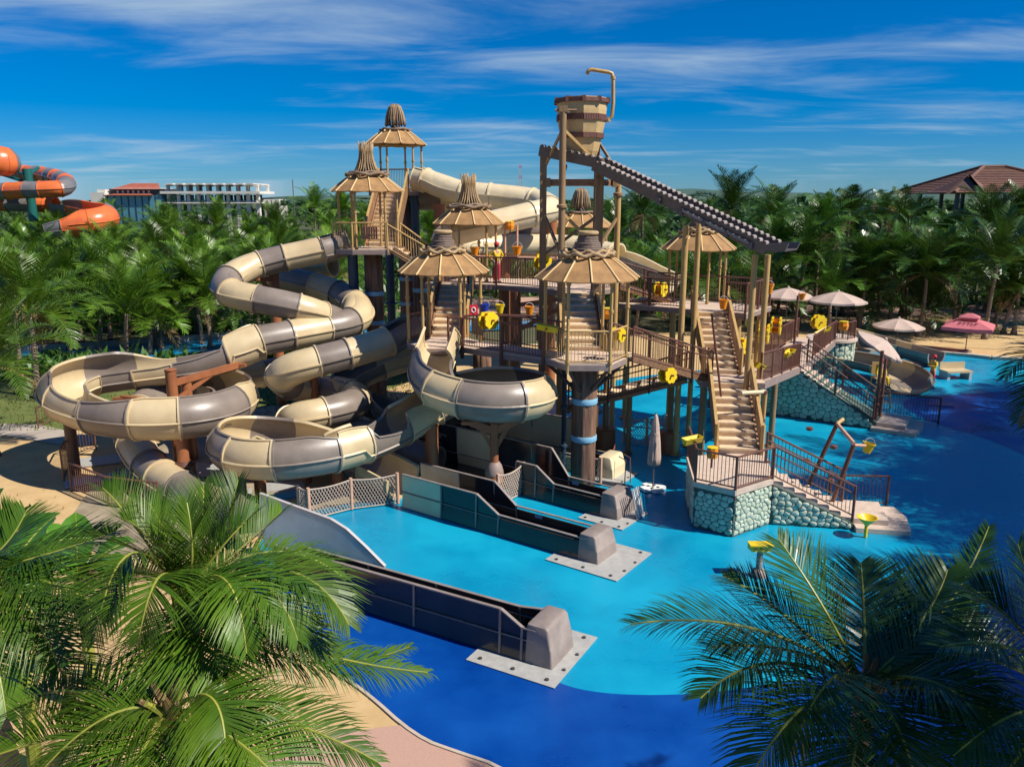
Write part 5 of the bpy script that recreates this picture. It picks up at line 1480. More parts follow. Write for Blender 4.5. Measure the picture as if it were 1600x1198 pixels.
# ---- foreground palms: each frond is an object, arcs taken from the photograph
def big_frond(root, base, mid, tip, nl=58, ll=0.62, w=0.034, m='leaf', seed=0, hang=0.8, vee=0.25, start=0.12, up=V((0, 0, 1)), dry=False, fwd=1.15):
    rng = random.Random(seed)
    base, mid, tip = V(base), V(mid), V(tip)
    c = (mid - (base + tip) * 0.25) * 2
    pts = [(base * (1 - t) ** 2 + c * (2 * t * (1 - t)) + tip * t * t) for t in [i / 16 for i in range(17)]]
    mb = MB(); leaf_strips(mb, pts, nl, ll, w, rng, 3, hang, start, up, vee, twist=0.15, fwd=fwd)
    fo = mb.build('frond', M[m], root)
    rb = MB(); rb.pipe(pts, 0.03, 6, radii=[0.024 * (1 - 0.85 * i / 16) + 0.004 for i in range(17)])
    r = rb.build('rachis', M['rachis' if not dry else 'leaf_dry'], root, True)
    Lf, Lr = wloc(root), None
    r.parent = fo
    return fo
def crown_base(root, p, seed):
    rng = random.Random(seed); p = V(p)
    for k in range(9):                       # fibrous leaf sheaths and a few dry stubs
        a = k * 0.7 + rng.uniform(-.2, .2); e = rng.uniform(0.7, 1.3); d = V((math.cos(a) * math.cos(e), math.sin(a) * math.cos(e), math.sin(e)))
        mb = MB(); mb.pipe([p - V((0, 0, 0.35)) + d * 0.05, p + d * 0.18, p + d * 0.45], 0.06, 6, radii=[0.085, 0.06, 0.03]); mb.build('leaf_sheath', M['leaf_dry' if k % 3 else 'rachis'], root, True)
def tall_trunk(root, a, b, r=0.14):
    a, b = V(a), V(b); n = 44
    mb = MB(); mb.pipe([a.lerp(b, i / n) for i in range(n + 1)], r, 12, radii=[(r * (1.25 - 0.35 * i / n)) * (1.07 if i % 2 else 0.96) for i in range(n + 1)]); mb.build('trunk', M['trunk'], root, 'all')
def fpalm(label, basepx, basey, fronds, tr=0.14, seed=1, m='leaf_front', nl=92, ll=0.78, w=0.021):
    b = at(basepx[0], basepx[1], basey)
    root = thing('coconut_palm', label, 'palm tree', (b.x, b.y, -0.06))
    tall_trunk(root, (b.x + 0.15, b.y + 0.3, -0.08), (b.x, b.y, b.z - 0.1), tr)
    crown_base(root, b, seed)
    for i, f in enumerate(fronds):
        mid, tip = f[0], f[1]; kw = f[2] if len(f) > 2 else {}
        k = dict(nl=nl, ll=ll, w=w, m=m, seed=seed * 50 + i); k.update(kw)
        big_frond(root, b + V((0, 0, 0.05)), at(*mid), at(*tip), **k)
    return root
ER = dict(hang=0.16, ll=0.56, fwd=2.1, vee=0.75, nl=62, w=0.015)
fpalm('sunlit palm in the left foreground with long fronds arching over the deep blue floor', (288, 940), 9.6, [
    ((345, 830, 9.9), (372, 750, 10.3), ER), ((262, 845, 9.7), (232, 785, 10.0), ER), ((312, 830, 10.1), (318, 760, 10.6), ER), ((210, 820, 9.9), (160, 762, 10.3), dict(ER, hang=0.3)), ((390, 845, 10.2), (440, 798, 10.8), dict(ER, hang=0.3)),
    ((205, 865, 8.9), (150, 1000, 8.3), dict(hang=0.9, ll=0.80, fwd=1.5)),
    ((420, 862, 10.3), (540, 905, 10.6), dict(hang=0.55, ll=0.5)), ((440, 890, 9.4), (545, 975, 9.0), dict(hang=1.1, ll=0.75, fwd=1.5)), ((350, 905, 8.8), (385, 1020, 8.3), dict(hang=0.8, ll=0.6)),
    ((470, 1012, 9.3), (668, 1050, 9.6), dict(hang=1.6, ll=0.7)), ((460, 1030, 9.6), (640, 1010, 10.0), dict(hang=1.5, ll=0.6)), ((195, 895, 10.0), (85, 975, 10.2), dict(hang=0.9, ll=0.55)), ((300, 870, 9.2), (292, 785, 9.3), ER),
    ((250, 900, 8.7), (215, 1010, 8.2), dict(hang=0.9, ll=0.7)), ((395, 905, 9.0), (465, 1000, 8.6), dict(hang=0.9, ll=0.65)), ((350, 850, 9.6), (400, 800, 9.9), dict(ER, hang=0.4)), ((240, 850, 9.4), (190, 810, 9.5), dict(ER, hang=0.4)), ((320, 900, 9.2), (318, 980, 8.8), dict(hang=0.7, ll=0.6)), ((275, 990, 8.9), (268, 1065, 8.5), dict(hang=0.8)), ((325, 985, 8.9), (352, 1075, 8.4), dict(hang=0.9)), ((410, 940, 9.4), (520, 1030, 9.2), dict(hang=1.2))], seed=3)
fpalm('low palm at the bottom left, its crown below the sunlit foreground palm', (268, 1118), 8.3, [
    ((170, 1118, 8.0), (55, 1215, 7.6), dict(hang=0.9, ll=0.7)), ((335, 1095, 8.0), (352, 1230, 7.4), dict(hang=0.8, ll=0.7)), ((420, 1120, 8.2), (590, 1190, 8.0), dict(hang=1.1, ll=0.7)),
    ((220, 1180, 7.6), (190, 1290, 7.2), dict(hang=0.8)), ((150, 1080, 8.6), (20, 1090, 8.9), dict(hang=0.9)), ((380, 1165, 7.6), (470, 1270, 7.2), dict(hang=0.9)), ((250, 1030, 9.2), (225, 1000, 9.6), dict(hang=0.5, ll=0.4)),
    ((200, 1140, 8.0), (90, 1240, 7.4), dict(hang=1.0)), ((310, 1190, 7.6), (300, 1300, 7.2), dict(hang=0.8)), ((90, 1150, 8.2), (-60, 1200, 8.0), dict(hang=1.0))], seed=5)
fpalm('palm cut by the left picture edge in the foreground, fronds drooping to the right', (-60, 905), 9.8, [
    ((60, 870, 9.8), (180, 830, 10.2), dict(hang=0.8)), ((60, 905, 9.4), (175, 960, 9.2), dict(hang=1.1, ll=0.8)), ((20, 920, 9.2), (90, 1040, 8.8), dict(hang=1.0)), ((60, 1000, 9.6), (130, 1120, 9.2), dict(hang=0.9)),
    ((0, 860, 10), (40, 800, 10.4), dict(hang=0.4)), ((-20, 980, 9.0), (10, 1120, 8.4), dict(hang=0.9)), ((-140, 860, 9.8), (-240, 880, 9.8), {}), ((-70, 1000, 9), (-60, 1130, 8.6), {})], seed=7)
fpalm('dark palm in the right foreground, half in shadow, in front of the pool', (1352, 1085), 8.2, [
    ((1290, 955, 8.4), (1215, 840, 9.0), dict(hang=0.25, ll=0.75, vee=0.1)), ((1190, 985, 8.0), (985, 975, 8.0), dict(hang=0.75)), ((1215, 1035, 7.7), (1095, 1090, 7.2), dict(hang=0.9, ll=0.7)),
    ((1350, 960, 8.8), (1345, 880, 9.4), dict(hang=0.2, ll=0.7, vee=0.1)), ((1440, 970, 8.6), (1480, 890, 9.0), dict(hang=0.3)), ((1470, 960, 8.8), (1545, 822, 9.4), dict(hang=0.12, ll=0.42, vee=0.05)),
    ((1480, 1020, 8.2), (1640, 1075, 8.0), dict(hang=0.35, vee=0.6)), ((1260, 1100, 7.2), (1160, 1240, 6.8), dict(hang=0.9, ll=0.75)), ((1400, 1130, 7.2), (1440, 1260, 6.8), dict(hang=0.9, ll=0.7)),
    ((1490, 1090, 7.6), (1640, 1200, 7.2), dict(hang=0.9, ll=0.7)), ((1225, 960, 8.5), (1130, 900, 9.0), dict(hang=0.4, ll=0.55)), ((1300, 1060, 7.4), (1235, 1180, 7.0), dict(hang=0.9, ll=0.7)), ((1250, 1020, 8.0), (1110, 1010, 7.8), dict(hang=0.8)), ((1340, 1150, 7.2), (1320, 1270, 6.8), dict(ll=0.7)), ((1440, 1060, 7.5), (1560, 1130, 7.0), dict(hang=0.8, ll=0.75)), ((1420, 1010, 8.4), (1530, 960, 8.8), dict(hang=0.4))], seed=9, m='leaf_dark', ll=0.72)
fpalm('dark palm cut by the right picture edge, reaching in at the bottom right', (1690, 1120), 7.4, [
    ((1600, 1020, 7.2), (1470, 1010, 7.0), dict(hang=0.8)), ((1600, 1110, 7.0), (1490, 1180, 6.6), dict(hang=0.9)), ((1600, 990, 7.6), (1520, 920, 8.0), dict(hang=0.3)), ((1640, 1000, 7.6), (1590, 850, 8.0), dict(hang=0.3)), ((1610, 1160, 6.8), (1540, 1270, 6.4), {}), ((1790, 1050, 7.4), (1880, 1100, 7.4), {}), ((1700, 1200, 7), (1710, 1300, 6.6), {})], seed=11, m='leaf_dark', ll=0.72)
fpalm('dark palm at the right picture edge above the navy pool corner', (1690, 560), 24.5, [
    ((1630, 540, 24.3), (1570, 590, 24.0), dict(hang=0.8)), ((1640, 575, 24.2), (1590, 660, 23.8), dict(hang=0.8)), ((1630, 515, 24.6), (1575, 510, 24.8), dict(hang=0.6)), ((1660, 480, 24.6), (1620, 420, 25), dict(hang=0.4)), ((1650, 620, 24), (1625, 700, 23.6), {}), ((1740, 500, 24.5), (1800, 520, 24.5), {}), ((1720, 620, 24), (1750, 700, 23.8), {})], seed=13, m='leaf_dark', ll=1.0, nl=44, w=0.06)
# banana plants at the left edge
def banana_leaf(root, a, b, c, w, seed):
    a, b, c = V(a), V(b), V(c); k = (b - (a + c) * 0.25) * 2
    n = 12; mb = MB(); vs = []
    for i in range(n + 1):
        t = i / n; p = a * (1 - t) ** 2 + k * 2 * t * (1 - t) + c * t * t
        T = ((k - a) * (1 - t) + (c - k) * t).normalized(); S = T.cross(V((0, 0, 1))).normalized(); U = S.cross(T)
        hw = w * (math.sin(math.pi * min(1, max(0, t - 0.12) / 0.88)) ** 0.55 if t > 0.12 else 0.06)
        z = 0.25 * hw; rf = 0.03 * math.sin(i * 2.2 + seed)
        vs += [p - S * hw + U * (z + rf), p - S * hw * 0.5 + U * z * 0.6, p, p + S * hw * 0.5 + U * z * 0.6, p + S * hw + U * (z - rf)]
    mb.add(vs, [(i * 5 + j, i * 5 + j + 1, i * 5 + j + 6, i * 5 + j + 5) for i in range(n) for j in range(4)])
    o = mb.build('leaf_blade', M['banana'], root, 'all')
    mb = MB(); mb.pipe([a * (1 - t) ** 2 + k * 2 * t * (1 - t) + c * t * t + V((0, 0, 0.0)) for t in [i / 8 for i in range(9)]], 0.02, 5, radii=[0.03 - 0.003 * i for i in range(9)])
    r = mb.build('midrib', M['rachis'], root); 
def banana(label, px, py, y, leaves):
    b = at(px, py, y); root = thing('banana_plant', label, 'banana plant', (b.x, b.y, -0.06))
    mb = MB(); mb.pipe([(b.x, b.y, -0.08), (b.x + 0.05, b.y, b.z * 0.5), tuple(b)], 0.1, 8, radii=[0.13, 0.11, 0.06]); mb.build('stem', M['rachis'], root, True)
    for i, (m_, t_) in enumerate(leaves): banana_leaf(root, b, at(*m_), at(*t_), 0.33, i)
banana('banana plant with broad leaves at the left edge behind the foreground palms', 10, 900, 12.4, [((12, 845, 12.6), (48, 788, 12.6)), ((60, 862, 12.2), (115, 900, 11.8)), ((-10, 820, 12.8), (6, 762, 13)), ((40, 890, 12), (60, 960, 11.6)), ((75, 850, 12.8), (150, 842, 13.2)), ((50, 840, 13), (95, 800, 13.4))])
banana('banana plant with broad leaves behind the sunlit foreground palm', 120, 905, 14.0, [((120, 850, 14.2), (118, 800, 14.4)), ((160, 880, 13.6), (200, 915, 13.2)), ((95, 860, 14), (60, 815, 14.4)), ((170, 860, 14.2), (215, 845, 14.6)), ((80, 890, 13.6), (40, 920, 13.2))])
# dry leaf litter on the sand around the foreground palms
lb_ = MB(); lr_ = random.Random(77)
for k in range(700):
    x = lr_.uniform(-17, 0.5); y = lr_.uniform(11, 31); a = lr_.uniform(0, 6.28); l = lr_.uniform(0.04, 0.22); w_ = lr_.uniform(0.008, 0.02)
    if x > -3.0 - (y - 14) * (0.84 if y > 14 else 1.3): continue
    dx, dy = math.cos(a), math.sin(a); z = -0.036 + lr_.uniform(0, 0.004)
    lb_.add([(x - dx * l - dy * w_, y - dy * l + dx * w_, z), (x - dx * l + dy * w_, y - dy * l - dx * w_, z), (x + dx * l, y + dy * l, z + 0.02)], [(0, 1, 2)])
tag(lb_.build('leaf_litter', M['leaf_dry']), kind='stuff')
# ------------------------------------------------------------------ slide supports
def sup(label, px, py, y, r=0.22, m='rust_paint', arms=(), cone=False, z0=-0.02, blackbase=0):
    p = at(px, py, y); root = thing('support_column', label, 'support column', (p.x, p.y, 0))
    mb = MB(); mb.rod((p.x, p.y, z0), (p.x, p.y, p.z), r, 18); mb.build('shaft', M[m], root, True)
    mb = MB(); mb.lathe([(r * 1.02, -0.02), (r * 1.12, -0.01), (r * 1.12, 0.03), (r * 0.9, 0.05)], 18, tuple(p)); mb.build('cap', M[m], root, True)
    if cone:
        mb = MB(); mb.lathe([(r * 2.1, 0), (r * 2.1, 0.75), (r * 1.7, 1.0), (r * 1.1, 1.12)], 20, (p.x, p.y, 0)); mb.build('concrete_foot', M['rust_paint'], root, True)
        mb = MB(); mb.lathe([(r * 2.18, 0.72), (r * 2.18, 0.82), (r * 1.75, 1.04), (r * 1.2, 1.16)], 20, (p.x, p.y, 0)); mb.build('foot_cone', M['fascia'], root, True)
    if blackbase:
        mb = MB(); mb.lathe([(r * 2.0, -0.02), (r * 2.0, blackbase), (r * 1.1, blackbase + 0.15)], 20, (p.x, p.y, 0)); mb.build('base_drum', M['dark_brown_paint'], root, True)
    for q in arms:
        e = at(*q); s = V((p.x, p.y, min(p.z, e.z) - 0.25)); mb = MB(); mb.beam(s, e - V((0, 0, 0.1)), 0.16, 0.24); mb.build('arm', M[m], root)
        mb = MB(); mb.beam(V((p.x, p.y, s.z - 0.7)), s.lerp(e, 0.62) - V((0, 0, 0.1)), 0.10, 0.14); mb.build('arm_brace', M[m], root)
        mb = MB(); mb.beam(e - V((0, 0, 0.12)) - V((0.3, 0, 0)), e - V((0, 0, 0.12)) + V((0.3, 0, 0)), 0.2, 0.12); mb.build('saddle', M[m], root)
    return root
sup('rust red column behind the doubled back tubes, near the flared mouth', 427, 428, 38.0, 0.25, arms=((395, 432, 36.2),))
sup('rust red column in the middle of the big left coil, with slanting arms', 266, 578, 28.9, 0.20, arms=((372, 566, 31.6), (190, 618, 29.4)))
sup('second rust red column inside the big left coil', 290, 592, 29.6, 0.20)
sup('rust red column under the front of the big left coil', 283, 682, 26.2, 0.20, blackbase=0.9)
sup('rust red column under the right end of the big left coil', 366, 655, 27.5, 0.20)
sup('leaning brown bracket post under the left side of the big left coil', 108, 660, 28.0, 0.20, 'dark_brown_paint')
sup('rust red column beside the tight coil', 488, 545, 31.0, 0.17)
sup('short rust red column right of the lower bowl, behind the goal net', 527, 722, 25.9, 0.20)
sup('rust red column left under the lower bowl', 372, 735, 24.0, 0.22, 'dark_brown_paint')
sup('rust red column under the middle of the lower bowl', 405, 738, 25.3, 0.20)
sup('rust red column between the lower bowl and the tight coil', 478, 720, 27.0, 0.18)
sup('sunlit rust red column between the two bowls of the open flume', 674, 664, 26.7, 0.23)
sup('rust red column on a grey cone under the upper bowl', 772, 662, 25.75, 0.145, arms=((735, 655, 25.6), (808, 652, 25.7)), cone=True)
sup('thick rust red column behind the upper left stairs', 686, 320, 44.0, 0.30)
sup('rust red column under the cream tube behind the middle hut', 790, 345, 42.8, 0.30)
sup('rust red column under the bend of the cream tube', 862, 345, 43.0, 0.28)
sup('small rust red column under the end chute of the big left coil', 352, 622, 31.8, 0.2)
for i, (px, py, y) in enumerate(((695, 600, 30.5), (735, 640, 30.0))):
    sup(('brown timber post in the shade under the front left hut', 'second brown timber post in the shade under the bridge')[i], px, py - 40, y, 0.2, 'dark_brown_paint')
for i, (px, py, y, lb) in enumerate(((945, 700, 30.0, 'dark red tub with a plant support beneath the crossing ramp'), (880, 690, 31.5, 'dark red tub under the crossing ramp left of the blue pole'), (1045, 705, 29.4, 'dark red tub at the foot of the post near the closed parasol'))):
    q = gz(px, py); r_ = thing('footing_drum', lb, 'footing', (q.x, q.y, 0))
    mb = MB(); mb.lathe([(0.42, -0.02), (0.42, 0.8), (0.36, 0.86)], 22, (q.x, q.y, 0)); mb.build('drum', M['rust_paint'], r_, True)
    mb = MB(); mb.rod((q.x, q.y, 0.85), (q.x, q.y, 3.0), 0.12, 12); mb.build('post', M['post_wood'], r_, True)
steel_post('dark blue standpipe left of the banded column', gz(880, 735)[:2], 0, 4.3, 0.09, 'steel_blue', 'standpipe', collars=(0.9, 2.4))

# ------------------------------------------------------------------ nets
def net(label, pts, h, posts=True, sag=0.0):
    P = [V(p) for p in pts]; root = thing('goal_net', label, 'net', tuple(P[0]))
    mb = MB(); up = V((0, 0, 1))
    for a, b in zip(P, P[1:]):
        L = (b - a).length; n = int(L / 0.10); m = int(h / 0.10)
        for i in range(n + 1):
            t = i / n
            for j in range(m):
                z0 = h * j / m; z1 = h * (j + 1) / m; dt = 0.5 / n
                t0 = t + (dt if j % 2 else 0); t1 = t + (0 if j % 2 else dt); t2 = t + (-dt if not j % 2 else 2 * dt)
                q0 = a.lerp(b, min(1, t0)); s = 1 - sag * math.sin(math.pi * min(1, t0))
                mb.rod(q0 + up * (z0 * s), a.lerp(b, min(1, t1)) + up * (z1 * s), 0.012, 3, caps=False)
                mb.rod(q0 + up * (z0 * s), a.lerp(b, max(0, min(1, t2))) + up * (z1 * s), 0.012, 3, caps=False)
        r2 = MB(); r2.pipe([a.lerp(b, t / 8) + up * h * (1 - sag * math.sin(math.pi * t / 8)) for t in range(9)], 0.025, 5); r2.build('top_rope', M['net'], root, True)
        r2 = MB(); r2.rod(a + up * 0.02, b + up * 0.02, 0.02, 5); r2.build('bottom_rope', M['net'], root, True)
    mb.build('mesh', M['net'], root, kind='stuff')
    for p in P:
        r2 = MB(); r2.rod(p, p + up * (h + 0.06), 0.055, 8); r2.build('post', M['net_post'], root, True)
    return root
net('tan goal net with three posts across the head of the bright blue lane', [gz(468, 806), gz(484, 812), gz(550, 795), gz(622, 786)], 1.0, sag=0.06)
net('small tan net between the second and third lane', [gz(778, 790), gz(818, 770)], 1.05, sag=0.12)
net('tan net in front of the banded trunk column', [gz(876, 748), gz(938, 757)], 0.95, sag=0.05)
net('net in the shade below the crossing ramp', [gz(975, 690), gz(1010, 695), gz(1040, 690)], 1.1, sag=0.1)

# ------------------------------------------------------------------ water toys
FLW = None
def wheel(label, p, axis, r=0.36, m='yellow_plastic', double=True, grp=None):
    p = V(p); ax = V(axis).normalized(); root = thing('flower_wheel', label, 'water wheel', tuple(p), group=grp)
    up = V((0, 0, 1)) if abs(ax.z) < 0.9 else V((1, 0, 0)); x = ax.cross(up).normalized(); y = x.cross(ax)
    for s in ((-1, 1) if double else (0,)):
        c = p + ax * (0.16 * s); n = 48; vs = []
        for o in (-0.03, 0.03):
            for k in range(n):
                a = 2 * math.pi * k / n; rr = r * (0.84 + 0.16 * abs(math.sin(4 * a)) ** 0.6); vs.append(c + x * (rr * math.cos(a)) + y * (rr * math.sin(a)) + ax * o)
        mb = MB(); mb.add(vs, [tuple(range(n - 1, -1, -1)), tuple(range(n, 2 * n))] + [(k, (k + 1) % n, n + (k + 1) % n, n + k) for k in range(n)]); mb.build('disc', M[m], root, True)
    if double:
        for k in range(8):
            a = 2 * math.pi * k / 8; d = x * math.cos(a) + y * math.sin(a); t = ax.cross(d)
            mb = MB(); mb.extrude([p + d * (r * 0.3) - ax * 0.13, p + d * (r * 0.8) - ax * 0.13, p + d * (r * 0.8) + ax * 0.13, p + d * (r * 0.3) + ax * 0.13], t * 0.02); mb.build('paddle', M['orange_plastic'], root)
    mb = MB(); mb.rod(p - ax * 0.3, p + ax * 0.3, 0.04, 8); mb.build('axle', M['rail_brown'], root, True)
    return root
wheel('yellow flower wheel on the front railing of the lower bridge', at(763, 501, 27.9), (0.7, -0.7, 0.1), 0.33)
wheel('big yellow flower wheel on the front railing of the side stairs', at(1043, 586, 27.6), (0.55, -0.83, 0.1), 0.29)
wheel('yellow flower wheel on the left part of the upper deck railing', at(848, 410, 33.6), (0.5, -0.8, 0), 0.36)
wheel('yellow flower wheel behind the right deck railing', at(1032, 452, 34.6), (0.8, -0.6, 0), 0.33)
wheel('orange and yellow double wheel left of another beside the walkway', at(1194, 521, 33.0), (0.9, -0.4, 0), 0.42)
wheel('orange and yellow double wheel right of another beside the walkway', at(1213, 509, 33.8), (0.9, -0.4, 0), 0.40)
wheel('yellow wheel at the far end of the walkway under a roof beam', at(1279, 503, 42.5), (0.3, -0.9, 0), 0.40)
wheel('yellow wheel low behind the walkway railing', at(1161, 540, 34.0), (0.6, -0.8, 0), 0.34)
wheel('yellow round disc on the tan railing of the front centre hut', at(965, 523, 26.3), (0.8, -0.6, 0), 0.24)
def bucket(label, p, m='yellow_plastic', r=0.17, h=0.30, tilt=0.0, cat='water bucket', hang=True):
    p = V(p); root = thing('tipping_pail', label, cat, tuple(p))
    mb = MB(); n = 16
    prof = [(r * 0.62, -h / 2), (r, h / 2), (r * 1.1, h / 2), (r * 1.1, h / 2 + 0.03), (r * 0.92, h / 2 + 0.03), (r * 0.56, -h / 2 + 0.03)]
    mb.lathe(prof, n)
    Rm = Matrix.Rotation(tilt, 3, 'Y'); mb.v = [tuple(Rm @ V(v) + p) for v in mb.v]; mb.build('pail', M[m], root, True)
    mb = MB(); mb.pipe([p + Rm @ V((r * 1.05 * math.cos(a), 0, h * 0.3 + r * 1.3 * math.sin(a))) for a in [math.pi * k / 10 for k in range(11)]], 0.014, 5); mb.build('handle', M['steel_grey'], root, True)
    return root
def trough(label, p, d, m='yellow_plastic', L=0.7):
    p = V(p); d = V(d).normalized(); root = thing('tipping_trough', label, 'water trough', tuple(p)); s = d.cross(V((0, 0, 1))).normalized(); u = s.cross(d)
    mb = MB(); a = p - d * L / 2
    mb.extrude([a - s * 0.06 - u * 0.10, a + s * 0.06 - u * 0.10, a + s * 0.17 + u * 0.1, a + s * 0.14 + u * 0.1, a + s * 0.04 - u * 0.07, a - s * 0.04 - u * 0.07, a - s * 0.14 + u * 0.1, a - s * 0.17 + u * 0.1], d * L); mb.build('trough', M[m], root)
    for e in (-L / 2, L / 2 - 0.02):
        mb = MB(); q = p + d * e; mb.extrude([q - s * 0.06 - u * 0.10, q + s * 0.06 - u * 0.10, q + s * 0.17 + u * 0.1, q - s * 0.17 + u * 0.1], d * 0.02); mb.build('end_plate', M[m], root)
    mb = MB(); mb.rod(p - s * 0.25, p + s * 0.25, 0.03, 8); mb.build('axle', M['rail_brown'], root, True)
    return root
trough('yellow tipping trough at the left post of the front centre hut', at(855, 513, 25.9), (0.9, -0.2, -0.15))
trough('yellow tipping trough on the left corner of the boulder clad landing', at(1082, 688, 23.6), (0.9, 0.3, 0.1), L=0.6)
trough('yellow trough at the landing edge of the walkway', at(1185, 572, 29.0), (0.6, 0.6, -0.3), L=0.7)
trough('yellow trough hanging on the walkway railing', at(1233, 552, 32.5), (0.7, 0.6, 0.2), L=0.6)
trough('yellow trough near the far end of the walkway', at(1286, 518, 40.5), (0.8, 0.4, 0.3), L=0.9)
bucket('small yellow pail on the pipe left along the lower bridge', at(781, 483, 30.0), 'yellow_plastic')
bucket('small yellow pail on the pipe right along the lower bridge', at(827, 486, 29.6), 'orange_plastic')
bucket('blue pail beside the pink panel on the lower bridge', at(757, 482, 30.2), 'blue_plastic', 0.18)
bucket('orange pail by the post of the middle hut', at(742, 393, 36.8), 'orange_plastic', 0.20, 0.34)
bucket('orange pail behind the guard on the upper deck', at(808, 392, 36.2), 'orange_plastic', 0.22, 0.34)
bucket('yellow pail hanging before the right hand deck', at(1130, 476, 31.8), 'orange_plastic', 0.18, 0.36)
bucket('yellow pail at the lower pair of sluice posts', at(1202, 452, 29.8), 'orange_plastic', 0.16, 0.34)
bucket('yellow pail on the sprinkler arm over the pool', at(1356, 700, 24.6), 'yellow_plastic', 0.19, 0.30, 0.2)
bucket('small orange pail on top of the walkway spray pole', at(1253, 464, 40.0), 'orange_plastic', 0.18, 0.28)
bucket('yellow pail on the left post of the upper deck', at(845, 398, 34.4), 'yellow_plastic', 0.17, 0.30)
for lb, p, m, s in (('orange water box on the railing of the boulder clad landing', at(1113, 707, 22.9), 'orange_plastic', 0.34), ('orange water box behind the stairs of the front centre hut', at(949, 490, 29.5), 'orange_plastic', 0.42), ('orange roof box above the upper deck', at(797, 353, 38.5), 'orange_plastic', 0.40), ('orange box at the far end of the walkway', at(1318, 509, 43.5), 'orange_plastic', 0.5)):
    r_ = thing('water_box', lb, 'water toy', tuple(p)); mb = MB(); n = 8
    mb.lathe([(s * 0.45, -s * 0.45), (s * 0.55, 0), (s * 0.45, s * 0.45)], n, tuple(p), phase=0.3); mb.build('box', M[m], r_)
    mb = MB(); mb.lathe([(s * 0.5, s * 0.42), (s * 0.5, s * 0.52), (s * 0.1, s * 0.55)], n, tuple(p), phase=0.3); mb.build('lid', M['yellow_plastic'], r_)
    mb = MB(); mb.rod(p - V((0, 0, s * 0.4)), p - V((0, 0, s * 1.4)), 0.03, 6); mb.build('stem', M['rail_brown'], r_, True)
# pipes that carry the toys
for lb, pts, m, r in (('pinkish brown water pipe above the lower bridge', [at(700, 497, 30.0), at(745, 492, 30.0), at(840, 494, 29.0)], 'rail_brown', 0.05), ('pinkish water pipe on the upper deck', [at(745, 401, 37.0), at(870, 404, 35.5)], 'net_post', 0.06)):
    r_ = thing('water_pipe', lb, 'pipe', tuple(pts[0])); mb = MB(); mb.pipe(pts, r, 8); mb.build('pipe', M[m], r_, True)
    for q in pts:
        mb = MB(); mb.rod(q - V((0, 0, 0.9)), q + V((0, 0, 0.08)), r * 0.9, 8); mb.build('stand', M[m], r_, True)
fr = thing('pipe_frame', 'pair of pale posts holding an orange box above the upper deck', 'frame', tuple(at(790, 400, 38.5)))
for px in (789, 808):
    a = at(px, 404, 38.5); b = at(px, 352, 38.5); mb = MB(); mb.rod(a, b, 0.055, 8); mb.build('post', M['net_post'], fr, True)
# pink square sign with white ring mark
q = at(740, 484, 29.6); sg = thing('pink_sign', 'small pink square panel with a white ring on the lower bridge', 'sign', tuple(q))
mb = MB(); mb.box(tuple(q), (0.30, 0.04, 0.36), 0.25); mb.build('panel', M['red_plastic'], sg)
mb = MB(); mb.pipe([q + V((0.07 * math.cos(a), -0.035 - 0.0, 0.09 * math.sin(a))) for a in [2 * math.pi * k / 16 for k in range(16)]], 0.022, 5, closed=True); mb.build('ring_mark', M['white_plastic'], sg)
mb = MB(); mb.rod(q - V((0, -0.03, 0.9)), q + V((0, 0.03, 0)), 0.03, 6); mb.build('post', M['rail_brown'], sg, True)
# dark tilted board on the right railings
def board_panel(label, q, d, w, h, m):
    r_ = thing('slatted_panel', label, 'panel', tuple(q)); d = V(d).normalized(); n = 7
    for k in range(n):
        c = V(q) + d * (w * ((k + 0.5) / n - 0.5)); mb = MB(); mb.beam(c - V((0, 0, h / 2)), c + V((0, 0, h / 2)), w / n * 0.8, 0.03, up=V((d.y, -d.x, 0))); mb.build('slat', M[m], r_)
board_panel('slatted brown panel on the railing of the upper left platform', at(577, 364, 36.7), (1, 0, 0), 0.75, 0.55, 'dark_brown_paint')
board_panel('slatted tan panel on the left railing of the front left hut bridge', at(746, 510, 28.2), (0.7, -0.7, 0), 0.6, 0.6, 'plank_brown')

# ------------------------------------------------------------------ spray posts in the pool
def spraypost(label, base, h, r, head='trough'):
    b = V(base); root = thing('spray_post', label, 'spray post', (b.x, b.y, 0))
    mb = MB(); mb.lathe([(0.20, -0.03), (0.20, 0.08), (0.15, 0.16), (0.085, 0.20), (0.08, h)], 16, (b.x, b.y, 0)); mb.build('pedestal', M['fascia'], root, True)
    c = V((b.x, b.y, h))
    mb = MB(); mb.extrude([c + V((-0.26, -0.12, 0)), c + V((0.26, -0.12, 0)), c + V((0.30, 0.14, 0)), c + V((-0.30, 0.14, 0))], (0, 0, 0.16)); mb.build('head', M['yellow_plastic'], root)
    mb = MB(); mb.box((c.x, c.y, c.z + 0.175), (0.62, 0.32, 0.03)); mb.build('head_lid', M['yellow_plastic'], root)
    for k in range(3):
        mb = MB(); mb.rod(c + V((-0.16 + 0.16 * k, -0.115, 0.08)), c + V((-0.16 + 0.16 * k, -0.15, 0.08)), 0.035, 8); mb.build('nozzle', M['rail_brown'], root, True)
    return root
spraypost('low spray post with a yellow head standing alone in the bright blue pool', gz(1185, 898), 0.72, 0.09)
q = gz(1352, 838); r_ = thing('spray_flower', 'yellow funnel flower at the foot of the front concrete steps', 'water toy', (q.x, q.y, 0))
mb = MB(); mb.lathe([(0.05, -0.02), (0.05, 0.35), (0.09, 0.40), (0.30, 0.62), (0.27, 0.62), (0.05, 0.42)], 18, (q.x, q.y, 0)); mb.build('funnel', M['yellow_plastic'], r_, True)
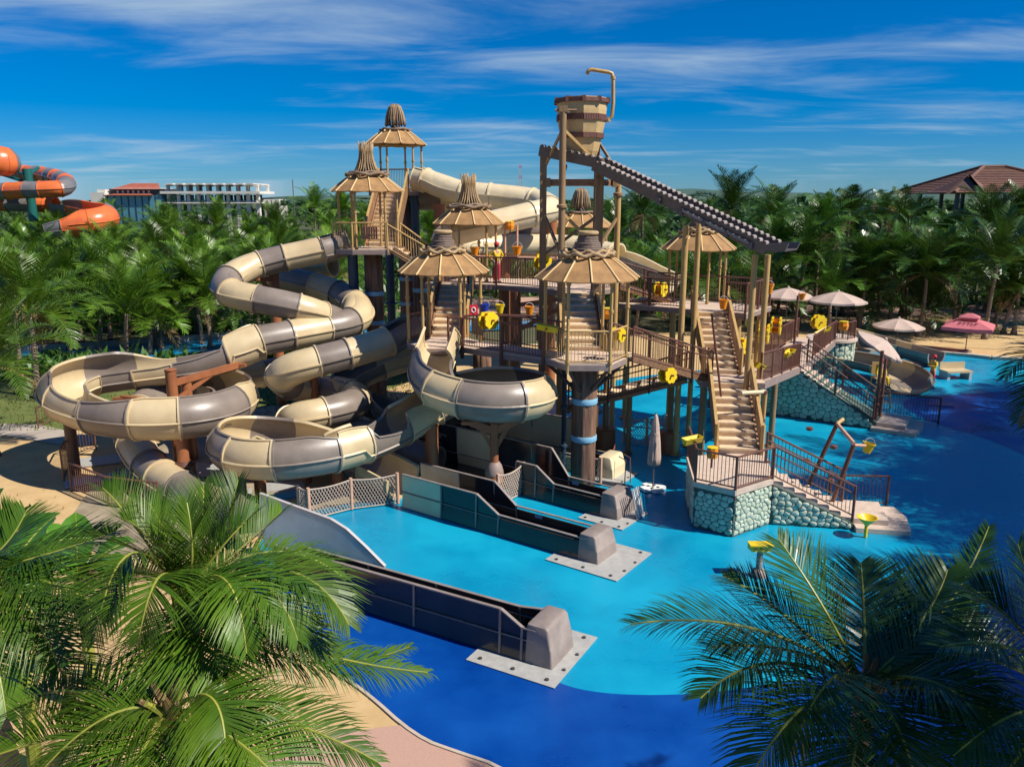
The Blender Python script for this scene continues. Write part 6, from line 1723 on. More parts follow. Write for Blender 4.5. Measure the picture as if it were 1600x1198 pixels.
# spray arch near the front steps: two brown posts, a sloping tan pipe with pail
aA, aB = gz(1305, 766), gz(1330, 805)
aA = V((9.9, 25.6, 0)); aB = V((10.05, 23.9, 0))
r_ = thing('spray_arch', 'two brown poles carrying a sloping pipe above the front concrete steps', 'spray arch', tuple(aA))
tA, tB = at(1308, 662, aA.y), at(1334, 695, aB.y)
mb = MB(); mb.rod(aA, tA, 0.07, 10); mb.build('pole', M['rail_brown'], r_, True)
mb = MB(); mb.rod(aB, tB, 0.07, 10); mb.build('pole', M['rail_brown'], r_, True)
mb = MB(); mb.rod(tA + V((0, 0, 0.0)), tB + V((0, 0, 0.05)), 0.06, 10); mb.rod(tB, at(1352, 696, 24.4), 0.045, 8); mb.build('arm', M['net_post'], r_, True)
mb = MB(); mb.rod(tA, at(1317, 655, 25.8), 0.07, 10); mb.build('spout', M['bamboo_tan'], r_, True)
for c, z in ((aA, 1.2), (aA, 2.3), (aB, 1.1), (aB, 2.2)):
    mb = MB(); mb.lathe([(0.075, 0), (0.11, 0.02), (0.11, 0.1), (0.075, 0.12)], 12, (c.x, c.y, z)); mb.build('collar', M['rail_brown'], r_, True)
# spray pole with tan spout at the long stairs
b = V((8.75, 27.0, 0)); t = at(1196, 612, 27.0)
r_ = thing('spray_pole', 'tan pole with a cream spout beside the lower flight of the long stairs', 'spray pole', tuple(b))
mb = MB(); mb.rod(b, t, 0.075, 12); mb.build('pole', M['bamboo_tan'], r_, True)
mb = MB(); mb.rod(t, at(1158, 614, 26.6), 0.075, 10); mb.build('spout', M['cream_gelcoat'], r_, True)
for z in (1.0, 2.2, 3.2):
    mb = MB(); mb.lathe([(0.08, 0), (0.12, 0.02), (0.12, 0.12), (0.08, 0.14)], 12, (b.x, b.y, z)); mb.build('collar', M['rail_brown'], r_, True)
steel_post('thin dark pole rising from the long stairs railing', (8.0, 27.9), 0, at(1112, 490, 27.9).z, 0.04, 'rail_brown', 'spray_pole', top=(at(1112, 490, 27.9).x, 27.9))
def mast(label, px, py0, py1, y, r=0.06):
    a, b = at(px, py0, y), at(px, py1, y); return steel_post(label, (a.x, a.y), max(0, a.z), b.z, r, 'rail_brown', 'spray_pole', collars=(max(0, a.z) + 1,))
mast('brown pole with an orange pail at the walkway', 1240, 548, 462, 39.5)
mast('brown pole at the foot of the steps by the large boulder wall', 1366, 668, 548, 33.9, 0.08)
mast('second brown pole at the foot of the steps by the boulder wall', 1374, 655, 560, 34.6, 0.07)

# ------------------------------------------------------------------ parasols
def parasol(label, px, py, y, R, m='umbrella_cloth', tilt=(0, 0), h_dome=0.32, n=8, zbase=0.0, sq=False, top=False, pole_y=None):
    p = at(px, py, y)                       # crown of the canopy
    root = thing('parasol', label, 'parasol', (p.x, p.y, zbase))
    can = thing('canopy', None, None, (0, 0, p.z - zbase)); can.parent = root; can.rotation_euler = (tilt[0], tilt[1], 0.2)
    gores = []
    for k in range(n):
        a0, a1 = 2 * math.pi * k / n, 2 * math.pi * (k + 1) / n; mb = MB(); vs = []; nr = 6
        for i in range(nr + 1):
            t = i / nr; z = -h_dome * R * (0.72 * t + 0.28 * t * t)
            for j in range(5):
                f = j / 4; a = a0 + (a1 - a0) * f; rr = R * t * (math.cos(math.pi / n) / math.cos((f - 0.5) * (a1 - a0)))
                rr *= 1 - 0.03 * math.sin(math.pi * f) * t
                vs.append((rr * math.cos(a), rr * math.sin(a), z - 0.05 * math.sin(math.pi * f) * t))
        for j in range(5):
            x, yv, z = vs[nr * 5 + j]; vs.append((x * 1.005, yv * 1.005, z - (0.12 if not sq else 0.22)))
        mb.add(vs, [(i * 5 + j, i * 5 + j + 1, i * 5 + j + 6, i * 5 + j + 5) for i in range(nr + 1) for j in range(4)])
        o = inst(mb.mesh('gore', M[m], 40), 'gore', can)
        mb = MB(); mb.rod((0, 0, -0.03), (R * math.cos(a0), R * math.sin(a0), -h_dome * R - 0.02), 0.012, 4); inst(mb.mesh('rib', M['umbrella_pole']), 'rib', can)
    mb = MB(); mb.lathe([(0.10, -0.02), (0.09, 0.05), (0.02, 0.09)], 10); inst(mb.mesh('finial', M[m], True), 'finial', can)
    if top:
        mb = MB(); vs = []
        mb.lathe([(R * 0.42, -0.02), (R * 0.40, 0.05), (R * 0.12, 0.26), (0.02, 0.28)], n); inst(mb.mesh('vent_cap', M[m]), 'vent_cap', can)
    mb = MB(); mb.rod((0, 0, 0), (0, 0, p.z - zbase), 0.03, 8); inst(mb.mesh('pole', M['umbrella_pole'], True), 'pole', root)
    mb = MB(); mb.lathe([(0.38, -0.02), (0.38, 0.08), (0.1, 0.14)], 16); inst(mb.mesh('base', M['lane_block'], True), 'base', root)
    return root
parasol('pale parasol partly behind the lower sluice posts', 1232, 449, 54, 1.75)
parasol('large pale parasol in the middle of the row before the palms', 1310, 455, 52, 1.85)
parasol('pale parasol at the pool kerb left of the pink one', 1405, 497, 53.5, 1.65)
pk = parasol('pink square parasol with a vent cap and dark lettering on its side', 1515, 496, 52, 2.05, 'umbrella_pink', n=4, sq=True, top=True, h_dome=0.26)
parasol('pale parasol tilted steeply, shading the seated guard by the steps', 1384, 530, 40.5, 1.35, tilt=(0.32, 0.46))
# lettering on the pink parasol, written along the near slope
cv = bpy.data.curves.new('lettering', 'FONT'); cv.body = 'ZTTLF'; cv.size = 0.42; cv.align_x = 'CENTER'; cv.extrude = 0.004
_t = bpy.data.objects.new('lettering_curve', cv); COL.objects.link(_t); bpy.context.view_layer.update()
_me = bpy.data.meshes.new_from_object(_t); _me.materials.clear(); _me.materials.append(M['ink']); bpy.data.objects.remove(_t)
lt = bpy.data.objects.new('lettering', _me); COL.objects.link(lt); lt['kind'] = 'stuff'
# closed parasol in the shade
q = gz(1020, 764); r_ = thing('closed_parasol', 'closed beige parasol on a white round foot in the shade', 'parasol', (q.x, q.y, 0))
mb = MB(); mb.rod((q.x, q.y, 0), (q.x, q.y, 2.75), 0.025, 8); mb.build('pole', M['umbrella_pole'], r_, True)
mb = MB(); mb.lathe([(0.19, 0.9), (0.20, 1.15), (0.17, 1.7), (0.12, 2.3), (0.06, 2.62), (0.02, 2.7)], 26, (q.x, q.y, 0), wob=lambda a, z: 1 + 0.20 * math.sin(9 * a + z * 1.2)); mb.build('folded_canopy', M['umbrella_cloth'], r_, 'all')
mb = MB(); mb.lathe([(0.155, 1.95), (0.16, 2.0), (0.155, 2.05)], 20, (q.x, q.y, 0)); mb.build('strap', M['umbrella_cloth'], r_, True)
for k in range(4):
    a = k * math.pi / 2 + 0.4; mb = MB(); mb.box((q.x + 0.24 * math.cos(a), q.y + 0.24 * math.sin(a), 0.05), (0.36, 0.36, 0.10), a); mb.build('foot_tile', M['white_plastic'], r_)
# folded sunshade leaning on the third end block
eb = V((3.72, 23.75, 0)); r_ = thing('folded_sunshade', 'folded striped white sunshade leaning on the third lane end block', 'sunshade', tuple(eb))
for k in range(5):
    mb = MB(); s = V((0.06 * k, 0.09 * k - 0.18, 0)); mb.rod(eb + s + V((0.22, 0, 0)), eb + s + V((0.02, 0, 0.95)), 0.035, 6, 0.02); mb.build('fold', M['white_plastic' if k % 2 else 'umbrella_cloth'], r_, True)
# black cable-like grab bars at the fourth lane block
r_ = thing('grab_bar', 'thin dark bars leaning over the cream end block of the rear lane', 'grab bar', (4.0, 27.2, 0))
for k in range(2):
    mb = MB(); mb.pipe([(3.95 + 0.25 * k, 26.55 + 0.3 * k, 0), (4.0 + 0.2 * k, 26.8 + 0.3 * k, 0.85), (3.8 + 0.2 * k, 27.1 + 0.3 * k, 0.9)], 0.02, 6); mb.build('bar', M['rail_brown'], r_, True)
# stickers inside the lanes
for lb, c, d in (('pale blue notice sticker inside the second lane', (0.68, 0), 0), ('pale notice sticker inside the third lane', (0.8, 0), 1)):
    a, b, w = ((V((-3.57, 24.65, 0)), V((2.10, 20.60, 0)), 0.9), (V((-4.2, 29.2, 0)), V((3.05, 23.72, 0)), 0.9))[d]
    dd = (b - a).normalized(); nn = V((-dd.y, dd.x, 0)); p = a.lerp(b, c[0]) + nn * (w - 0.012) + V((0, 0, 0.48))
    r_ = thing('notice_sticker', lb, 'sticker', tuple(p)); mb = MB(); mb.extrude([p - dd * 0.13 - V((0, 0, 0.06)), p + dd * 0.13 - V((0, 0, 0.06)), p + dd * 0.13 + V((0, 0, 0.06)), p - dd * 0.13 + V((0, 0, 0.06))], -nn * 0.008); mb.build('label_sheet', M['blue_band'], r_)

# ------------------------------------------------------------------ people
def skin_obj(name, verts, edges, radii, m, parent, sub=2, root=0):
    me = bpy.data.meshes.new(name); L = wloc(parent)
    me.from_pydata([tuple(V(v)) for v in verts], edges, []); me.materials.append(m)
    o = bpy.data.objects.new(name, me); COL.objects.link(o); o.parent = parent
    sk = o.modifiers.new('skin', 'SKIN'); sk.use_smooth_shade = True
    lay = me.skin_vertices[0].data if me.skin_vertices else None
    if lay is None:
        bpy.context.view_layer.objects.active = o
    lay = me.skin_vertices[0].data
    for i, r in enumerate(radii):
        lay[i].radius = (r, r) if not isinstance(r, tuple) else r
        lay[i].use_root = (i == root)
    ss = o.modifiers.new('sub', 'SUBSURF'); ss.levels = ss.render_levels = sub
    return o
def person(label, base, face, arms='folded', seated=False, stride=0.0, scale=1.0, lower='trouser_red', shirt='shirt_yellow'):
    root = thing('person', label, 'person', base, face)
    hz = 0.92 if not seated else 0.50
    # skeleton, facing +x
    v = []; e = []; r = []
    def add(p, rad, par=None):
        v.append(p); r.append(rad)
        if par is not None: e.append((par, len(v) - 1))
        return len(v) - 1
    pel = add((0, 0, hz), (0.14, 0.115)); wa = add((0, 0, hz + 0.18), (0.125, 0.10), pel); ch = add((0.0, 0, hz + 0.38), (0.155, 0.115), wa); nk = add((-0.01, 0, hz + 0.56), 0.055, ch)
    hd0 = add((0.01, 0, hz + 0.63), 0.07, nk); hd1 = add((0.02, 0, hz + 0.73), (0.083, 0.095), hd0); hd2 = add((0.01, 0, hz + 0.81), 0.062, hd1)
    ns = add((0.115, 0, hz + 0.71), 0.014, hd1)
    for s in (1, -1):
        sh = add((0, 0.17 * s, hz + 0.49), 0.062, ch)
        if arms == 'folded': el, wr = (0.10, 0.25 * s, hz + 0.26), (0.25, 0.06 * s, hz + 0.30)
        elif arms == 'hips': el, wr = (-0.10, 0.36 * s, hz + 0.27), (0.02, 0.20 * s, hz + 0.10)
        else: el, wr = (0.02, 0.24 * s, hz + 0.22), (0.10, 0.24 * s, hz - 0.02)
        el_ = add(el, 0.046, sh); wr_ = add(wr, 0.032, el_)
        d = (V(wr) - V(el)).normalized(); pm = add(tuple(V(wr) + d * 0.07), (0.038, 0.02), wr_)
        for k in range(4):
            add(tuple(V(wr) + d * (0.145 + 0.012 * (1 - abs(k - 1.5))) + V((0, 0.022 * (k - 1.5), -0.012))), 0.009, pm)
        add(tuple(V(wr) + d * 0.07 + V((0.03, 0, 0.03))), 0.010, wr_)
        hp = add((0, 0.09 * s, hz - 0.06), 0.095, pel)
        if seated: kn, an, to = (0.42, 0.12 * s, hz - 0.03), (0.46, 0.12 * s, 0.09), (0.62, 0.14 * s, 0.04)
        else: kn, an, to = (0.03 + stride * s, 0.095 * s, 0.49), (-0.01 + stride * 1.1 * s, 0.10 * s, 0.09), (0.16 + stride * 1.1 * s, 0.12 * s, 0.035)
        k_ = add(kn, 0.062, hp); a_ = add(an, 0.042, k_); add(to, 0.036, a_)
    skin_obj('body', v, e, r, M['skin'], root)
    # clothing follows the same joints a little wider
    tv = [v[pel], v[wa], v[ch], (0, 0, hz + 0.50)]; te = [(0, 1), (1, 2), (2, 3)]; tr = [(0.158, 0.132), (0.145, 0.118), (0.175, 0.132), 0.075]
    i = 8
    names = []
    per = 13
    for s in range(2):
        sh = 8 + s * (3 + 1 + 4 + 1 + 4); 
        tv.append(v[sh]); tr.append(0.078); te.append((2, len(tv) - 1)); tv.append(v[sh + 1]); tr.append(0.062); te.append((len(tv) - 2, len(tv) - 1))
        tv.append(tuple(V(v[sh + 1]).lerp(V(v[sh + 2]), 0.75))); tr.append(0.048); te.append((len(tv) - 2, len(tv) - 1))
    skin_obj('shirt', tv, te, tr, M[shirt], root)
    lv = [(0, 0, hz + 0.05), (0, 0, hz - 0.02)]; le = [(0, 1)]; lr = [(0.150, 0.125), (0.155, 0.13)]
    for s in range(2):
        hp = 8 + s * 13 + 9
        b = 1
        for q, rad in ((v[hp], 0.108), (v[hp + 1], 0.078), (tuple(V(v[hp + 1]).lerp(V(v[hp + 2]), 0.93)), 0.062)):
            lv.append(q); lr.append(rad); le.append((b, len(lv) - 1)); b = len(lv) - 1
    skin_obj('trousers', lv, le, lr, M[lower], root)
    hx, hzz = v[hd1][0], v[hd1][2]
    mb = MB(); mb.lathe([(0.112, 0.0), (0.115, 0.05), (0.095, 0.10), (0.05, 0.135), (0.01, 0.145)], 18, (hx - 0.005, 0, hzz + 0.02)); mb.box((hx + 0.13, 0, hzz + 0.035), (0.12, 0.15, 0.015)); inst(mb.mesh('cap', M['cap_red'], True), 'cap', root)
    mb = MB(); mb.lathe([(0.085, -0.09), (0.103, -0.03), (0.105, 0.03)], 16, (hx - 0.018, 0, hzz)); inst(mb.mesh('hair', M['hair'], True), 'hair', root)
    for s in (0.036, -0.036):
        mb = MB(); mb.lathe([(0.004, -0.010), (0.012, 0), (0.004, 0.010)], 8, (hx + 0.088, s, hzz + 0.012)); inst(mb.mesh('eye', M['hair'], True), 'eye', root)
    for s in range(2):
        an = v[8 + s * 13 + 11]; to = v[8 + s * 13 + 12]
        mb = MB(); mb.pipe([(an[0] - 0.06, an[1], 0.045), (an[0] + 0.03, an[1], 0.06), (to[0], to[1], 0.045), (to[0] + 0.05, to[1], 0.03)], 0.05, 8, radii=[0.045, 0.055, 0.048, 0.025]); inst(mb.mesh('shoe', M['shoe'], 'all'), 'shoe', root)
    root.scale = (scale,) * 3
    return root
g = gz(1455, 605); person('guard in yellow shirt, red trousers and red cap standing at the pool edge', (g.x, g.y, -0.03), math.radians(200), 'folded')
u = at(775, 441, 35.6); person('guard in yellow shirt and dark red trousers on the upper deck', (u.x + 0.02, 36.2, 6.1), math.radians(-60), 'hips', scale=1.02)
# guard on a tall tan chair at the boulder steps
lc = V((17.2, 37.6, 0)); lz = at(1376, 590, lc.y).z
lc = V((at(1376, 590, 37.6).x, 37.6, 0))
r_ = thing('lifeguard_chair', 'tall tan guard chair beside the steps by the boulder wall', 'chair', tuple(lc))
for sx in (-0.28, 0.28):
    for sy in (-0.28, 0.28):
        mb = MB(); mb.rod((lc.x + sx * 1.5, lc.y + sy * 1.5, 0), (lc.x + sx, lc.y + sy, lz), 0.04, 8); mb.build('leg', M['bamboo_tan'], r_, True)
mb = MB(); mb.box((lc.x, lc.y, lz), (0.7, 0.7, 0.06)); mb.build('seat', M['bamboo_tan'], r_)
mb = MB(); mb.box((lc.x, lc.y + 0.33, lz + 0.4), (0.66, 0.05, 0.62)); mb.build('backrest', M['bamboo_tan'], r_)
for k in range(4):
    mb = MB(); mb.beam((lc.x - 0.36, lc.y - 0.36, 0.3 + 0.32 * k), (lc.x + 0.36, lc.y - 0.36, 0.3 + 0.32 * k), 0.05, 0.05); mb.build('rung', M['bamboo_tan'], r_)
person('guard in yellow shirt seated on the tall chair under the tilted parasol', (lc.x, lc.y + 0.05, lz - 0.42), math.radians(-80), 'down', seated=True, lower='shirt_yellow', shirt='shirt_yellow')
# yellow lounger like seat at the far pool edge
q = gz(1492, 590); r_ = thing('pool_seat', 'low yellow pool seat beyond the red capped guard', 'pool seat', (q.x, q.y, 0))
mb = MB(); mb.box((q.x, q.y, 0.40), (1.5, 0.9, 0.1), 0.1); mb.build('seat', M['tan_gelcoat'], r_)
mb = MB(); mb.box((q.x, q.y + 0.45, 0.6), (1.5, 0.1, 0.42), 0.1); mb.build('backrest', M['tan_gelcoat'], r_)
for s in (-0.6, 0.6):
    mb = MB(); mb.box((q.x + s, q.y, 0.18), (0.16, 0.8, 0.42), 0.1); mb.build('leg', M['steel_grey'], r_)
mat('pink_mat', (0.45, 0.20, 0.30), rough=0.7)
q = gz(1470, 632); mb = MB(); mb.box((q.x, q.y, 0.0), (1.1, 0.35, 0.05), -0.35); tag(mb.build('swim_mat', M['pink_mat']), 'thin purple pink mat lying on the pool floor by the guard', 'mat')

# lettering position on the pink parasol
pr_ = pk
pz = [c for c in pk.children if c.name.startswith('canopy')][0]
lt.parent = pz
Rp = 2.05 * math.cos(math.pi / 4)
lt.location = (0, 0, 0)
a_mid = None
best = None
for k in range(4):
    am = 2 * math.pi * (k + 0.5) / 4 + 0.2
    if best is None or math.sin(am) < best[0]: best = (math.sin(am), 2 * math.pi * (k + 0.5) / 4)
am = best[1]
slope = math.atan2(0.26 * 2.05, Rp)
dn = V((math.cos(am) * math.cos(slope), math.sin(am) * math.cos(slope), -math.sin(slope)))
sx = V((-math.sin(am), math.cos(am), 0)); nz = dn.cross(sx) * -1
yv = -dn
nzv = sx.cross(yv)
if nzv.z < 0: sx = -sx; nzv = sx.cross(yv)
Rm = Matrix((sx, yv, nzv)).transposed().to_4x4()
lt.matrix_local = Matrix.Translation(dn * 1.12 + nzv * 0.06) @ Rm

# ------------------------------------------------------------------ things far behind
# fence at the far left
f1 = railing('tan fence along the garden path at the far left', [tuple(gz(60, 668)), tuple(gz(128, 640))], h=0.9, m='rail_brown', gap=0.16)
f2 = railing('brown fence below the left end of the big coil', [tuple(gz(100, 752)), tuple(gz(118, 712)), tuple(gz(150, 700))], h=1.2, m='rail_brown', gap=0.14)
f3 = railing('brown fence by the concrete pad in front of the big coil', [tuple(gz(112, 765)), tuple(gz(170, 790)), tuple(gz(250, 800))], h=1.0, m='rail_brown', gap=0.14)
# orange and grey slide
ob = slide('water_slide', 'orange and grey striped tube curling back on itself above the palms at the far left',
      [(28, 270, 88), (60, 272, 86), (90, 278, 83.2), (104, 286, 80.6), (98, 294, 78.6), (70, 296, 78), (40, 297, 78), (5, 299, 78.5), (-30, 301, 80)], [(99, 'tube')], r=0.78, cols=('grey_gelcoat', 'orange_gelcoat'), seclen=1.7)
slide('water_slide', 'lowest orange and grey tube ending in a wide open orange bowl at the far left',
      [(-20, 317, 82), (20, 318, 82), (60, 319, 82), (88, 321, 82), (115, 324, 81.8), (148, 331, 80.8), (165, 339, 79), (150, 346, 77.4), (115, 350, 76.6), (75, 354, 76.2)], [(3.0, 'tube'), (99, 'flume')], r=0.8, r2=1.15, cols=('orange_gelcoat', 'grey_gelcoat', 'orange_gelcoat'), curl=1.3, seclen=2.1)
gp = at(42, 264, 80); r_ = thing('slide_mast', 'teal green steel mast carrying the orange slide', 'mast', (gp.x, gp.y, 0))
mb = MB(); mb.rod((gp.x, gp.y, 0), tuple(gp), 0.42, 16); mb.build('mast', M['tower_green'], r_, True)
for q in ((0, 272, 82), (5, 262, 84), (60, 262, 83)):
    e = at(*q); mb = MB(); mb.rod((gp.x, gp.y, e.z - 0.9), tuple(e), 0.15, 8); mb.build('arm', M['tower_green'], r_, True)
sc_ = thing('slide_start_drum', 'orange rounded drum above the orange slide at the left edge', 'slide drum', tuple(at(0, 270, 78)))
c = at(-2, 253, 79)
for k in range(12):
    a0 = 2 * math.pi * k / 12; mb = MB(); vs = []
    for (r0, z) in ((0.4, 1.45), (1.2, 1.25), (1.75, 0.55), (1.85, -0.3), (1.5, -1.0), (0.9, -1.3)):
        for j in range(4):
            a = a0 + 2 * math.pi / 12 * (j / 3) * 0.97; vs.append((c.x + r0 * math.cos(a), c.y + r0 * math.sin(a), c.z + z))
    mb.add(vs, [(i * 4 + j, i * 4 + j + 1, i * 4 + j + 5, i * 4 + j + 4) for i in range(5) for j in range(3)]); mb.build('drum_panel', M['orange_gelcoat' if k % 3 else 'grey_gelcoat'], sc_, True)
# white hotel
HY = 215.0
def hx(px): return (px - 800) / FPX * HY * 1.03
def hzp(py): return at(800, py, HY).z
ht = thing('hotel_building', 'long white flat roofed building under construction above the left grove', 'building', (hx(340), HY, 0))
def hb_(x0, x1, y0, y1, z0, z1, nm, m):
    mb = MB(); mb.box(((x0 + x1) / 2, (y0 + y1) / 2, (z0 + z1) / 2), (x1 - x0, y1 - y0, z1 - z0)); return mb.build(nm, M[m], ht)
xa, xb = hx(292), hx(424)
hb_(hx(284), hx(430), HY - 1.5, HY + 12, hzp(303), hzp(299), 'floor_slab', 'hotel_white')
hb_(hx(288), hx(432), HY - 1, HY + 12, hzp(318), hzp(316), 'floor_slab', 'hotel_white')
nb = 9
for k in range(nb + 1):
    x = xa + (xb - xa) * k / nb
    hb_(x - 0.45, x + 0.45, HY, HY + 1.0, 0, hzp(318), 'pillar', 'hotel_white')
    hb_(x - 0.38, x + 0.38, HY + 0.05, HY + 0.95, hzp(316), hzp(303), 'pillar', 'hotel_white')
    hb_(x - 0.33, x + 0.33, HY + 0.1, HY + 0.9, hzp(299), hzp(288), 'pillar', 'hotel_white')
    hb_(x - 0.3, x + 0.3, HY + 9, HY + 9.8, hzp(299), hzp(288), 'pillar', 'hotel_white')
    if k < nb:
        w_ = (xb - xa) / nb
        mb = MB(); mb.box((x + w_ / 2, HY + 4.5, hzp(311)), (w_ * 0.9, 0.1, (hzp(303) - hzp(318)) * 0.9)); mb.build('window', M['hotel_dark' if k > 4 else 'hotel_glass'], ht)
        mb = MB(); mb.box((x + w_ / 2, HY + 0.4, hzp(314)), (w_ * 0.86, 0.1, 0.12)); mb.build('balcony_rail', M['hotel_white'], ht)
        # vaulted roof strip
        mb = MB(); vs = []
        for yy in (HY - 1.8, HY + 12):
            for j in range(7):
                t = j / 6; vs.append((x + w_ * t, yy, hzp(288.5) + 0.32 * math.sin(math.pi * t) ** 0.6)); 
        mb.add(vs + [(a_, b_, c_ - 0.35) for a_, b_, c_ in vs], [(j, j + 1, j + 8, j + 7) for j in range(6)] + [(14 + j, 14 + j + 7, 14 + j + 8, 14 + j + 1) for j in range(6)] + [(j, 14 + j, 15 + j, j + 1) for j in range(6)]); mb.build('roof_vault', M['hotel_white'], ht)
h2 = thing('hotel_building', 'left wing with red tiled roof and blue glass wall beside the white building', 'building', (hx(240), HY, 0))
ht_keep = ht; ht = h2
hb_(hx(205), hx(286), HY - 1, HY + 10, 0, hzp(305), 'glass_wall', 'hotel_glass')
for k in range(9):
    x = hx(205) + (hx(286) - hx(205)) * k / 8; hb_(x - 0.12, x + 0.12, HY - 1.12, HY - 0.99, 0, hzp(305), 'mullion', 'steel_blue')
hb_(hx(203), hx(284), HY + 1, HY + 10, hzp(304.9), hzp(295), 'upper_wall', 'hotel_dark')
for k in range(7):
    x = hx(216) + (hx(262) - hx(216)) * k / 6; hb_(x - 0.25, x + 0.25, HY + 0.8, HY + 1.1, hzp(302), hzp(298), 'window', 'hotel_white')
hb_(hx(183), hx(204), HY - 2, HY + 8, 0, hzp(301), 'side_block', 'hotel_white'); hb_(hx(188), hx(200), HY, HY + 6, hzp(301), hzp(296), 'side_block', 'hotel_white')
for (z0, z1, xA, xB, yA, dep) in ((hzp(306), hzp(302.5), hx(202), hx(276), HY - 2.0, 4), (hzp(296.5), hzp(287), hx(208), hx(282), HY, 6)):
    rows = 4
    for r0 in range(rows):
        f0, f1 = r0 / rows, (r0 + 1) / rows; mb = MB()
        mb.extrude([V((xA + 3 * f0, yA + dep * f0, z0 + (z1 - z0) * f0)), V((xB - 3 * f0, yA + dep * f0, z0 + (z1 - z0) * f0)), V((xB - 3 * f1, yA + dep * f1, z0 + (z1 - z0) * f1)), V((xA + 3 * f1, yA + dep * f1, z0 + (z1 - z0) * f1))], (0, -0.1, 0.15 + 0.02 * r0)); mb.build('roof_course', M['roof_red'], h2)
mb = MB(); mb.prism([(hx(209), HY + 0.3), (hx(281), HY + 0.3), (hx(278), HY + 9.5), (hx(213), HY + 9.5)], hzp(295), hzp(294)); mb.build('eaves_board', M['hotel_white'], h2)
ht = ht_keep
h3 = thing('hotel_building', 'low pale unfinished block right of the white building', 'building', (hx(440), HY + 4, 0)); ht = h3
hb_(hx(430), hx(452), HY + 2, HY + 10, 0, hzp(322), 'wall', 'hotel_white')
for k in range(4):
    x = hx(431) + (hx(450) - hx(431)) * k / 3; hb_(x - 0.4, x + 0.4, HY + 2, HY + 3, hzp(322), hzp(313), 'pillar', 'hotel_white')
hb_(hx(430), hx(452), HY + 2, HY + 9, hzp(313), hzp(311.5), 'roof_slab', 'hotel_white')
# tiled pavilion on the right
PY = 108.0
pc = at(1542, 262, PY); ez = at(1542, 302, PY - 9).z
r_ = thing('tiled_pavilion', 'open pavilion with a brown tiled hip roof above the right grove', 'pavilion', (pc.x, PY, 0))
hwx, hwy, rid = 8.4, 8.5, 2.3
ap0, ap1 = V((pc.x - rid * 0.2, PY, pc.z)), V((pc.x + rid, PY, pc.z))
cor = [V((pc.x - hwx, PY - hwy, ez)), V((pc.x + hwx + 3, PY - hwy, ez)), V((pc.x + hwx + 3, PY + hwy, ez)), V((pc.x - hwx, PY + hwy, ez))]
def hip(a, b, ta, tb, rows=15):
    for i in range(rows):
        f0, f1 = i / rows, (i + 1.08) / rows
        mb = MB(); p = [a.lerp(ta, f0), b.lerp(tb, f0), b.lerp(tb, min(1, f1)), a.lerp(ta, min(1, f1))]
        n = (p[1] - p[0]).cross(p[3] - p[0]).normalized()
        mb.extrude([p[0] + n * 0.11, p[1] + n * 0.11, p[2] + n * 0.03, p[3] + n * 0.03], -n * 0.10); mb.build('tile_course', M['tile_brown'], r_)
hip(cor[0], cor[1], ap0, ap1); hip(cor[3], cor[0], ap0, ap0); hip(cor[1], cor[2], ap1, ap1, 8); hip(cor[2], cor[3], ap1, ap0, 8)
for a, b in ((cor[0], ap0), (cor[1], ap1), (ap0, ap1), (cor[3], ap0)):
    mb = MB(); mb.rod(a + V((0, 0, 0.1)), b + V((0, 0, 0.15)), 0.22, 8); mb.build('ridge_cap', M['tile_brown'], r_, True)
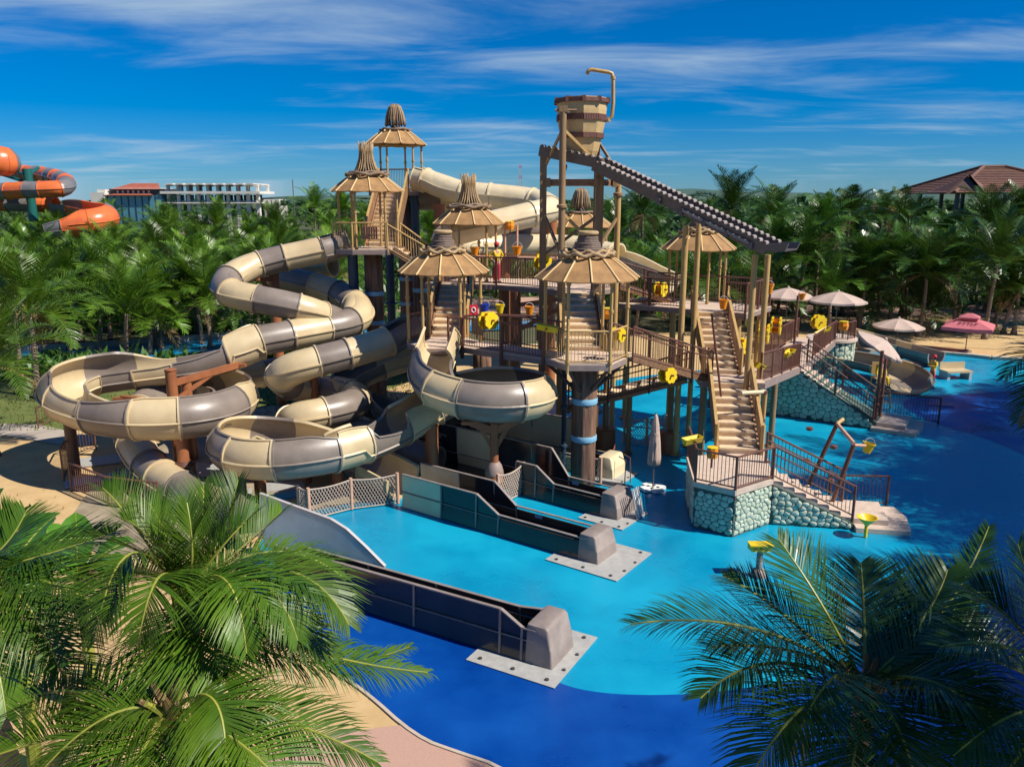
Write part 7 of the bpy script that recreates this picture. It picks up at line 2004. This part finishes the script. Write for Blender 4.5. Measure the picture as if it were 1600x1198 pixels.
# small gabled porch on the left side of the roof
ga = V((pc.x - hwx + 1.8, PY - hwy + 2.5, ez)); gw = 3.4
gp_ = [V((ga.x - 2.6, ga.y - 2.0, ez)), V((ga.x + 1.8, ga.y - 2.6, ez)), V((ga.x + 0.2, ga.y - 1.6, ez + 2.2)), V((ga.x + 3.0, ga.y + 3.5, ez + 2.2))]
mb = MB(); mb.extrude([gp_[0], gp_[2], gp_[3], gp_[0] + V((0.5, 6, 0))], (0, 0, 0.12)); mb.extrude([gp_[1], gp_[1] + V((2, 3, 0.6)), gp_[3], gp_[2]], (0, 0, 0.12)); mb.build('porch_roof', M['tile_brown'], r_)
mb = MB(); mb.extrude([gp_[0] + V((0.2, 0.3, -0.05)), gp_[1] + V((-0.2, 0.3, -0.05)), gp_[2] + V((0, 0.3, -0.15))], (0, 0.1, 0)); mb.build('porch_gable', M['dark_brown_paint'], r_)
for kx in range(7):
    for ky in (0, 1):
        x = pc.x - hwx + 0.9 + (2 * hwx + 1.2) * kx / 6; y = PY + (hwy - 0.9) * (1 if ky else -1)
        mb = MB(); mb.box((x, y, ez / 2 - 0.05), (0.4, 0.4, ez + 0.1)); mb.build('pillar', M['dark_brown_paint'], r_)
# lattice mast on the horizon
ly = 600.0; lm = thing('lattice_mast', 'thin red and white lattice mast on the horizon left of the bucket tower', 'mast', tuple(at(813, 300, ly) * V((1, 1, 0)) if False else (at(813, 300, ly).x, ly, 0)))
x0 = at(813, 300, ly).x; zt = at(813, 258, ly).z; ns = 14
for k in range(ns):
    z0, z1 = zt * k / ns, zt * (k + 1) / ns; w0, w1 = 1.8 - 1.2 * k / ns, 1.8 - 1.2 * (k + 1) / ns; mb = MB()
    for sx in (-1, 1):
        for sy in (-1, 1):
            mb.beam((x0 + sx * w0, ly + sy * w0, z0), (x0 + sx * w1, ly + sy * w1, z1), 0.26, 0.26)
    for sy in (-1, 1):
        mb.beam((x0 - w0, ly + sy * w0, z0), (x0 + w1, ly + sy * w1, z1), 0.18, 0.18); mb.beam((x0 + w0, ly + sy * w0, z0), (x0 - w1, ly + sy * w1, z1), 0.18, 0.18)
    mb.build('mast_section', M['red_plastic' if k % 3 == 1 else 'steel_grey'], lm)
for lb, px, y, pt in (('thin lightning rod above the left palms', 457, 190, 281), ('thin dark pole above the right grove', 1217, 260, 298)):
    b = at(px, pt, y); steel_post(lb, (b.x, b.y), 0, b.z, 0.10, 'umbrella_pole', 'pole')
r_ = thing('water_slide', 'small patch of an orange slide glimpsed through the right grove', 'water slide', tuple(at(1390, 332, 105)))
p = at(1390, 332, 100); mb = MB(); mb.pipe([p + V((-2.2, 0, 0.2)), p + V((0, -0.6, 0)), p + V((2.2, 0, -0.4))], 0.75, 14); mb.build('tube_section', M['orange_gelcoat'], r_, True)
